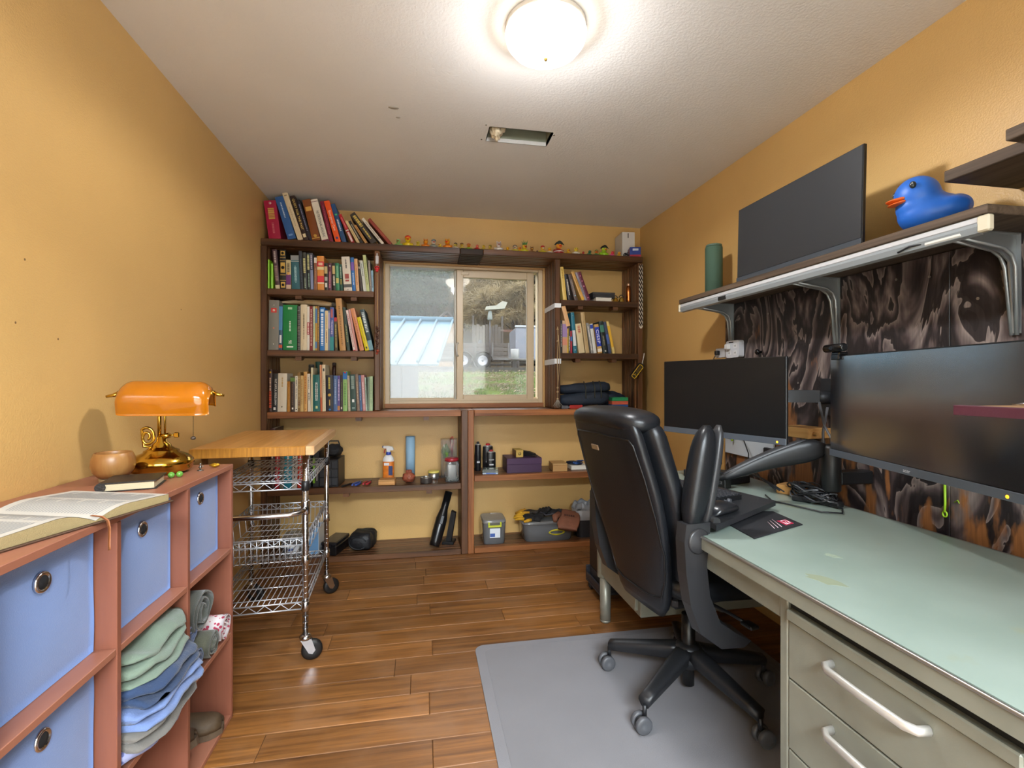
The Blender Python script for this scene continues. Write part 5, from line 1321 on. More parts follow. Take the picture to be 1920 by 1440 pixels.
for (x, y, r_, lab, c) in ((1.425, 3.455, .022, 'small brass bell on the upper right shelf, nearest the case', 'c9a040'), (1.478, 3.47, .026, 'larger brass bell with black strap on the upper right shelf', 'd0b45a')):
    t = thing('brass_bell', lab, 'bell', (x, y, 1.7976), group='brass bells')
    MB().lathe([(r_, 0), (r_ * .98, .004), (r_ * .8, r_ * .7), (r_ * .72, r_ * 1.1), (r_ * .4, r_ * 1.5), (r_ * .1, r_ * 1.6)], (0, 0, 0), 18).build('bell_body', mat('bell_' + c, c, .2, .9), t)
    b = MB(); pts = [(r_ * .7 * math.cos(a), 0, r_ * 1.45 + r_ * .75 * math.sin(a)) for a in [math.pi * k / 10 for k in range(11)]]; b.tube(pts, .0035, 6); b.build('strap', mat('strap_black', '1c1a18', .6), t)
t = thing('copper_bottle', 'slim copper bottle standing beside the bookcase end post', 'bottle', (1.548, 3.50, 1.7976), rot=(0, 0, 0))
MB().lathe([(.017, 0), (.019, .003), (.019, .115), (.014, .130), (.011, .136)], (0, 0, 0), 20).build('body', mat('copper', 'b8703a', .22, .95), t)
MB().lathe([(.011, .1365), (.012, .138), (.012, .150), (.008, .154)], (0, 0, 0), 16).build('cap', mat('copper_cap', 'd8b098', .3, .8), t)
book('peach hardback resting on top of the slim books, lower right shelf', 1.052, 15, .030, .15, 'd8ab78', 1.605, .12, [], .0, 'books on the lower right shelf')
book('wide tan hardback behind the cream paperback, lower right shelf', 1.185, 3, .05, .30, 'a89468', ZB_, .08, [], .18, 'books on the lower right shelf')

# ---- ducks and boxes on the top shelf
def duck(label, x, hgt, body, head, beak, hat=None, y=3.475, rz=0.0, extra=None):
    s = hgt / .065
    t = thing('rubber_duck', label, 'duck', (x, y, ZT + .0004), rz, 'rubber ducks along the top shelf')
    t.scale = (s, s, s)
    bm = mat('duck_' + body, body, .32); hm = mat('duck_' + head, head, .32)
    b = MB(); rings = []
    for i in range(13):
        u = i / 12; z = .034 * u
        w = (.022 + .006 * math.sin(u * math.pi)) * (1 - .55 * max(0, u - .55) / .45); d = w * 1.08
        rings.append([(a, c + .006 * u + (.012 * max(0, c / d) * u), z + .010 * max(0, c / d) ** 2 * u) for a, c in sq_ring(w, d, 20, 2)])
    b.loft(rings); b.build('body', bm, t)
    for sx in (-1, 1): MB().ell((sx * .0245, .004, .019), (.005, .014, .009), 10, 8).build('wing', bm, t)
    MB().ell((0, -.004, .046), (.0165, .0165, .016), 18, 12).build('head', hm, t)
    b = MB(); b.ell((0, -.021, .0435), (.0095, .008, .0032), 14, 8); b.ell((0, -.019, .0405), (.0075, .006, .0024), 12, 6); b.build('beak', mat('duck_' + beak, beak, .35), t)
    for sx in (-1, 1): MB().ell((sx * .0075, -.0172, .0515), (.0022, .0018, .003), 8, 6).build('eye', mat('duck_eye', '101010', .2), t)
    if hat:
        kind, hc = hat; m = mat('duck_' + hc, hc, .4)
        if kind == 'cap': MB().lathe([(.0168, .050), (.0175, .052), (.0155, .060), (.008, .0655), (.001, .0665)], (0, -.004, 0), 18).build('hat', m, t)
        elif kind == 'pirate':
            b = MB(); b.grid(lambda u, v: ((2 * u - 1) * .024, -.016 + .003 * v, .052 + .018 * v * (1 - (2 * u - 1) ** 2) + .002 * (1 - (2 * u - 1) ** 2)), 14, 4, thick=.003)
            b.grid(lambda u, v: ((2 * u - 1) * .022, .004 + .004 * v, .054 + .018 * v * (1 - (2 * u - 1) ** 2)), 14, 4, thick=.003); b.lathe([(.0165, .053), (.014, .062), (.006, .067)], (0, -.004, 0), 14); b.build('hat', m, t)
        elif kind == 'spikes':
            b = MB()
            for k in range(9):
                a = 2 * math.pi * k / 8; rr = .010 if k < 8 else 0
                b.tube([(rr * math.cos(a), -.004 + rr * math.sin(a), .056), (rr * 2.2 * math.cos(a), -.004 + rr * 2.2 * math.sin(a), .078 + .008 * (k % 2))], [.0042, .0006], 6)
            b.build('hat', m, t)
        elif kind == 'hair':
            b = MB(); b.tube([(.0165 * math.cos(a), -.006, .047 + .0175 * math.sin(a)) for a in [R(5 + 17 * k) for k in range(11)]], .004, 8); b.build('hair', m, t)
        elif kind == 'ears':
            for sx in (-1, 1): MB().ell((sx * .011, -.002, .061), (.0042, .003, .007), 10, 8).build('ear', m, t)
    if extra:
        for (v0, v1, c) in extra:
            w0 = .0285
            MB().lathe([(w0 * .6, v0), (w0 * 1.01, v0 + .0005), (w0 * 1.01, v1 - .0005), (w0 * .6, v1)], (0, .002, 0), 20, sy=1.08).build('stripe', mat('duck_' + c, c, .35), t)
DUCKS = [
 (-.160, .050, '8fc070', '8fc070', '9a5a28', None, 'pale green rubber duck beside the brick red book'),
 (-.096, .070, 'e0c020', 'e0c020', 'e04a1c', ('cap', 'd8481c'), 'large yellow rubber duck with a red-orange cap'),
 (-.026, .042, 'd8c030', 'd8c848', 'b88a20', None, 'small yellow bee-like duck beside the large red-capped duck'),
 (.026, .056, 'd87a1c', 'd88a20', 'd8a030', ('ears', 'd87a1c'), 'orange rubber duck with ears, beside the grey-hooded duck'),
 (.081, .056, '8f9488', 'd0c8b8', 'b0382c', ('cap', '6a7478'), 'rubber duck with a grey hood and red beak'),
 (.125, .036, 'd8b838', 'd8c048', 'd06a28', None, 'tiny yellow duck between the grey-hooded and tiger ducks'),
 (.178, .064, 'e0801c', 'e0941c', 'd8401c', ('ears', 'e0a028'), 'large orange tiger duck with ears'),
 (.234, .042, 'd8d4c8', 'c8b848', 'a88a30', ('cap', '4a3a28'), 'small duck in white with a dark brown cap'),
 (.279, .043, 'c0a848', 'd0b848', 'b07a28', ('cap', '6a4a28'), 'small tan-yellow duck with a brown cap over the shelf splice'),
 (.328, .042, '8fb828', 'd0742c', 'c89028', ('hair', 'b8602c'), 'orange-headed duck in a lime green coat'),
 (.389, .040, 'c02424', 'd05a50', 'd8a050', None, 'bright red rubber duck in the middle of the row'),
 (.435, .040, 'c8b030', 'd0b838', 'c88a28', None, 'small mustard duck right after the bright red duck'),
 (.481, .040, 'c8a848', 'c8b048', 'a8782c', ('cap', '8a7a30'), 'small mustard duck with olive cap beside the white duck'),
 (.544, .064, 'd8d0c8', 'd8c8c0', 'a06a64', ('ears', 'd8c8c0'), 'large white rubber duck with ears'),
 (.609, .036, 'e0c024', 'e0b424', 'e07a24', None, 'plain low yellow duck right after the white duck'),
 (.663, .046, 'd8c838', 'd8d0b8', 'b86a3c', ('hair', '1c1a18'), 'yellow duck with white face and black hair'),
 (.697, .040, 'd8b828', 'd8902c', 'c03a24', None, 'small yellow duck tucked beside the spiky-haired duck'),
 (.733, .058, 'c8c020', 'd8b030', 'b82420', ('spikes', '1f7a3c'), 'yellow duck with green spiky hair and red beak'),
 (.788, .042, '8a5a24', '8f6028', 'd8a840', ('ears', '7a4c20'), 'brown bear duck with a tan muzzle'),
 (.828, .022, 'd0d0cc', '3a3a3c', 'c88a30', None, 'tiny black and white duck beside the brown bear duck'),
 (.868, .052, 'd0c024', 'd8a030', 'd8d4c8', ('cap', 'b83024'), 'yellow duck wearing a red cap and white muzzle'),
 (.922, .042, 'd8d4cc', 'e0a030', 'e07020', ('cap', 'd8b830'), 'white-bodied hatching duck with orange face'),
 (.991, .078, 'a01c24', 'e0952c', 'd83a20', ('pirate', '24302c'), 'largest duck, in a red striped shirt with black pirate hat'),
 (1.064, .043, 'd8a820', 'e0b428', 'c0481c', None, 'golden duck right after the red pirate duck'),
 (1.124, .054, 'd8d4cc', 'e0cc40', 'e0982c', None, 'white-bodied duck with a yellow head'),
 (1.180, .030, '9a2c34', 'a8303a', 'c8502c', None, 'tiny dark red duck beside the white-bodied one'),
 (1.229, .040, '2a8a5a', '2a6a4a', '5a3a2c', None, 'glossy dark green rubber duck'),
 (1.282, .042, '3a8a50', 'd8782c', 'c8502c', ('hair', '4a8a40'), 'orange-headed duck in a green coat with green hair'),
 (1.342, .068, '9ad024', 'b0c830', 'e0742c', ('pirate', '1c1f1c'), 'lime green pirate duck with a black hat'),
 (1.409, .042, 'e04a98', 'd83a4a', 'c82c2c', None, 'hot pink rubber duck with a red head'),
 (1.462, .040, 'e0b824', 'e0a424', 'e0782c', None, 'golden duck last in the row before the black toy'),
]
rd = random.Random(3)
for (x, h_, bc, hc, kc, hat, lab) in DUCKS:
    ex = None
    if 'striped' in lab: ex = [(.012, .017, 'd8d0cc')]
    duck(lab, x, h_ * 1.16, bc, hc, kc, hat, rz=R(rd.uniform(-18, 18)), extra=ex)
# black toy, blue box, white console box
t = thing('toy_motorbike', 'small black and chrome toy motorbike on the top shelf', 'toy', (1.512, 3.455, ZT + .0004), R(20))
for sx in (-.018, .018):
    b = MB(); b.T = Matrix.Translation((sx, 0, .014)) @ Matrix.Rotation(R(90), 4, 'X')
    pts = [(.0105 * math.cos(2 * math.pi * k / 16), .0105 * math.sin(2 * math.pi * k / 16), 0) for k in range(17)]; b.tube(pts, .0035, 6, cap=False); b.lathe([(0, -.002), (.004, -.002), (.004, .002), (0, .002)], (0, 0, 0), 10); b.build('wheel', mat('toy_black', '17171a', .4), t)
b = MB(); b.ell((0, 0, .022), (.014, .006, .009), 12, 8); b.tube([(.018, 0, .014), (.012, 0, .036)], .0022, 6); b.tube([(.012, -.012, .038), (.012, .012, .038)], .0016, 6); b.ell((-.010, 0, .030), (.010, .006, .004), 10, 6); b.build('frame', mat('toy_black', '17171a', .4), t)
b = MB(); b.ell((0, 0, .012), (.008, .008, .006), 10, 6); b.tube([(-.022, .008, .010), (.006, .008, .010)], .002, 6); b.build('engine', chrome, t)
t = thing('toy_box', 'blue and red printed carton on its side at the shelf end', 'box', (1.578, 3.462, ZT + .0004), R(-14))
MB().box(-.040, .040, -.045, .060, 0, .072, .001).build('carton', mat('carton_blue', '1f3a8c', .35, var=.2, vscale=25), t)
b = MB(); b.box(-.040, .041, -.0462, -.0451, .0, .014); b.box(-.0412, -.0402, -.045, .06, 0, .014); b.box(-.0412, -.0402, -.02, .01, .014, .06); b.build('red_band', mat('carton_red', 'a01f34', .35), t)
b = MB(); b.box(-.02, .022, -.0464, -.0451, .045, .060); b.build('white_panel', mat('carton_white', 'c8d0e0', .4), t)
t = thing('white_carton', 'tall white electronics carton behind the blue toy box', 'box', (1.560, 3.597, ZT + .0004), R(-4))
MB().box(-.045, .055, -.07, .10, 0, .215, .001).build('carton', mat('carton_offwhite', 'cfccc6', .45), t)
b = MB(); b.box(-.001, .006, -.0712, -.0702, .170, .205); b.build('print', mat('carton_print', '3c3a38', .5), t)
for zz in (.02, .035): MB().box(.020, .028, -.0712, -.0702, zz, zz + .01).build('print', mat('carton_print', '3c3a38', .5), t)
# hanging things on the bookcase posts
t = thing('key_ring', 'keychain with white tag and red skull hanging on the window post', 'keychain', (-.297, YF - .006, 2.075))
MB().box(-.010, .010, -.003, .003, -.075, -.022, .002).build('tag_bottle', mat('tag_white', 'c8c8cc', .4), t)
MB().lathe([(.003, -.022), (.004, -.018), (.004, -.008), (.002, -.004)], (0, 0, 0), 10).build('tag_neck', mat('tag_white', 'c8c8cc', .4), t)
b = MB(); b.tube([(.006 * math.cos(a), 0, -.083 + .007 * math.sin(a)) for a in [2 * math.pi * k / 14 for k in range(15)]], .0012, 5, cap=False); b.build('ring', chrome, t)
b = MB(); b.ell((0, -.004, -.105), (.0165, .011, .015), 16, 10); b.box(-.009, .009, -.012, .004, -.132, -.112, .004); b.build('skull', mat('red_skull', 'c8242c', .3), t)
for sx in (-1, 1): MB().ell((sx * .006, -.0145, -.104), (.0038, .002, .0038), 8, 6).build('eye_socket', mat('skull_dark', '3a0a0c', .6), t)
b = MB(); b.tube([(0, 0, -.13), (.002, 0, -.30), (.001, 0, -.50)], .0045, 8); b.build('cord', mat('tan_cord', 'a8845c', .7), t)
t = thing('bead_string', 'dark wooden bead string hanging low on the window post', 'beads', (-.297, YF - .008, 1.62))
b = MB(); b.tube([(0, 0, 0.02), (.002, 0, -.05)], .0015, 6); b.build('thread', mat('tan_cord', 'a8845c', .7), t)
for i in range(11):
    MB().ell((.006 * math.sin(i * 2.2), -.004 * math.cos(i * 1.7), -.055 - i * .017), .0085 if i % 3 else .011, 10, 8).build('bead', mat('bead_brown', '4a2c20', .4) if i < 9 else mat('bead_red', '8f3a24', .4), t)
t = thing('twine_cord', 'knotted tan twine hanging from the post beside the window', 'cord', (.962, YF - .007, 1.60))
b = MB(); b.tube([(0, 0, 0), (.004, 0, -.10), (-.002, 0, -.25), (.002, 0, -.40), (.0, 0, -.52)], .003, 6); b.tube([(.006, 0, -.06), (.016, 0, -.2), (.010, 0, -.34), (.002, 0, -.42)], .002, 6)
b.build('twine', mat('twine_tan', 'b09a74', .8), t)
b = MB()
for zz in (-.02, -.105, -.44, -.47, -.52): MB().ell((0, -.002, zz), (.008, .007, .008), 8, 6).build('knot', mat('twine_tan', 'b09a74', .8), t)
b = MB()
for k in range(7): b.tube([(0, 0, -.52), (.006 * (k - 3), -.004, -.55), (.012 * (k - 3), -.006, -.585 + .004 * abs(k - 3))], .0018, 5)
b.build('tassel', mat('twine_grey', '8f8a80', .8), t)
t = thing('bead_chain', 'black and white braided cord looped on the bookcase end post', 'cord', (1.604, YF - .008, 2.075))
cm1, cm2 = mat('braid_white', 'd0c8b8', .7), mat('braid_black', '24201e', .7)
for j, (m_, ph) in enumerate(((cm1, 0), (cm2, math.pi))):
    b = MB()
    for sx in (-1, 1):
        pts = [(sx * .009 + .0045 * math.cos(k * .9 + ph), .0035 * math.sin(k * .9 + ph), -k * .0048) for k in range(95)]
        b.tube(pts, .0032, 5)
    b.build('strand', m_, t)
b = MB(); b.tube([(.009 * math.cos(a), 0, -.455 + .016 * math.sin(a)) for a in [math.pi + math.pi * k / 10 for k in range(11)]], .0055, 8); b.build('loop_end', cm1, t)
t = thing('multimeter', 'black and yellow handheld meter hung by a loop on the end post', 'meter', (1.560, YF - .020, 1.275), rot=(0, R(38), 0))
MB().prism(rrect(-.022, .022, -.055, .075, .012), -.014, .014, 1).build('body', mat('meter_black', '17181a', .45), t)
b = MB(); p_ = [(x, -.0152, z) for x, z in rrect(-.017, .017, -.05, .06, .01)]; b.tube(p_ + p_[:1], .0025, 6, cap=False); b.build('yellow_trim', mat('meter_yellow', 'd8b414', .4), t)
b = MB(); b.box(-.010, .010, -.0156, -.0141, -.005, .05); b.build('display', mat('meter_screen', '4a3c1c', .3), t)
for (x, z) in ((-.007, -.03), (.007, -.03), (0, -.02)): MB().lathe([(0, -.003), (.004, -.003), (.004, 0)], (0, 0, 0), 8).build('button', mat('meter_yellow', 'd8b414', .4), t, (x, -.0165, z), (R(-90), 0, 0))
b = MB(); b.tube([(0, 0, .075), (-.02, .0, .12), (-.035, .0, .15)], .003, 6); b.build('strap', mat('strap_white', 'd8d4cc', .6), t)

# ================================================================== small things on the low shelves
GL = 'things on the low shelves'
def lump(u, v, r, sd, k1=.3, f1=2.4, k2=.12, f2=6.0, flat=0.0):
    th = 2 * math.pi * u; ph = math.pi * v; q = Vector((math.sin(ph) * math.cos(th), math.sin(ph) * math.sin(th), math.cos(ph)))
    k = 1 + k1 * noise.noise(q * f1 + Vector((sd, sd * .3, -sd))) + k2 * noise.noise(q * f2 + Vector((sd, 0, 0)))
    return (q.x * r[0] * k, q.y * r[1] * k, max(flat - r[2], q.z * r[2] * k) + r[2])
# pens and pliers
t = thing('marker_pen', 'black marker pen lying at the front of the low shelf', 'pen', (-.50, 3.47, ZLL + .0065), rot=(0, R(90), R(62)))
MB().lathe([(.002, -.06), (.006, -.055), (.006, .02), (.0065, .022), (.0065, .055), (.004, .058)], (0, 0, 0), 12).build('barrel', mat('pen_black', '17171a', .35), t)
def pliers(label, x, y, rz, c):
    t = thing('pliers', label, 'tool', (x, y, ZLL + .0095), rz, 'pliers on the low shelf')
    for s in (-1, 1):
        b = MB(); b.tube([(s * .004, .01, 0), (s * .016, -.03, 0), (s * .017, -.075, 0), (s * .010, -.10, 0)], [.005, .0068, .0068, .006], 8); b.build('grip', mat('grip_' + c, c, .45), t)
    b = MB(); b.tube([(0, 0, 0), (0, .02, 0), (0, .055, 0)], [.010, .009, .003], 8); b.build('jaws', mat('tool_steel', '8a8a8c', .35, .9), t)
pliers('blue-handled pliers on the low shelf beside the marker pen', -.425, 3.53, R(-16), '2a4a9c')
pliers('red-handled pliers on the low shelf beside the blue pair', -.362, 3.55, R(-12), 'a82430')
# spray bottle on a wooden box
t = thing('wooden_box', 'small flat wooden box under the spray bottle', 'box', (-.234, 3.475, ZLL + .0006), R(-4))
bw = wood('box_pine', 'b07a44', 'd8a86c', 0, 30, rough=.5)
MB().box(-.055, .055, -.04, .04, 0, .024, .0015).build('tray', bw, t); MB().box(-.055, .055, -.04, .04, .0245, .036, .0015).build('lid', bw, t)
t = thing('spray_bottle', 'white spray bottle with orange label and blue collar', 'bottle', (-.232, 3.545, ZLL + .0006), R(-8))
t.location = (-.232, 3.555, ZLL + .0006)
rings = [[(a, c, z) for a, c in sq_ring(w, w * .68, 24, 2.6)] for w, z in ((.036, 0), (.039, .006), (.039, .15), (.036, .168), (.022, .185), (.016, .190))]
MB().loft(rings).build('body', mat('bottle_white', 'd8d8d8', .3), t)
rings = [[(a, c, z) for a, c in sq_ring(.0395, .0270, 24, 2.6)] for z in (.012, .145)]
MB().loft(rings, cap=False).build('label', mat('orange_label', 'd87a28', .4, var=.35, vscale=30), t)
b = MB(); b.box(-.026, .010, -.0285, -.026, .118, .136, .001); b.build('label_panel', mat('label_white', 'e0e0e4', .4), t)
b = MB(); b.box(.006, .034, -.0283, -.026, .05, .115, .001); b.build('label_blue', mat('label_navy', '33406c', .4), t)
MB().lathe([(.016, .19), (.017, .192), (.017, .208), (.013, .211)], (0, 0, 0), 18).build('collar', mat('collar_blue', '2444a8', .35), t)
b = MB(); b.prism([(.030, .222), (.038, .226), (.028, .246), (.0, .252), (-.034, .252), (-.034, .238), (-.012, .234), (-.010, .211), (.012, .211), (.014, .222)], -.011, .011, 1); b.build('spray_head', mat('bottle_white', 'd8d8d8', .3), t)
MB().tube([(-.034, 0, .246), (-.042, 0, .246)], .008, 10).build('nozzle', mat('nozzle_blue', '2c3a6c', .4), t)
b = MB(); b.tube([(-.016, 0, .236), (-.028, 0, .22), (-.030, 0, .20)], .004, 8); b.build('trigger', mat('trigger_red', 'a84434', .4), t)
t = thing('foam_tube', 'pale blue cardboard tube standing against the back wall', 'tube', (-.083, 3.655, ZLL + .0006))
MB().lathe([(.030, 0), (.0335, .0), (.0335, .305), (.030, .305), (.030, .01), (0, .01)], (0, 0, 0), 26).build('roll', mat('pale_blue_roll', '8fb4d0', .6), t)
t = thing('leather_pouch', 'brown leather drawstring pouch in front of the blue tube', 'pouch', (-.090, 3.500, ZLL + .0006))
MB().grid(lambda u, v: lump(u, v, (.044, .036, .036), 2.2, .18, 2.2, .10, 7, .004), 34, 20).build('bag', mat('pouch_leather', '8a4630', .5, bump=.2, bscale=150), t)
b = MB()
for k in range(9):
    a = 2 * math.pi * k / 9; b.ell((.014 * math.cos(a), .012 * math.sin(a), .075), (.008, .008, .014), 8, 6)
b.build('gathered_neck', mat('pouch_leather', '8a4630', .5, bump=.2, bscale=150), t)
b = MB(); pts = [(.019 * math.cos(a), .017 * math.sin(a), .068) for a in [2 * math.pi * k / 16 for k in range(17)]]; b.tube(pts, .002, 6, cap=False); b.tube([(.0, -.017, .068), (.012, -.034, .05), (.004, -.040, .03), (-.008, -.039, .045), (0, -.017, .068)], .002, 6); b.build('drawstring', mat('draw_tan', 'b07858', .6), t)
t = thing('metal_tin', 'round open metal tin with small parts inside on the low shelf', 'tin', (.030, 3.475, ZLL + .0006))
MB().lathe([(.040, 0), (.042, .002), (.042, .036), (.044, .038), (.041, .040), (.040, .034), (.040, .004), (0, .004)], (0, 0, 0), 30).build('can', mat('tin_metal', 'b0b0ae', .3, .9), t)
rr = random.Random(8); b = MB()
for k in range(26): a = rr.uniform(0, 6.28); q = rr.uniform(0, .032); b.ell((q * math.cos(a), q * math.sin(a), .030 + rr.uniform(0, .008)), (rr.uniform(.003, .007), .003, .003), 6, 4)
b.build('small_parts', mat('parts_metal', '8a8478', .35, .8), t)['kind'] = 'stuff'
t = thing('candle_tin', 'tin with a pale yellow lid behind the open metal tin', 'tin', (.085, 3.60, ZLL + .0006))
MB().lathe([(.038, 0), (.040, .002), (.040, .045)], (0, 0, 0), 28).build('can', mat('tin_metal', 'b0b0ae', .3, .9), t)
MB().lathe([(.041, .0452), (.0415, .047), (.0415, .058), (.038, .060)], (0, 0, 0), 28).build('lid', mat('lid_yellow', 'cfc060', .35), t)
t = thing('hex_key', 'small steel hex key leaning on the tins', 'tool', (.105, 3.50, ZLL + .0035))
MB().tube([(0, -.03, 0), (.002, .01, 0), (.004, .03, .004), (.006, .034, .020)], .0025, 6).build('rod', mat('tool_steel', '8a8a8c', .35, .9), t)
jar = thing('glass_jar', 'square clear jar with a red lid at the end of the low shelf', 'jar', (.208, 3.50, ZLL + .0006), R(6))
rings = [[(a, c, z) for a, c in sq_ring(w, w, 24, 5)] for w, z in ((.046, 0), (.050, .004), (.050, .125), (.047, .137), (.044, .142))]
MB().loft(rings).build('glass_body', pane_mat('jar_plastic', .22, gloss=.06), jar)
MB().loft([[(a, c, z) for a, c in sq_ring(.030, .030, 20, 4)] for z in (.012, .115)]).build('contents', mat('jar_white', 'b4b4b0', .6), jar)
rr = random.Random(4); b = MB()
for k in range(60): b.ell((rr.uniform(-.038, .038), rr.uniform(-.038, .038), rr.uniform(.005, .03)), (rr.uniform(.003, .006),) * 3, 6, 4)
b.build('beads', mat('jar_beads', '9aa094', .3), jar)['kind'] = 'stuff'
MB().lathe([(.046, .1425), (.049, .144), (.049, .162), (.045, .165)], (0, 0, 0), 30).build('lid', mat('jar_red_lid', '9a2430', .35), jar)
bag = thing('snack_bag', 'clear bag of green and red trimmings standing behind the jar', 'bag', (.195, 3.62, ZLL + .0006))
MB().grid(lambda u, v: ((u - .5) * .12, -.02 + .03 * math.sin(u * 3) * (1 - v) + bend_noise((u, v, 0), .01, 4), v * .29), 14, 16, thick=.0006).build('film', pane_mat('bag_film', .18, gloss=.08), bag)
MB().grid(lambda u, v: tuple(a + o for a, o in zip(lump(u, v, (.026, .014, .05), 5.5, .5, 2.6, .3, 7), (-.022, .006, .14))), 24, 18).build('green_filling', mat('filling_green', '6f9440', .7, var=.4, vscale=60), bag)
b = MB(); b.tube([(.02, .004, .13), (.028, .0, .22), (.036, 0, .27), (.026, 0, .30), (.012, 0, .285), (.018, .002, .22), (.026, .004, .14)], .006, 8); b.build('red_strap', mat('strap_red', 'a8341c', .5), bag)
# tool organisers behind the cart
og = thing('drawer_organizer', 'black stacked parts organiser on the low shelf behind the cart', 'organizer', (-.608, 3.52, ZLL + .0006), R(-3))
MB().box(-.062, .062, -.085, .12, 0, .185, .003).build('case', mat('organizer_black', '17181b', .5), og)
for i in range(3):
    for j in range(3): MB().box(-.056 + j * .038, -.021 + j * .038, -.092, -.0855, .014 + i * .056, .062 + i * .056, .002).build('drawer', mat('organizer_smoke', '3a3c40', .3), og)
og2 = thing('tool_case', 'black tool case with a white strap and lime stripe behind the cart post', 'case', (-.69, 3.53, ZLL + .0006), R(0))
og2.location.x = -.694
og2.scale.x = .4
MB().box(-.05, .05, -.09, .12, 0, .24, .004).build('case', mat('case_black', '1b1d22', .5), og2)
MB().box(-.05, -.015, -.0925, -.0905, .03, .2).build('lime_stripe', mat('lime_stripe', '7ab028', .5), og2)
b = MB(); b.tube([(.02, -.092, .17), (.028, -.10, .10), (.024, -.10, .05), (.014, -.10, .05), (.012, -.10, .10), (.016, -.092, .17)], .003, 6); b.build('strap', mat('strap_white', 'd8d4cc', .6), og2)
mx = thing('camera_bag', 'black rounded bag on top of the parts organiser', 'bag', (-.60, 3.55, ZLL + .1865))
MB().grid(lambda u, v: lump(u, v, (.058, .075, .045), 7.1, .16, 2, .06, 6, .003), 30, 18).build('body', mat('bag_black', '1a1b1f', .7, bump=.3, bscale=200), mx)
b = MB(); b.tube([(-.04, 0, .08), (-.03, 0, .11), (.03, 0, .11), (.04, 0, .08)], .005, 8); b.build('handle', mat('bag_black', '1a1b1f', .7), mx)
# right low bay
def can(name, label, x, y, r, h_, col, cap, ncol='c8c8c8', cat='can', sy=1.0):
    t = thing(name, label, cat, (x, y, ZLR + .0006))
    MB().lathe([(r * .94, 0), (r, .003), (r, h_ * .86), (r * .92, h_ * .89)], (0, 0, 0), 24, sy=sy).build('body', mat('can_' + col, col, .35), t)
    MB().lathe([(r * .93, h_ * .8905), (r * .8, h_ * .91), (r * .5, h_ * .93)], (0, 0, 0), 20, sy=sy).build('shoulder', mat('can_' + ncol, ncol, .3, .7), t)
    MB().lathe([(r * .42, h_ * .9305), (r * .42, h_ * .99), (r * .25, h_)], (0, 0, 0), 14).build('cap', mat('cap_' + cap, cap, .4), t)
    b = MB()
    for (z0, z1, w) in ((.28, .34, .45),): b.box(-r * w, r * w, -r * sy - .0008, -r * sy + .004 + r * sy * (1 - math.sqrt(max(0, 1 - w * w))), h_ * z0, h_ * z1)
    b.build('label_print', mat('can_print', 'c4c4c8', .5), t)
    return t
can('spray_can', 'tall black spray can beside the centre post', .408, 3.60, .023, .215, '17181c', '24262c')
z1_ = can('fluid_can', 'taller black lighter-fluid can with a red cap', .487, 3.640, .038, .195, '1b1a1c', 'b82028', 'd0d0d0', sy=.5)
me = text_mesh('zippo', .018, mat('can_print', 'c4c4c8', .5)); 
z2_ = can('fluid_can', 'shorter black lighter-fluid can with a red cap in front', .503, 3.575, .034, .155, '1b1a1c', 'b82028', 'd0d0d0', sy=.5)
obj('brand_print', me, z2_, (0, -.0182, .085), (R(90), 0, 0))
t = thing('plastic_case', 'small clear plastic case with blue label on the low shelf', 'case', (.484, 3.475, ZLR + .0006), R(-10))
MB().box(-.055, .055, -.038, .038, 0, .012, .002).build('tray', mat('case_blue_white', 'a8b8c8', .3, var=.3, vscale=40), t); MB().box(-.056, .056, -.039, .039, .0125, .034, .003).build('lid', pane_mat('case_lid', .25, 'dff0e4', .06), t)
MB().box(-.03, .04, -.0392, -.0385, .003, .011).build('label', mat('label_blue2', '3a5aa8', .4), t)
t = flat_box('keepsake_box', 'plum lacquered keepsake box on the low shelf', 'box', .600, .858, 3.455, 3.655, ZLR, .105, '3a2140', 0, (.42, '3f2446'))
t = flat_box('yellow_carton', 'small yellow carton on the plum box', 'box', .672, .728, 3.50, 3.61, ZLR + .1056, .052, 'c0a050', R(3))
MB().box(-.029, -.0275, -.055, .055, .002, .05).build('dark_side', mat('carton_maroon', '4a2a20', .5), t)
b = MB(); b.T = Matrix.Translation((0, -.0556, .026)) @ Matrix.Rotation(R(90), 4, 'X'); b.lathe([(0, 0), (.012, 0), (.012, .0008), (0, .0008)], (0, 0, 0), 16); b.build('seal_print', mat('seal_tan', '8f7a3c', .5), t)
t = thing('stapler', 'black stapler lying on the plum box', 'stapler', (.775, 3.55, ZLR + .1066), R(-38))
MB().prism([(-.065, 0), (.065, 0), (.065, .006), (-.065, .006)], -.018, .018, 1).build('base', mat('stapler_black', '1b1c20', .4), t)
MB().prism([(-.062, .0065), (.062, .010), (.055, .022), (.01, .034), (-.05, .040), (-.064, .030)], -.016, .016, 1).build('arm', mat('stapler_black', '1b1c20', .4), t)
t = flat_box('kraft_carton', 'brown kraft carton on the low shelf', 'box', .945, 1.055, 3.455, 3.60, ZLR, .058, 'a8804c', R(-3), (.2, 'b08a56'))
t = flat_box('white_tray', 'flat white carton carrying a coiled blue cable', 'box', 1.095, 1.225, 3.50, 3.62, ZLR, .03, 'd4cfc4', 0)
t = thing('blue_cable', 'tangled blue and black cable on the white carton', 'cable', (1.15, 3.55, ZLR + .0312))
for (c, sd, m_) in ((0, 1.0, mat('cable_blue', '1f4a8c', .45)), (1, 4.0, mat('cable_navy', '141c2c', .5))):
    b = MB(); pts = [(.042 * math.cos(k * .7) * (1 + .3 * math.sin(k * 1.3 + sd)) + (-.02 if c else .015), .03 * math.sin(k * .7 + sd), .006 + .020 * (.5 + .5 * math.sin(k * .37 + sd))) for k in range(44)]; b.tube(pts, .0045, 6); b.build('coil', m_, t)
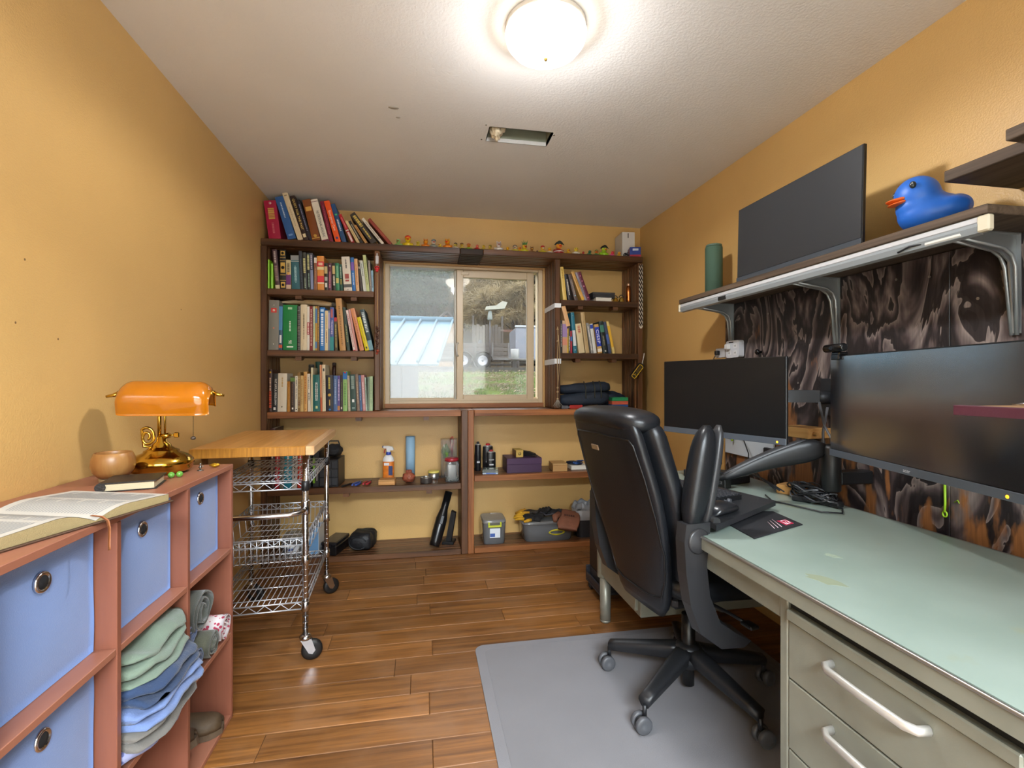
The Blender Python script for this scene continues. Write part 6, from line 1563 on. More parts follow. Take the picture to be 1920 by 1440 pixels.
# bottom boards
t = thing('plastic_case', 'long black plastic case on the bottom board', 'case', (-.585, 3.535, ZBOT + .0006), R(-16))
MB().box(-.052, .052, -.105, .105, 0, .065, .006).build('tray', mat('case_black2', '141416', .3), t); MB().box(-.054, .054, -.108, .108, .0655, .092, .006).build('lid', mat('case_black3', '1c1c1f', .22), t)
b = MB(); b.box(-.018, .018, -.112, -.1085, .045, .08, .002); b.build('latch', mat('case_black2', '141416', .3), t)
t = thing('rolled_jacket', 'black rolled rain jacket on the bottom board', 'clothing', (-.405, 3.545, ZBOT + .010), R(-14))
rings = []
for i in range(15):
    u = i / 14; e = max(.55, (1 - abs(2 * u - 1) ** 5) ** .3)
    rings.append([(a * e + bend_noise((a, u, c), .012, 20, 3), -.095 + .20 * u, .058 + c * e + bend_noise((c, u, a), .014, 16, 7)) for a, c in sq_ring(.078, .056, 28, 4.5)])
MB().loft(rings).build('roll', mat('nylon_black', '15171b', .55, bump=.6, bscale=60), t)
b = MB()
for k in range(1): b.tube([(.06 * math.cos(a) * (1 - .25 * k), -.097 - .002 * k, .058 + .042 * (1 - .28 * k) * math.sin(a)) for a in [R(20 + 30 * j) for j in range(11)]], .004, 6)
b.build('rolled_edge', mat('nylon_black', '15171b', .38), t)
b = MB(); b.grid(lambda u, v: ((.078 * math.cos(R(-10 + 200 * u))), .02 + .02 * v, .058 + .058 * math.sin(R(-10 + 200 * u))), 16, 2, thick=.002); b.build('strap', mat('strap_teal', '12302c', .5), t)
vac = thing('hand_vacuum', 'slim black handheld vacuum leaning against the centre post', 'vacuum', (.085, 3.455, ZBOT + .018), rot=(R(-17), R(17), 0))
b = MB(); b.tube([(0, 0, .0), (0, 0, .03), (0, 0, .10), (0, 0, .19), (0, 0, .225), (0, 0, .26), (0, 0, .375)], [.034, .038, .041, .040, .033, .026, .0265], 20); b.build('body', mat('vacuum_black', '121315', .28), vac)
MB().tube([(0, 0, .376), (0, 0, .384)], [.0265, .024], 18).build('end_cap', mat('vacuum_ring', '2a2b2e', .4), vac)
MB().box(-.012, .012, -.043, -.036, .15, .21, .003).build('switch', mat('vacuum_ring', '2a2b2e', .4), vac)
dk = thing('vacuum_dock', 'black vacuum charger dock with cord beside the vacuum', 'charger', (.185, 3.56, ZBOT + .0006), R(-15))
MB().box(-.035, .05, -.05, .05, 0, .02, .004).build('foot', mat('dock_black', '141517', .4), dk)
MB().prism([(-.012, .0205), (.028, .0205), (.060, .22), (.028, .235)], -.02, .02, 1).build('cradle', mat('dock_black', '141517', .4), dk)
b = MB(); b.tube([(-.02, .03, .12), (-.055, .01, .11), (-.075, -.01, .07), (-.06, -.02, .03), (-.03, -.02, .025)], .0022, 6); b.build('cord', plastic, dk)
def tote(label, x0, x1, y0, y1, h_, latch, lab=None, haze=.42):
    t = thing('storage_tote', label, 'container', ((x0 + x1) / 2, (y0 + y1) / 2, ZBOT + .0006))
    w, d = (x1 - x0) / 2, (y1 - y0) / 2
    pl = pane_mat('cloudy_plastic', haze, 'e4e6e8', .05, 'b8bcc0')
    n = 32
    def ring(k, z): return [(a, c, z) for a, c in sq_ring(w * k, d * k, n, 6)]
    b = MB(); b.loft([ring(.86, 0.0), ring(.90, .01), ring(.985, h_ * .86)], cap=False); b.add(ring(.86, .001), [tuple(range(n))]); b.build('tub', pl, t)
    b = MB(); b.loft([ring(1.0, h_ * .865), ring(1.0, h_ * .92), ring(.95, h_), ring(.90, h_)]); b.build('lid', pane_mat('cloudy_lid', .55, 'e4e6e8', .05, 'c4c8cc'), t)
    if latch:
        b = MB(); b.box(-w * .55, w * .55, -d - .010, -d - .001, h_ * .72, h_ * .80, .002); b.box(-w * .55, -w * .42, -d - .010, -d - .001, h_ * .80, h_ * .93, .002); b.box(w * .42, w * .55, -d - .010, -d - .001, h_ * .80, h_ * .93, .002); b.build('latch', mat('latch_lime', 'c0c838', .4), t)
    if lab:
        MB().box(-w * .40, w * .45, -d * .985, -d * .965, h_ * .28, h_ * .66).build('label', mat('tote_label', 'd4dce4', .5), t)
        MB().box(-w * .38, w * .02, -d * .992, -d * .986, h_ * .32, h_ * .46).build('label_print', mat('tote_print', '3a5aa0', .5), t)
    return t
t = tote('small cloudy plastic tote with a lime latch on the bottom board', .425, .600, 3.455, 3.66, .175, True, True)
MB().grid(lambda u, v: tuple(a + o for a, o in zip(lump(u, v, (.055, .07, .045), 3.3, .2, 3), (0, 0, .008))), 20, 14).build('contents', mat('tote_grey', '9a9ea8', .7, var=.3, vscale=40), t)
t = tote('large cloudy plastic tote heaped with gloves on the bottom board', .715, 1.115, 3.45, 3.68, .145, False, False)
MB().grid(lambda u, v: tuple(a + o for a, o in zip(lump(u, v, (.145, .08, .045), 6.3, .25, 3), (0, 0, .006))), 28, 16).build('contents', mat('tote_dark', '83858c', .7, var=.35, vscale=30), t)
b = MB()
for j in range(4): b.tube([(.055 + .05 * math.cos(a) * (1 + .06 * j), -.110 - .001 * j, .065 + .020 * math.sin(a) * (1 - .1 * j)) for a in [2 * math.pi * k / 18 for k in range(19)]], .003, 6, cap=False)
b.build('yellow_cord', mat('cord_yellow', 'c8c020', .5), t)
def glove(label, loc, rot, c1, c2, s=1.0, flat=.5):
    t = thing('work_glove', label, 'glove', loc, rot=rot, group='work gloves on the tote'); t.scale = (s, s, s)
    MB().grid(lambda u, v: lump(u, v, (.048, .055, .020), 1.7, .15, 2, .08, 6, .002), 24, 14).build('palm', mat('glove_' + c1, c1, .8, bump=.3, bscale=150), t)
    for k in range(4):
        x = -.033 + .022 * k; L_ = (.065, .078, .074, .058)[k]
        MB().tube([(x, .035, .018), (x * 1.15, .035 + L_ * .5, .022 + .004 * k), (x * 1.25, .035 + L_, .012)], [.0125, .0115, .007], 10).build('finger', mat('glove_' + c2, c2, .8, bump=.3, bscale=150), t)
    MB().tube([(-.035, -.015, .018), (-.062, .010, .022), (-.068, .035, .014)], [.013, .012, .008], 10).build('thumb', mat('glove_' + c2, c2, .8, bump=.3, bscale=150), t)
    MB().tube([(0, -.035, .019), (0, -.085, .018)], [.036, .042], 16, flat=.5).build('cuff', mat('glove_' + c1, c1, .8, bump=.3, bscale=150), t)
zt = ZBOT + .148
glove('yellow and black work glove at the near corner of the heap', (.775, 3.515, zt), (R(4), R(-10), R(75)), '1c1b1c', 'c8961c')
glove('yellow work glove pointing outward behind the first glove', (.80, 3.60, zt + .012), (R(-6), R(8), R(50)), '2a2420', 'c08a20')
glove('black work glove with yellow lines in the middle of the heap', (.885, 3.555, zt + .018), (R(6), R(-8), R(-35)), '141416', '1c1c1e')
glove('black work glove at the back of the heap', (.985, 3.60, zt + .004), (R(0), R(0), R(-80)), '1a1b20', '22242a')
b = MB(); b.tube([(.86, 3.51, zt + .055), (.90, 3.50, zt + .032), (.955, 3.50, zt + .04), (.985, 3.48, zt + .035)], .005, 8)
o = b.build('tool_lanyard', mat('lanyard', '3a3a44', .6)); tag(o, 'dark braided lanyard draped over the gloves on the tote', 'cord')
lg = thing('leather_mitt', 'brown leather welding mitt hanging over the tote rim', 'glove', (1.055, 3.445, zt - .004), rot=(R(24), R(8), R(-12)))
lg.scale = (1.2, 1.2, 1.2)
lm = mat('mitt_leather', '7d4f3a', .75, bump=.5, bscale=120, var=.15, vscale=18)
rings = []
for i in range(13):
    u = i / 12; e = max(.82, (1 - abs(2 * u - 1) ** 6) ** .4)
    rings.append([(a * e * (1.08 - .25 * (1 - u)) + .01 * math.sin(u * 5), .075 - .17 * u, .016 + c * e + .012 * math.sin(u * 3.1) + bend_noise((a, u, c), .006, 18, 2)) for a, c in sq_ring(.064, .013, 26, 5)])
MB().loft(rings).build('body', lm, lg)
MB().tube([(-.055, .03, .02), (-.085, .0, .018), (-.082, -.035, .012)], [.022, .020, .012], 12, flat=.7).build('thumb', lm, lg)
b = MB()
for k in range(5): b.box(-.032 + k * .013, -.022 + k * .013, -.010, .004, .0455, .0475, .001)
b.build('stamp', mat('brand_burn', '4a2c24', .7), lg)
tb = thing('trash_bin', 'grey bin with a plastic liner on the bottom board beside the totes', 'bin', (1.215, 3.56, ZBOT + .0006))
b = MB(); n = 28
b.loft([[(a, c, z) for a, c in sq_ring(w, w, n, 4)] for w, z in ((.066, 0), (.078, .13))], cap=False); b.add([(a, c, 0.0005) for a, c in sq_ring(.066, .066, n, 4)], [tuple(range(n))]); b.build('base', mat('trash_black', '26272b', .5), tb)
MB().loft([[(a, c, z) for a, c in sq_ring(w, w, n, 4)] for w, z in ((.079, .1305), (.088, .205), (.085, .205), (.076, .14))], cap=False).build('rim', mat('trash_grey', '8f9092', .4), tb)
MB().grid(lambda u, v: (.088 * (1 - .5 * v) * math.cos(2 * math.pi * u) * (1 + .1 * math.sin(9 * u * 6.28)), .088 * (1 - .5 * v) * math.sin(2 * math.pi * u), .207 + .045 * math.sin(v * 3) + .01 * math.sin(u * 31)), 48, 8, thick=.001).build('liner', mat('liner_grey', '777a7e', .3), tb)
# bin under the cart
t = tote('cloudy storage tote on the floor beneath the wire cart', -.93, -.76, 3.46, 3.66, .12, False, True, .5)
bx = thing('blue_carton', 'blue and white carton standing beside the cart caster', 'box', (-.715, 3.55, ZBOT + .0006), R(-4))
MB().box(-.030, .030, -.06, .09, 0, .175, .001).build('carton', mat('carton_lightblue', '6f9cc8', .4), bx); MB().box(.0305, .0345, -.06, .09, 0, .178, .001).build('flap', mat('carton_white3', 'c8ccd0', .4), bx)

# right lower bookcase shelf: tool roll and boxes
tr = thing('tool_roll', 'dark navy canvas tool roll lying along the shelf behind the chair', 'tool roll', (1.172, 3.50, ZCc + .012), rot=(0, R(-3), 0))
for k, (x0, x1, z0, hh, yy) in enumerate(((-.165, .21, .055, .050, .0), (-.17, .12, .052, .048, .03), (-.165, .235, .135, .040, .03), (.0, .21, .06, .05, .035))):
    rings = []
    for i in range(13):
        u = i / 12; e = max(.6, (1 - abs(2 * u - 1) ** 6) ** .3)
        rings.append([(x0 + (x1 - x0) * u, yy + a * e, max(.001, z0 + c * e + bend_noise((u * .3, a, c), .010, 14, k))) for a, c in sq_ring(.055, hh, 20, 2.6)])
    MB().loft(rings).build('rolled_pocket', mat('navy_canvas', '1c2838', .75, bump=.35, bscale=160, var=.2, vscale=20), tr)
b = MB()
for x in (.02, .09, .14): b.tube([(x, -.058, .06), (x + .006, -.05, .14), (x + .01, .0, .185)], .004, 6)
b.build('strap', mat('strap_olive', '3a3c30', .7), tr)
t = thing('folded_strap', 'dark canvas bundle behind the coloured cartons', 'bag', (1.435, 3.60, ZCc + .0006), rot=(0, 0, R(8)))
MB().grid(lambda u, v: lump(u, v, (.135, .05, .062), 9.3, .25, 2.5, .1, 7, .003), 30, 16).build('bundle', mat('navy_canvas', '1c2838', .75, bump=.35, bscale=160), t)
for (z0, c, lab) in ((0, '24508c', 'blue carton at the bottom of the small coloured stack'), (.027, 'c0583c', 'orange carton in the middle of the small coloured stack'), (.054, '1f8a54', 'green carton on top of the small coloured stack')):
    flat_box('game_carton', lab, 'box', 1.395, 1.520, 3.435, 3.53, ZCc + z0, .026, c, R(-4), None, 'small coloured cartons')
t = thing('clamp', 'grey and red bar clamp at the shelf front below the tool roll', 'tool', (1.06, 3.432, ZCc + .012), rot=(0, 0, R(3)))
b = MB(); b.tube([(-.06, 0, 0), (.16, 0, 0)], .006, 8); b.build('bar', mat('clamp_grey', '6a6c74', .4, .6), t)
b = MB(); b.box(-.065, -.01, -.010, .010, -.0115, .014, .004); b.build('jaw', mat('clamp_grey', '6a6c74', .4, .6), t); MB().box(.0, .10, -.010, .010, -.0115, .016, .004).build('grip', mat('clamp_red', 'a8302c', .4), t)

# ================================================================== on and around the desk
tray = thing('keyboard_tray', 'black swivelling keyboard tray hovering just above the desk top', 'tray', (1.08, 1.66, .7455))
poly = [(.895, 1.37), (1.295, 1.61), (1.20, 1.99), (.955, 1.93)]
MB().prism([(x - 1.08, y - 1.66) for x, y in poly], 0, .018).build('platform', mat('tray_black', '232427', .45, bump=.15, bscale=300), tray)
b = MB(); q = [Vector((x - 1.08, y - 1.66, .0185)) for x, y in poly]
b.tube([q[0] + Vector((.015, .02, .004)), q[3] + Vector((.015, -.02, .004))], .012, 10); b.build('wrist_rest', mat('wrist_black', '1a1b1d', .5), tray)
MB().box(.02, .11, .02, .22, -.019, -.001, .004).build('slide_mount', plastic, tray)
ms = thing('computer_mouse', 'black computer mouse on the keyboard tray', 'mouse', (1.000, 1.500, .7640), R(28))
ms.scale = (1.25, 1.25, 1.2)
rings = []
for i in range(15):
    u = i / 14; x = -.058 + .116 * u; e = max(.12, (1 - abs(2 * u - 1) ** 2.6) ** .5); hz = .036 * e * (1 - .25 * u)
    rings.append([(x, a, max(0.0, hz * .5 + c * hz * .5 / .5 * .5 * 2 * .5)) for a, c in sq_ring(.031 * (.72 + .28 * e) * e ** .3, 1.0, 22, 2.6)])
MB().loft(rings).build('shell', mat('mouse_black', '1c1d20', .28), ms)
b = MB(); b.tube([(.04, -.004, .026), (.04, .004, .026)], .007, 12); b.build('scroll_wheel', mat('wheel_grey', '4a4b4f', .4), ms)
b = MB(); b.tube([(.058, 0, .008), (.085, .02, .010), (.11, .05, .006), (.13, .10, .006), (.17, .16, .008)], .0022, 6); b.build('cable', mat('cable_grey', '5a5c60', .4), ms)
kb = thing('keyboard', 'black keyboard on the swivelling tray behind the mouse', 'keyboard', (1.075, 1.790, .7642), R(103))
kb.rotation_euler = (0, 0, R(107))
MB().prism(rrect(-.165, .165, -.068, .068, .008), 0, .016).build('body', mat('kb_black', '17181a', .4), kb)
km = MB().box(-.0075, .0075, -.0075, .0075, 0, .007, .0015).mesh('key', mat('key_black', '2a2b2f', .45))
for r_ in range(6):
    for c in range(17):
        obj('key', km, kb, (-.152 + c * .019, -.052 + r_ * .0195, .0161))
b = MB()
for k in range(4): b.box(-.150 + k * .009, -.143 + k * .009, .060, .0655, .016, .0164)
b.build('logo_print', mat('kb_print', 'b8b8bc', .4), kb)
mp = thing('mouse_pad', 'black mouse pad with a red square mark, on the desk under the tray', 'mouse pad', (1.13, 1.50, DZ + .0006), R(0))
pp = [(-.13, -.165), (.128, -.063), (.145, .10), (-.10, .16)]
MB().prism(pp, 0, .003).build('pad', mat('pad_black', '1e1e22', .7), mp)
MB().prism([(.062, -.066), (.106, -.050), (.112, -.004), (.068, -.014)], .0031, .0034).build('red_square', mat('pad_red', 'b01c44', .6), mp)
b = MB(); 
for (a, c) in (((.074, -.054), (.098, -.045)), ((.098, -.045), (.103, -.012)), ((.103, -.012), (.078, -.020)), ((.078, -.020), (.074, -.054)), ((.084, -.044), (.093, -.024))): b.tube([(a[0], a[1], .0036), (c[0], c[1], .0036)], .0016, 4)
b.build('mark', mat('pad_mark', 'd8c0c8', .6), mp)
b = MB()
for k in range(3): b.tube([(.0 + .018 * k, -.09 + .006 * k, .0034), (.03 + .018 * k, -.02 + .012 * k, .0034)], .0011, 4)
b.build('print_lines', mat('pad_mark', 'd8c0c8', .6), mp)
# gas-spring arm
arm = thing('monitor_arm', 'black gas-spring arm rising from the tray to the wall mount', 'arm', (1.60, 1.645, .86))
A0, A1 = Vector((1.165 - 1.60, 1.77 - 1.645, -.045)), Vector((-.065, -.010, .095))
rings = []
dv = (A1 - A0); side = dv.cross(Vector((0, 0, 1))).normalized(); up = side.cross(dv).normalized()
for i in range(15):
    u = i / 14; e = max(.30, (1 - abs(2 * u - 1) ** 5) ** .4)
    p = A0 + dv * u
    rings.append([p + side * a * e + up * (c * (.30 + .70 * min(1, u * 1.25)) * e + .014 * math.sin(u * 3.1)) for a, c in sq_ring(.024, .046, 22, 3)])
MB().loft(rings).build('arm_body', mat('arm_black', '121315', .45), arm)
rings = []
for i in range(13):
    u = .06 + .80 * i / 12; e = max(.30, (1 - abs(2 * (i / 12) - 1) ** 4) ** .4); p = A0 + dv * u + up * (.046 * (.30 + .70 * min(1, u * 1.25)) - .004)
    rings.append([p + side * a * e + up * (c * e + .012 * math.sin(u * 3.1)) for a, c in sq_ring(.021, .008, 18, 3)])
MB().loft(rings).build('top_cover', mat('arm_grey', '3c3d40', .40, .2), arm)
b = MB(); b.lathe([(.030, -.075), (.034, -.07), (.034, .09), (.028, .102), (.012, .105)], (-.045, -.012, 0), 22); b.build('elbow', mat('arm_black', '121315', .45), arm)
b = MB(); b.box(-.02, .125, -.035, .015, -.05, .0, .004); b.build('wall_link', mat('arm_black', '121315', .45), arm)
b = MB(); b.tube([A0 + Vector((0, 0, .0)), A0 + Vector((-.02, .012, -.03)), (1.13 - 1.60, 1.80 - 1.645, -.096)], .014, 10); b.build('tray_joint', plastic, arm)
# second arm and clutter between the monitors
ar2 = thing('monitor_arm', 'black monitor arm reaching from the wall behind the chair monitor', 'arm', (1.70, 1.80, 1.14))
b = MB(); b.tube([(.008, 0, 0), (-.05, .02, 0)], .028, 14); b.build('pivot', plastic, ar2)
MB().box(.006, .026, -.05, .05, -.08, .08, .004).build('wall_plate', plastic, ar2)
b = MB(); b.prism([(-.055, -.015), (-.04, .055), (-.315, .170), (-.33, .115)], -.022, .030, 2); b.build('link', plastic, ar2)
MB().box(-.345, -.322, .095, .185, -.05, .05, .006).build('vesa_plate', plastic, ar2)
wb = thing('wood_block', 'raw pine block screwed to the plywood between the monitors', 'block', (1.66, 1.885, .985), R(4))
pine = wood('raw_pine', 'b0783c', 'd8a868', 1, 18, rough=.6, tint=.05)
MB().box(-.06, .064, -.075, .085, -.022, .022, .002).build('block', pine, wb); MB().tube([(-.03, -.077, 0), (-.03, -.095, 0)], .007, 10).build('peg', pine, wb)
wb2 = thing('wood_block', 'raw pine block lying on the desk beside the cable bundle', 'block', (1.575, 1.83, DZ + .0006), R(24))
MB().box(-.045, .035, -.065, .065, 0, .038, .002).build('block', pine, wb2)
# cable bundle
cb = thing('cable_bundle', 'tangled black power cables with adapters piled on the desk', 'cables', (1.535, 1.70, DZ + .004))
rr = random.Random(12)
for j in range(9):
    cx, cy_ = rr.uniform(-.02, .025), rr.uniform(-.03, .07); ax, ay = rr.uniform(.022, .045), rr.uniform(.05, .095); ph = rr.uniform(0, 6)
    b = MB(); pts = [(cx + ax * math.cos(k * .5 + ph), cy_ + ay * math.sin(k * .5 + ph) + .02 * math.sin(k * .21), .004 + .030 * (.5 + .5 * math.sin(k * .8 + j)) + .004 * j) for k in range(27)]
    b.tube(pts, .0034, 6); b.build('loop', mat('cable_black', '1d1e21', .45) if j % 3 else mat('cable_grey', '5a5c60', .4), cb)
for (x, y, rz) in ((-.03, .02, .6), (.02, -.07, .3)):
    o = MB().box(-.02, .02, -.035, .035, 0, .022, .004).build('adapter', mat('adapter_black', '161719', .45), cb, (x, y, -.003), (0, 0, rz))
b = MB(); b.tube([(.0, -.08, .004), (.01, -.13, .003), (-.04, -.18, .002), (-.10, -.15, .002), (-.13, -.05, .002), (-.16, .03, .002), (-.12, .12, .003)], .003, 6); b.build('lead', mat('cable_black', '1d1e21', .45), cb)
for k, (pts, m_) in enumerate((([(1.64, 1.74, 1.10), (1.60, 1.72, 1.00), (1.585, 1.70, .92), (1.59, 1.70, .80), (1.57, 1.72, .745)], 'cable_grey'), ([(1.62, 1.76, 1.12), (1.57, 1.68, 1.03), (1.55, 1.62, .98), (1.56, 1.58, .95)], 'cable_grey'), ([(1.69, 2.40, .94), (1.66, 2.30, .90), (1.63, 2.22, .84), (1.60, 2.18, .80), (1.58, 2.05, .74), (1.55, 1.90, .731)], 'cable_black'))):
    o = MB().tube(pts, .005 if k < 2 else .003, 8).build('hanging_cable', mat(m_, '5a5c60' if k < 2 else '1d1e21', .4))
    tag(o, ('thick grey cable dropping from the arm joint to the desk', 'grey cable looping behind the wide monitor edge', 'thin black cable trailing from the white panel')[k], 'cable', 'cables behind the monitors')
pb = thing('mounting_board', 'white mounting board with black clips low behind the chair monitor', 'board', (1.70, 2.33, .80), 0)
MB().box(.010, .024, -.185, .205, 0, .20, .003).build('panel', mat('panel_white', 'c4cad0', .4), pb)
for (y, z) in ((-.17, .02), (.185, .10)): MB().box(-.012, .012, y - .05, y + .03, z, z + .055, .004).build('clip', plastic, pb)
MB().tube([(.0, .21, .22), (-.01, .215, .05), (-.008, .215, -.07)], .006, 8).build('rod', plastic, pb)
b = MB(); b.tube([(-.004, .12, .20), (-.004, .12, .10)], .003, 6); b.tube([(-.004, .12, .10), (-.004, .118, .075)], .006, 8); b.build('lime_tag', mat('lime_tag', '9ab828', .5), pb)
dk = thing('docking_station', 'flat black docking station on the far end of the desk', 'dock', (1.42, 2.18, DZ + .0006), R(14))
MB().box(-.085, .085, -.13, .13, 0, .036, .004).build('case', mat('dock_case', '1a1b1e', .35), dk); MB().box(-.087, -.0855, -.11, .11, .006, .03, .001).build('front', mat('dock_front', '0c0d0f', .3), dk)
b = MB()
for k in range(3): b.tube([(.03, .02 - .02 * k, .038), (.05, -.10 - .02 * k, .055), (.03, -.24, .045), (-.02, -.34 - .02 * k, .020)], .003, 6)
b.build('leads', mat('cable_black', '1d1e21', .45), dk)
sp = thing('stacked_drive', 'small black box with ports standing on the desk by the keyboard', 'drive', (1.335, 2.02, DZ + .0006), R(20))
MB().box(-.022, .022, -.045, .045, 0, .075, .003).build('case', mat('dock_case', '1a1b1e', .35), sp)
for z in (.02, .045): MB().box(-.0235, -.0221, -.03, .03, z, z + .012).build('port', mat('port_grey', '777a7e', .4, .5), sp)
# wall power
po = thing('surge_outlet', 'white multi-socket surge protector plugged in beside the plywood edge', 'power strip', (XR - .0185, 2.445, 1.385))
MB().prism(rrect(-.058, .058, -.046, .048, .014), -.032, -.001, 0).build('body', mat('socket_white', 'd0d4dc', .35), po)
for (y, z) in ((-.026, .018), (-.026, -.02), (.026, -.02)):
    so_ = MB().prism(rrect(y - .014, y + .014, z - .013, z + .013, .004), -.0335, -.0321, 0).build('socket', mat('socket_face', 'e0e2e6', .35), po)
    b = MB(); b.box(-.0342, -.0336, y - .006, y - .0035, z - .005, z + .005); b.box(-.0342, -.0336, y + .0035, y + .006, z - .004, z + .004); b.build('slots', dark_hole, so_)
MB().box(-.055, -.0322, .012, .042, .0, .03, .004).build('plug', mat('plug_white', 'd8d8d8', .4), po)
MB().box(-.0336, -.0321, -.01, .03, .036, .041).build('vent', dark_hole, po)
ol = thing('wall_outlet', 'white wall outlet plate with a black plug, left of the plywood', 'outlet', (XR, 2.635, 1.375))
MB().box(-.006, -.0005, -.055, .035, -.028, .028, .002).build('plate', mat('socket_white', 'd0d4dc', .35), ol)
MB().box(-.03, -.0062, -.012, .014, -.012, .014, .004).build('plug', plastic, ol)
b = MB(); b.tube([(-.026, .0, -.010), (-.032, .012, -.03), (-.028, .02, -.08), (-.012, .022, -.25), (-.010, .020, -.45)], .003, 6); b.build('cord', plastic, ol)
kn = thing('coat_hook', 'small black round hook knob on the plywood', 'hook', (XR - .0185, 2.253, 1.359))
b = MB(); b.T = Matrix.Rotation(R(-90), 4, 'Y'); b.lathe([(.007, 0), (.006, .010), (.013, .016), (.015, .024), (.010, .030), (.001, .031)], (0, 0, 0), 16); b.build('knob', mat('knob_black', '101012', .25), kn)
lt = thing('lime_cord', 'lime green looped cord hanging on the plywood under the monitor', 'cord', (XR - .024, 1.345, .80))
MB().tube([(0, 0, .075), (0, -.001, .0), (-.001, .0, -.03)], .0036, 8).build('cord', mat('lime_cord', '9cc828', .5), lt)
b = MB(); b.tube([(0, .007 * math.cos(a), -.036 + .009 * math.sin(a)) for a in [2 * math.pi * k / 12 for k in range(13)]], .0028, 6, cap=False); b.build('loop', mat('lime_cord', '9cc828', .5), lt)
MB().tube([(0, -.03, .01), (0, -.04, .02), (0, -.045, .01)], .0015, 5).build('bit', mat('lime_cord', '9cc828', .5), lt)
# webcam
wc = thing('webcam', 'black webcam clipped to the top corner of the wide monitor', 'webcam', (1.458, 1.500, 1.3006), rot=(0, 0, math.atan2(-.689, -.130)))
b = MB(); b.tube([(-.052, -.012, .026), (-.047, -.012, .026), (.047, -.012, .026), (.052, -.012, .026)], [.010, .0145, .0145, .010], 18); b.build('body', mat('cam_black', '0f1012', .25), wc)
b = MB(); b.box(-.022, .022, -.012, .022, .0005, .012, .003); b.box(-.020, .020, -.014, -.0045, -.016, .004, .002); b.build('clip', mat('cam_black', '0f1012', .25), wc)
b = MB(); b.T = Matrix.Translation((0, -.026, .026)) @ Matrix.Rotation(R(90), 4, 'X'); b.lathe([(0, .0), (.006, 0), (.008, .001), (.008, -.003), (0, -.003)], (0, 0, 0), 16); b.build('lens', mat('lens_glass', '1a1c28', .1), wc)
# on the wall shelf
gs = thing('green_speaker', 'dark green cylindrical speaker at the far end of the wall shelf', 'speaker', (1.603, 2.478, ZS + .0006))
MB().lathe([(.042, 0), (.046, .004), (.046, .280), (.044, .287), (.040, .289)], (0, 0, 0), 32).build('fabric_body', mat('speaker_green', '3f5a4a', .8, bump=.4, bscale=500), gs)
MB().lathe([(.041, .2892), (.043, .292), (.042, .298), (.038, .300)], (0, 0, 0), 32).build('top_ring', mat('speaker_rim', '52685a', .4), gs)
MB().box(-.03, .03, -.03, .03, 0, .0, 0) if 0 else None
bd_ = thing('rubber_duck', 'big blue rubber duck with orange beak on the wall shelf', 'duck', (1.560, 1.262, ZS + .0006), R(158))
b = MB()
b.ell((-.008, 0, .060), (.094, .072, .062), 28, 18); b.ell((.036, 0, .120), (.060, .058, .060), 26, 16); b.ell((-.070, 0, .082), (.040, .046, .034), 18, 12, rot=Matrix.Rotation(R(-30), 3, 'Y')); b.ell((.020, 0, .085), (.072, .060, .055), 22, 14)
for s in (-1, 1): b.ell((-.026, s * .056, .066), (.050, .022, .030), 18, 12, rot=Matrix.Rotation(R(14), 3, 'Y'))
b.box(-.05, .04, -.04, .04, .0, .02, .005)
o = b.build('body', mat('duck_blue', '2468cc', .45), bd_)
md = o.modifiers.new('remesh', 'REMESH'); md.mode = 'VOXEL'; md.voxel_size = .0045; md.use_smooth_shade = True
md = o.modifiers.new('smooth', 'SMOOTH'); md.iterations = 7; md.factor = .6
b = MB()
for (z, hh, L_) in ((.105, .0085, .036), (.096, .007, .031)):
    rings = []
    for i in range(9):
        u = i / 8; e = math.sqrt(max(.02, 1 - u ** 2.2)); rings.append([(.080 + L_ * 1.15 * u, a * e, z + .004 + c * e * (1 - .3 * u) - .006 * u + (.003 if hh > .008 else .0) * u * u) for a, c in sq_ring(.030, hh, 18, 2.2)])
    b.loft(rings)
b.build('beak', mat('duck_orange', 'd8611c', .4), bd_)
for s in (-1, 1):
    e_ = MB().ell((.072, s * .046, .140), (.009, .0075, .011), 14, 10).build('eye', mat('duck_eye_grey', '2c3436', .25), bd_)
    MB().ell((.077, s * .0525, .143), (.0022, .002, .0026), 8, 6).build('glint', mat('eye_glint', 'c8d0d0', .3), e_)
# computer on a rolling stand past the desk end
pc = thing('computer_tower', 'dark navy computer tower standing just past the desk end', 'computer', (1.125, 2.625, .136), 0)
MB().box(-.155, .30, -.10, .10, .0006, .44, .006).build('case', mat('pc_navy', '141a26', .5), pc)
MB().box(-.162, -.1555, -.098, .098, .004, .436, .003).build('front_panel', mat('pc_front', '10141c', .35), pc)
for z in (.33, .37): MB().box(-.1645, -.1622, -.07, .07, z, z + .03, .001).build('drive_bay', mat('pc_bay', '1a1e26', .4), pc)
st = thing('rolling_stand', 'dark rolling stand under the computer tower', 'stand', (1.125, 2.625, 0))
b = MB(); b.box(-.18, .31, -.115, .115, .045, .060, .003); b.box(-.18, .31, -.115, -.1045, .0605, .134, .003); b.box(-.18, .31, .1045, .115, .0605, .134, .003); b.box(-.18, -.1705, -.104, .104, .0605, .10, .003); b.box(-.16, .30, -.10, .10, .0605, .1355, .003); b.build('cradle', mat('stand_dark', '2a2c34', .5), st)
for sx in (-.15, .28):
    for sy in (-.09, .09):
        b = MB(); b.T = Matrix.Translation((sx, sy, .021)) @ Matrix.Rotation(R(90), 4, 'X'); b.lathe([(0, -.010), (.015, -.011), (.021, -.008), (.021, .008), (.015, .011), (0, .010)], (0, 0, 0), 18); b.build('caster', mat('stand_caster', '1a1a1c', .4), st)

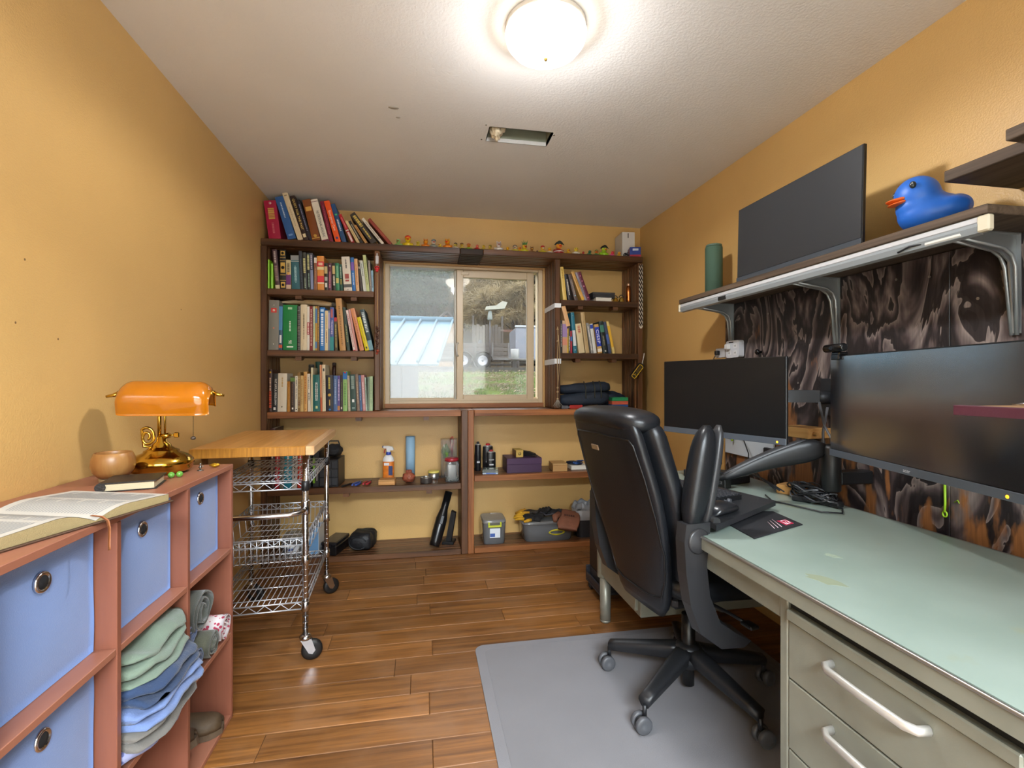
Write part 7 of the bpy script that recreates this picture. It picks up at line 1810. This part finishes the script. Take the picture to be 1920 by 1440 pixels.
# ---- ceiling light
cl = thing('ceiling_light', 'round frosted dome ceiling light, switched on', 'ceiling light', (.425, 1.655, ZC))
MB().lathe([(.135, -.0005), (.140, -.004), (.140, -.018), (.132, -.022)], (0, 0, 0), 40).build('base_ring', mat('ring_white', 'd8d4cc', .35), cl)
dome = MB().lathe([(.138, -.0225), (.142, -.035), (.136, -.058), (.118, -.080), (.088, -.097), (.050, -.107), (.015, -.110), (0.001, -.110)], (0, 0, 0), 40)
dome.build('glass_dome', emit('lit_dome', 'fff6ea', LAMP_GLOW), cl)
MB().lathe([(.006, -.1102), (.008, -.116), (.005, -.124), (.001, -.126)], (0, 0, 0), 14).build('finial', mat('finial_brass', 'b89858', .3, .9), cl)
for (kind_, watt_, z_) in (('SPOT', LAMP_WATT * .72, -.135), ('POINT', LAMP_WATT * .30, -.118)):
    ld = bpy.data.lights.new('lamp_light', kind_); ld.energy = watt_; ld.shadow_soft_size = .06; ld.color = (.97, .98, 1.0)
    if kind_ == 'SPOT': ld.spot_size = R(176); ld.spot_blend = .25
    lo = bpy.data.objects.new('lamp_light', ld); COL.objects.link(lo); lo.parent = cl; lo.location = (0, 0, z_)

# ================================================================== outside the window
def gz(y):
    pts = [(3.0, -.35), (4.6, -.30), (6.0, .25), (8.0, .82), (11, 1.15), (15, 1.46), (16.2, 1.50), (16.5, 1.62), (24, 1.75), (30, 2.6), (45, 8.0), (75, 24.0), (110, 44.0)]
    for (a, b), (c, d) in zip(pts, pts[1:]):
        if y <= c: return b + (d - b) * max(0, (y - a)) / (c - a)
    return pts[-1][1]
def turf_mat():
    m, nt, b_ = _new('turf'); N, L = nt.nodes.new, nt.links.new
    tc = N('ShaderNodeTexCoord')
    n = N('ShaderNodeTexNoise'); n.inputs['Scale'].default_value = 1.1; n.inputs['Detail'].default_value = 8; n.inputs['Roughness'].default_value = .65; L(tc.outputs['Object'], n.inputs['Vector'])
    r = N('ShaderNodeValToRGB'); e = r.color_ramp.elements; e[0].position = .32; e[0].color = hexc('3c3126'); e[1].position = .72; e[1].color = hexc('4c5722')
    k = e.new(.45); k.color = hexc('453e26'); k = e.new(.55); k.color = hexc('3c4a1a'); L(n.outputs['Fac'], r.inputs['Fac'])
    n2 = N('ShaderNodeTexNoise'); n2.inputs['Scale'].default_value = 16; n2.inputs['Detail'].default_value = 5; L(tc.outputs['Object'], n2.inputs['Vector'])
    mx = N('ShaderNodeMixRGB'); mx.blend_type = 'OVERLAY'; mx.inputs['Fac'].default_value = .7; L(r.outputs['Color'], mx.inputs['Color1']); L(n2.outputs['Fac'], mx.inputs['Color2'])
    L(mx.outputs[0], b_.inputs['Base Color']); b_.inputs['Roughness'].default_value = 1.0; b_.inputs['Specular IOR Level'].default_value = .1
    bn = N('ShaderNodeBump'); bn.inputs['Strength'].default_value = .8; bn.inputs['Distance'].default_value = .08; L(n2.outputs['Fac'], bn.inputs['Height']); L(bn.outputs['Normal'], b_.inputs['Normal'])
    return m
ys = [3.9, 4.6, 5.3, 6, 7, 8, 9.5, 11, 13, 15, 16.15, 16.2, 16.5, 18, 21, 24, 27, 30, 34, 38, 45, 55, 65, 75, 90, 110]
b = MB(); xs = [-60 + 4 * i for i in range(36)]
vs = [(x, y, gz(y) + (.25 * noise.noise(Vector((x * .3, y * .3, 0))) * min(1, max(0, (y - 17) / 8)) if y > 17 else .04 * noise.noise(Vector((x, y, 0))))) for y in ys for x in xs]; n = len(xs)
q_ = ys.index(24)
for (nm, j0, j1, mm_) in (('ground_outside', 0, q_, turf_mat()), ('ground_hillside', q_, len(ys) - 1, mat('forest_floor', '3a3224', 1.0, bump=.8, bscale=2, var=.4, vscale=.6, spec=.1))):
    b = MB(); b.add(vs, [(j * n + i, j * n + i + 1, (j + 1) * n + i + 1, (j + 1) * n + i) for j in range(j0, j1) for i in range(n - 1)], True); struct(b.build(nm, mm_))
struct(MB().box(-60, XL - .1, YN - .1, 3.9, -.50, -.36).build('ground_yard', mat('yard_gravel', '8f8a80', .9)))
struct(MB().box(XR + .1, 80, YN - .1, 3.9, -.50, -.36).build('ground_yard', mat('yard_gravel', '8f8a80', .9)))
# tufts of grass and fallen leaves on the near bank
b = MB(); rr = random.Random(2)
for k in range(5200):
    y = 6.5 + 9.3 * rr.random() ** 1.3; x = y * rr.uniform(-.10, .33)
    if noise.noise(Vector((x * .9, y * .9, 3))) < -.12: continue
    z = gz(y); h_ = rr.uniform(.04, .11); a = rr.uniform(0, 6.28); w = .012
    b.add([(x - w * math.cos(a), y - w * math.sin(a), z - .02), (x + w * math.cos(a), y + w * math.sin(a), z - .02), (x + rr.uniform(-.05, .05), y + rr.uniform(-.05, .05), z + h_)], [(0, 1, 2)])
o = b.build('grass_tufts', mat('grass_blade', '47541f', .9, var=.35, vscale=1.5)); tag(o, 'short green grass growing on the bank outside the window', 'grass', kind='stuff')
b = MB()
for k in range(700):
    y = 6.5 + 9.0 * rr.random(); x = y * rr.uniform(-.08, .33); z = gz(y) + .05; s = rr.uniform(.02, .05); a = rr.uniform(0, 6.28)
    b.add([(x - s, y, z), (x, y - s, z + .02), (x + s, y, z + rr.uniform(0, .05)), (x, y + s, z + .03)], [(0, 1, 2, 3)])
o = b.build('fallen_leaves', mat('dead_leaf', '665440', .9, var=.3, vscale=3)); tag(o, 'pale dead leaves scattered over the grassy bank', 'leaves', kind='stuff')
o = MB().box(-12, 26, 16.15, 16.45, 1.30, 1.66).build('kerb_outside', mat('stone_edge', '2c2a26', .9, bump=.5, bscale=12, var=.3, vscale=3)); struct(o)

# blue metal-roofed shed
shd = thing('garden_shed', 'grey board shed with a pale blue standing-seam metal roof', 'shed', (-1.1, 7.0, -.3), R(0))
roof_m = mat('blue_metal_roof', '3f6576', .7, .0, var=.05, vscale=2)
E0, E1, G0, G1 = Vector((-1.9, -1.0, 1.69)), Vector((1.30, -1.0, 1.69)), Vector((-1.7, 1.0, 2.45)), Vector((1.60, 1.0, 2.45))
def rp(u, v): return (E0.lerp(E1, u)).lerp(G0.lerp(G1, u), v)
for i in range(13):
    u0, u1 = i / 13 + .002, (i + 1) / 13 - .002
    b = MB(); p = [rp(u0, 0), rp(u1, 0), rp(u1, 1), rp(u0, 1)]; up_ = Vector((0, -.15, .35)) * .06
    b.add([*p, *[q + up_ for q in p]], [(3, 2, 1, 0), (4, 5, 6, 7), (0, 1, 5, 4), (1, 2, 6, 5), (2, 3, 7, 6), (3, 0, 4, 7)])
    s = [rp(u1, 0) + up_, rp(u1, 1) + up_]; b.tube([q + Vector((0, -.01, .03)) for q in s], .018, 6)
    b.build('roof_sheet', roof_m, shd)
b = MB(); b.tube([G0 + Vector((0, .02, .05)), G1 + Vector((0, .02, .05))], .05, 8); b.build('ridge_cap', roof_m, shd)
sm = mat('shed_board_grey', '3e4044', .8, bump=.3, bscale=20, var=.1, vscale=4)
for i in range(13): MB().box(-1.6 + i * .205, -1.6 + i * .205 + .198, -.85, -.82, 0, 1.72, .004).build('wall_board', sm, shd)
for i in range(9): MB().box(1.00, 1.03, -.81 + i * .195, -.81 + i * .195 + .188, 0, 1.72 + .075 * i, .004).build('wall_board', sm, shd)
MB().box(-1.55, .98, -.80, .85, 0, 1.65).build('shell', mat('shed_dark', '5a5c60', .9), shd)
# far brown barn gable
bn_ = thing('brown_barn', 'small brown board barn on the slope behind the blue roof', 'barn', (1.10, 26.0, gz(26) - .1), R(8))
bn_.scale = (.48, .6, 1.0)
bm = mat('barn_board', '7a6248', .85, bump=.3, bscale=8, var=.15)
for i in range(10):
    x = -1.5 + i * .32; h_ = 1.9 + .75 * (1 - abs(x + .16) / 1.6)
    MB().box(x, x + .305, -1.5, -1.45, 0, h_, .006).build('wall_board', bm, bn_)
MB().box(-1.45, 1.6, -1.44, 1.5, 0, 1.9).build('shell', bm, bn_)
for s in (-1, 1):
    b = MB(); b.prism([(.05, 2.75), (s * 1.95, 1.80), (s * 1.95, 1.90), (.05, 2.86)][::(1 if s < 0 else -1)], -1.75, 1.6, 1); b.build('roof_slope', mat('barn_roof', '3a322c', .8), bn_)
# utility trailer
TY = 18.0
tr = thing('utility_trailer', 'wooden-sided flatbed utility trailer with white spoked wheels', 'trailer', (1.50, TY, gz(TY) - .02), R(-2))
tw = wood('trailer_board', '332e2a', '4e4842', 0, 5, rough=.85, stretch=.06, bump=.3, tint=.15)
tsteel = mat('trailer_steel', '4a4845', .6, .2, var=.15, vscale=3)
MB().box(-.85, 1.6, -.85, .85, .40, .46, .005).build('bed', tw, tr)
for side in (-.87, .85):
    for i in range(3): MB().box(-.85, 1.6, side, side + .025, .475 + i * .15, .475 + i * .15 + .13, .004).build('side_board', tw, tr)
for x in (-.83, -.25, .35, .95, 1.53): MB().box(x, x + .06, -.905, -.872, .34, .93, .004).build('stake', tsteel, tr)
MB().box(-.88, 1.62, -.90, -.82, .32, .40, .006).build('frame_rail', tsteel, tr); MB().box(-.88, 1.62, .82, .90, .32, .40, .006).build('frame_rail', tsteel, tr)
b = MB(); b.tube([(1.6, -.7, .36), (2.7, 0, .36)], .05, 8); b.tube([(1.6, .7, .36), (2.7, 0, .36)], .05, 8); b.tube([(2.6, 0, .36), (3.2, 0, .36)], .055, 8); b.build('tongue', tsteel, tr)
b = MB(); b.tube([(2.0, -.25, .02), (2.0, -.25, .36)], .045, 8); b.box(1.9, 2.1, -.35, -.15, 0, .04); b.build('jack_stand', mat('jack_dark', '2c2a28', .7), tr)
tyre = mat('tyre_black', '151516', .8); rim = mat('rim_white', '7c7c80', .4)
for (wx, wy) in ((.62, -1.0), (-.06, -1.0), (.62, 1.0), (-.06, 1.0)):
    w = node('wheel', tr, (wx, wy, .285), (R(90), 0, 0)); w.scale = (.84, .84, .84)
    MB().lathe([(.19, -.09), (.30, -.10), (.335, -.07), (.34, 0), (.335, .07), (.30, .10), (.19, .09), (.19, -.09)], (0, 0, 0), 36).build('tyre', tyre, w)
    b = MB(); b.lathe([(.205, .085), (.21, .095), (.18, .10), (.165, .06), (.06, .055), (.05, .085), (0, .085)], (0, 0, 0), 32)
    b.build('rim', rim, w)
    for k in range(8):
        a = 2 * math.pi * k / 8; MB().lathe([(0, .0625), (.032, .0625), (.032, .066), (0, .066)], (.118 * math.cos(a), .118 * math.sin(a), 0), 10).build('rim_hole', mat('hole_dark', '1c1c1e', .8), w)
    MB().lathe([(0, .085), (.035, .086), (.03, .11), (0, .112)], (0, 0, 0), 14).build('hub_cap', mat('hub_grey', '6a6c70', .4, .5), w)
for wx in (.62, -.06):
    b = MB(); b.grid(lambda u, v: (wx + .345 * math.cos(math.pi * u), -1.12 + .24 * v, .29 + .345 * math.sin(math.pi * u) * (.92)), 18, 2, thick=.02); b.build('fender', tsteel, tr)
# enclosed white cargo trailer
ct = thing('cargo_trailer', 'white enclosed box trailer parked behind the utility trailer', 'trailer', (4.55, 19.4, gz(19.4) - .05), R(-3))
cw = mat('trailer_white', '5c5f66', .4, .1, var=.04)
MB().box(-.95, 2.6, -1.0, 1.0, .30, 1.66, .05).build('box_body', cw, ct)
b = MB(); b.box(-.98, 2.6, -1.02, -.92, 1.64, 1.72, .02); b.build('roof_rail', mat('roof_white', '84878a', .4), ct)
for x in (-.55, -.05, .45, .95): MB().box(x, x + .02, -1.006, -1.0, .36, 1.6).build('seam', mat('seam_grey', '484b50', .5), ct)
MB().box(-2.0, 2.5, -.08, .08, .20, .28, .01).build('chassis', mat('chassis_dark', '24221f', .7), ct)
b = MB(); b.tube([(-1.6, 0, -.02), (-1.6, 0, .25)], .03, 8); b.build('jack', mat('jack_pale', '6a675c', .5), ct)
for sx in (.8,): 
    w = node('wheel', ct, (sx, -1.03, .34), (R(90), 0, 0)); MB().lathe([(.0, -.09), (.30, -.10), (.34, 0), (.30, .10), (.2, .09), (0, .06)], (0, 0, 0), 28).build('tyre', tyre, w)
wj = thing('white_barrel', 'white plastic barrel standing on the trailer tongue', 'barrel', (4.30, 18.6, gz(18.6) + .44))
wj.location = (3.47, 18.2, gz(18.2))
wj.scale = (.75, .75, .75)
MB().lathe([(.20, .40), (.22, .42), (.22, .98), (.20, 1.02), (.19, 1.02)], (0, 0, 0), 20).build('drum', mat('barrel_white', '7e7e7a', .4), wj)
MB().box(-.16, .16, -.16, .16, 0, .398, .01).build('stand_block', mat('chassis_dark', '24221f', .7), wj)
# lamp post with bird feeder
ps = thing('bird_feeder', 'tall dark pole with a white feeder and roof on top', 'feeder', (2.33, 16.85, 1.60))
MB().tube([(0, 0, 0), (0, 0, 1.95)], .025, 8).build('pole', mat('pole_dark', '2c2a2c', .6), ps)
b = MB(); b.lathe([(.08, 1.72), (.09, 1.75), (.06, 2.02), (.04, 2.05)], (0, 0, 0), 14); b.build('tube', mat('feeder_grey', '5c625c', .5), ps)
b = MB(); b.prism([(-.16, 2.06), (.50, 2.12), (.60, 2.34), (.42, 2.38), (.20, 2.22), (-.14, 2.18)], -.12, .12, 1); b.build('head', mat('feeder_white', '7c7a6c', .5), ps)
# grey board fence panel
fp = thing('board_fence', 'weathered grey board fence panel behind the trailer', 'fence', (2.95, 22.5, gz(22.5)))
fm = wood('fence_board', '3a3530', '575048', 2, 5, rough=.9, tint=.2)
for i in range(9): MB().box(-.62 + i * .145, -.62 + i * .145 + .13, -.015, .015, .4, 2.05 + .06 * math.sin(i * 2.1), .004).build('board', fm, fp)
for x in (-.66, .70): MB().box(x, x + .09, .02, .11, 0, 2.5, .006).build('post', fm, fp)
for z in (.9, 1.8): MB().box(-.66, .8, .018, .06, z, z + .09, .004).build('rail', fm, fp)
rf = thing('rail_fence', 'long reddish rail fence running along the slope', 'fence', (5.3, 25.0, gz(25) + .35))
for x in (-2.4, 0, 2.4): MB().box(x, x + .12, -.06, .06, 0, 1.75, .006).build('post', fm, rf)
MB().box(-2.6, 2.8, -.09, -.06, 1.5, 1.62, .006).build('rail', mat('rail_red', '4c2f24', .8), rf); MB().box(-2.6, 2.8, -.09, -.06, .8, .92, .006).build('rail', fm, rf)
gl = thing('dark_post', 'short dark stake standing in the trailer bed', 'post', (2.05, 17.9, gz(TY) + .45))
MB().tube([(0, 0, 0), (.03, 0, .45), (.08, 0, .62)], [.09, .08, .04], 8).build('stake', mat('stake_dark', '2c2c2e', .7), gl)

# trees
def bare_tree(name, label, loc, H, seed, col, spread=1.0, twigs=True, depth=6):
    t = thing(name, label, 'tree', loc, group='trees on the slope')
    rr = random.Random(seed); bb = MB(); tw_ = MB()
    def grow(p, d, L_, r, lev):
        if lev == 0:
            for k in range(18):
                q = p; dd = (d + Vector((rr.uniform(-1, 1), rr.uniform(-1, 1), rr.uniform(-.8, .8))) * .9).normalized()
                e = q + dd * L_ * rr.uniform(.8, 2.0); e2 = e + (dd + Vector((rr.uniform(-1, 1), rr.uniform(-1, 1), rr.uniform(-1.2, .2)))) .normalized() * L_ * 1.1
                w = .015
                tw_.tube([q, e, e2], [w, w * .7, w * .3], 3, cap=False)
            return
        n_ = 3; pts = [p]; dd = d
        for k in range(n_):
            dd = (dd + Vector((rr.uniform(-1, 1), rr.uniform(-1, 1), rr.uniform(-.5, .6))) * .22).normalized(); pts.append(pts[-1] + dd * L_ / n_)
        bb.tube(pts, [r * (1 - .35 * k / n_) for k in range(n_ + 1)], 7 if lev > 2 else 4, cap=False)
        for k in range(3 if lev > 1 else 4):
            nd = (dd + Vector((rr.uniform(-1, 1) * spread, rr.uniform(-1, 1) * spread, rr.uniform(-.35, .5))) * .95).normalized()
            grow(pts[-1] if k < 2 else pts[2], nd, L_ * rr.uniform(.62, .82), r * .6, lev - 1)
    grow(Vector((0, 0, -.3)), Vector((.05, 0, 1)), H * .30, H * .026, depth)
    bb.build('trunk', mat('bark_' + col, col, .9, bump=.5, bscale=6, var=.25, vscale=2), t)
    tw_.build('twigs', mat('twig_' + col, '7c6c4c', .9, var=.3, vscale=1), t)['kind'] = 'stuff'
    return t
bare_tree('oak_tree', 'bare spreading oak with pale lichen twigs behind the cargo trailer', (5.35, 27.0, gz(27)), 6.6, 11, '332e28', 1.15)
bare_tree('oak_tree', 'bare oak further back with tangled tan twigs', (4.2, 33.0, gz(33)), 8.0, 23, '332c24', 1.2)
bare_tree('oak_tree', 'small bare tree far behind the board fence', (7.6, 38.0, gz(38)), 9.0, 31, '332c24', 1.2)
bare_tree('oak_tree', 'bare tree with dense tan twigs above the bird feeder', (4.1, 29.0, gz(29)), 6.4, 47, '332c24', .85)
def crown_mesh(seed, c, n_=11000, conifer=False):
    rr = random.Random(seed); b = MB()
    for k in range(n_):
        if conifer:
            z = rr.random(); r_ = (1 - z) * .42 * math.sqrt(rr.uniform(.4, 1)); a = rr.uniform(0, 6.28); p = Vector((r_ * math.cos(a), r_ * math.sin(a), .12 + z * .88))
        else:
            q = Vector((rr.gauss(0, 1), rr.gauss(0, 1), rr.gauss(0, 1))).normalized(); k1 = rr.uniform(.6, 1.0) * (1 + .35 * noise.noise(q * 2.5 + Vector((seed, 0, 0)))); p = Vector((q.x * .5 * k1, q.y * .5 * k1, .58 + q.z * .42 * k1))
        s = rr.uniform(.006, .017); u = Vector((rr.uniform(-1, 1), rr.uniform(-1, 1), rr.uniform(-1, 1))).normalized() * s; w = Vector((rr.uniform(-1, 1), rr.uniform(-1, 1), rr.uniform(-1, 1))).normalized() * s
        b.add([p - u, p + w, p + u, p - w], [(0, 1, 2, 3)])
    return b.mesh('crown', mat('leaf_' + c, c, .9, var=.35, vscale=3))
kinds = [(crown_mesh(1, '34422a'), 'dark green rounded evergreen'), (crown_mesh(2, '38442a', 12000, True), 'tall pointed conifer'), (crown_mesh(3, '5a503a'), 'olive brown rounded tree'), (crown_mesh(4, '283420', 12000, True), 'very dark pointed conifer')]
trunk_me = MB().tube([(0, 0, -.05), (0, 0, .5)], [.03, .02], 8).mesh('trunk', mat('far_trunk', '241f1a', .9))
rr = random.Random(77); cnt = {}
PLACES = []
for row_y, n_ in ((32, 5), (40, 6), (50, 6), (63, 7)):
    for i in range(n_):
        x = row_y * (-.30 + .72 * (i + rr.uniform(-.25, .25)) / (n_ - 1))
        PLACES.append((x, row_y + rr.uniform(-2, 2), row_y))
for i, (x, y, ry) in enumerate(PLACES):
    if 0.08 < x / y < .36 and y < 46: continue
    k = rr.choice((0, 0, 1, 2, 3)); me, ds = kinds[k]; cnt[ds] = cnt.get(ds, 0) + 1
    s = rr.uniform(6, 9) if k in (0, 2) else rr.uniform(9, 13)
    t = thing('hill_tree', '%s %s beyond the sheds and trailers' % (ds, {32: 'at the foot of the hillside', 40: 'low on the hillside', 50: 'half way up the hillside', 63: 'near the top of the hillside'}[ry]), 'tree', (x, y, gz(y) - .4), rr.uniform(0, 6), 'hillside trees: %s %s' % (ds, {32: 'at the foot', 40: 'low down', 50: 'half way up', 63: 'near the top'}[ry]))
    t.scale = (s * rr.uniform(.9, 1.2), s, s * rr.uniform(.85, 1.1))
    obj('crown', me, t); obj('trunk', trunk_me, t)
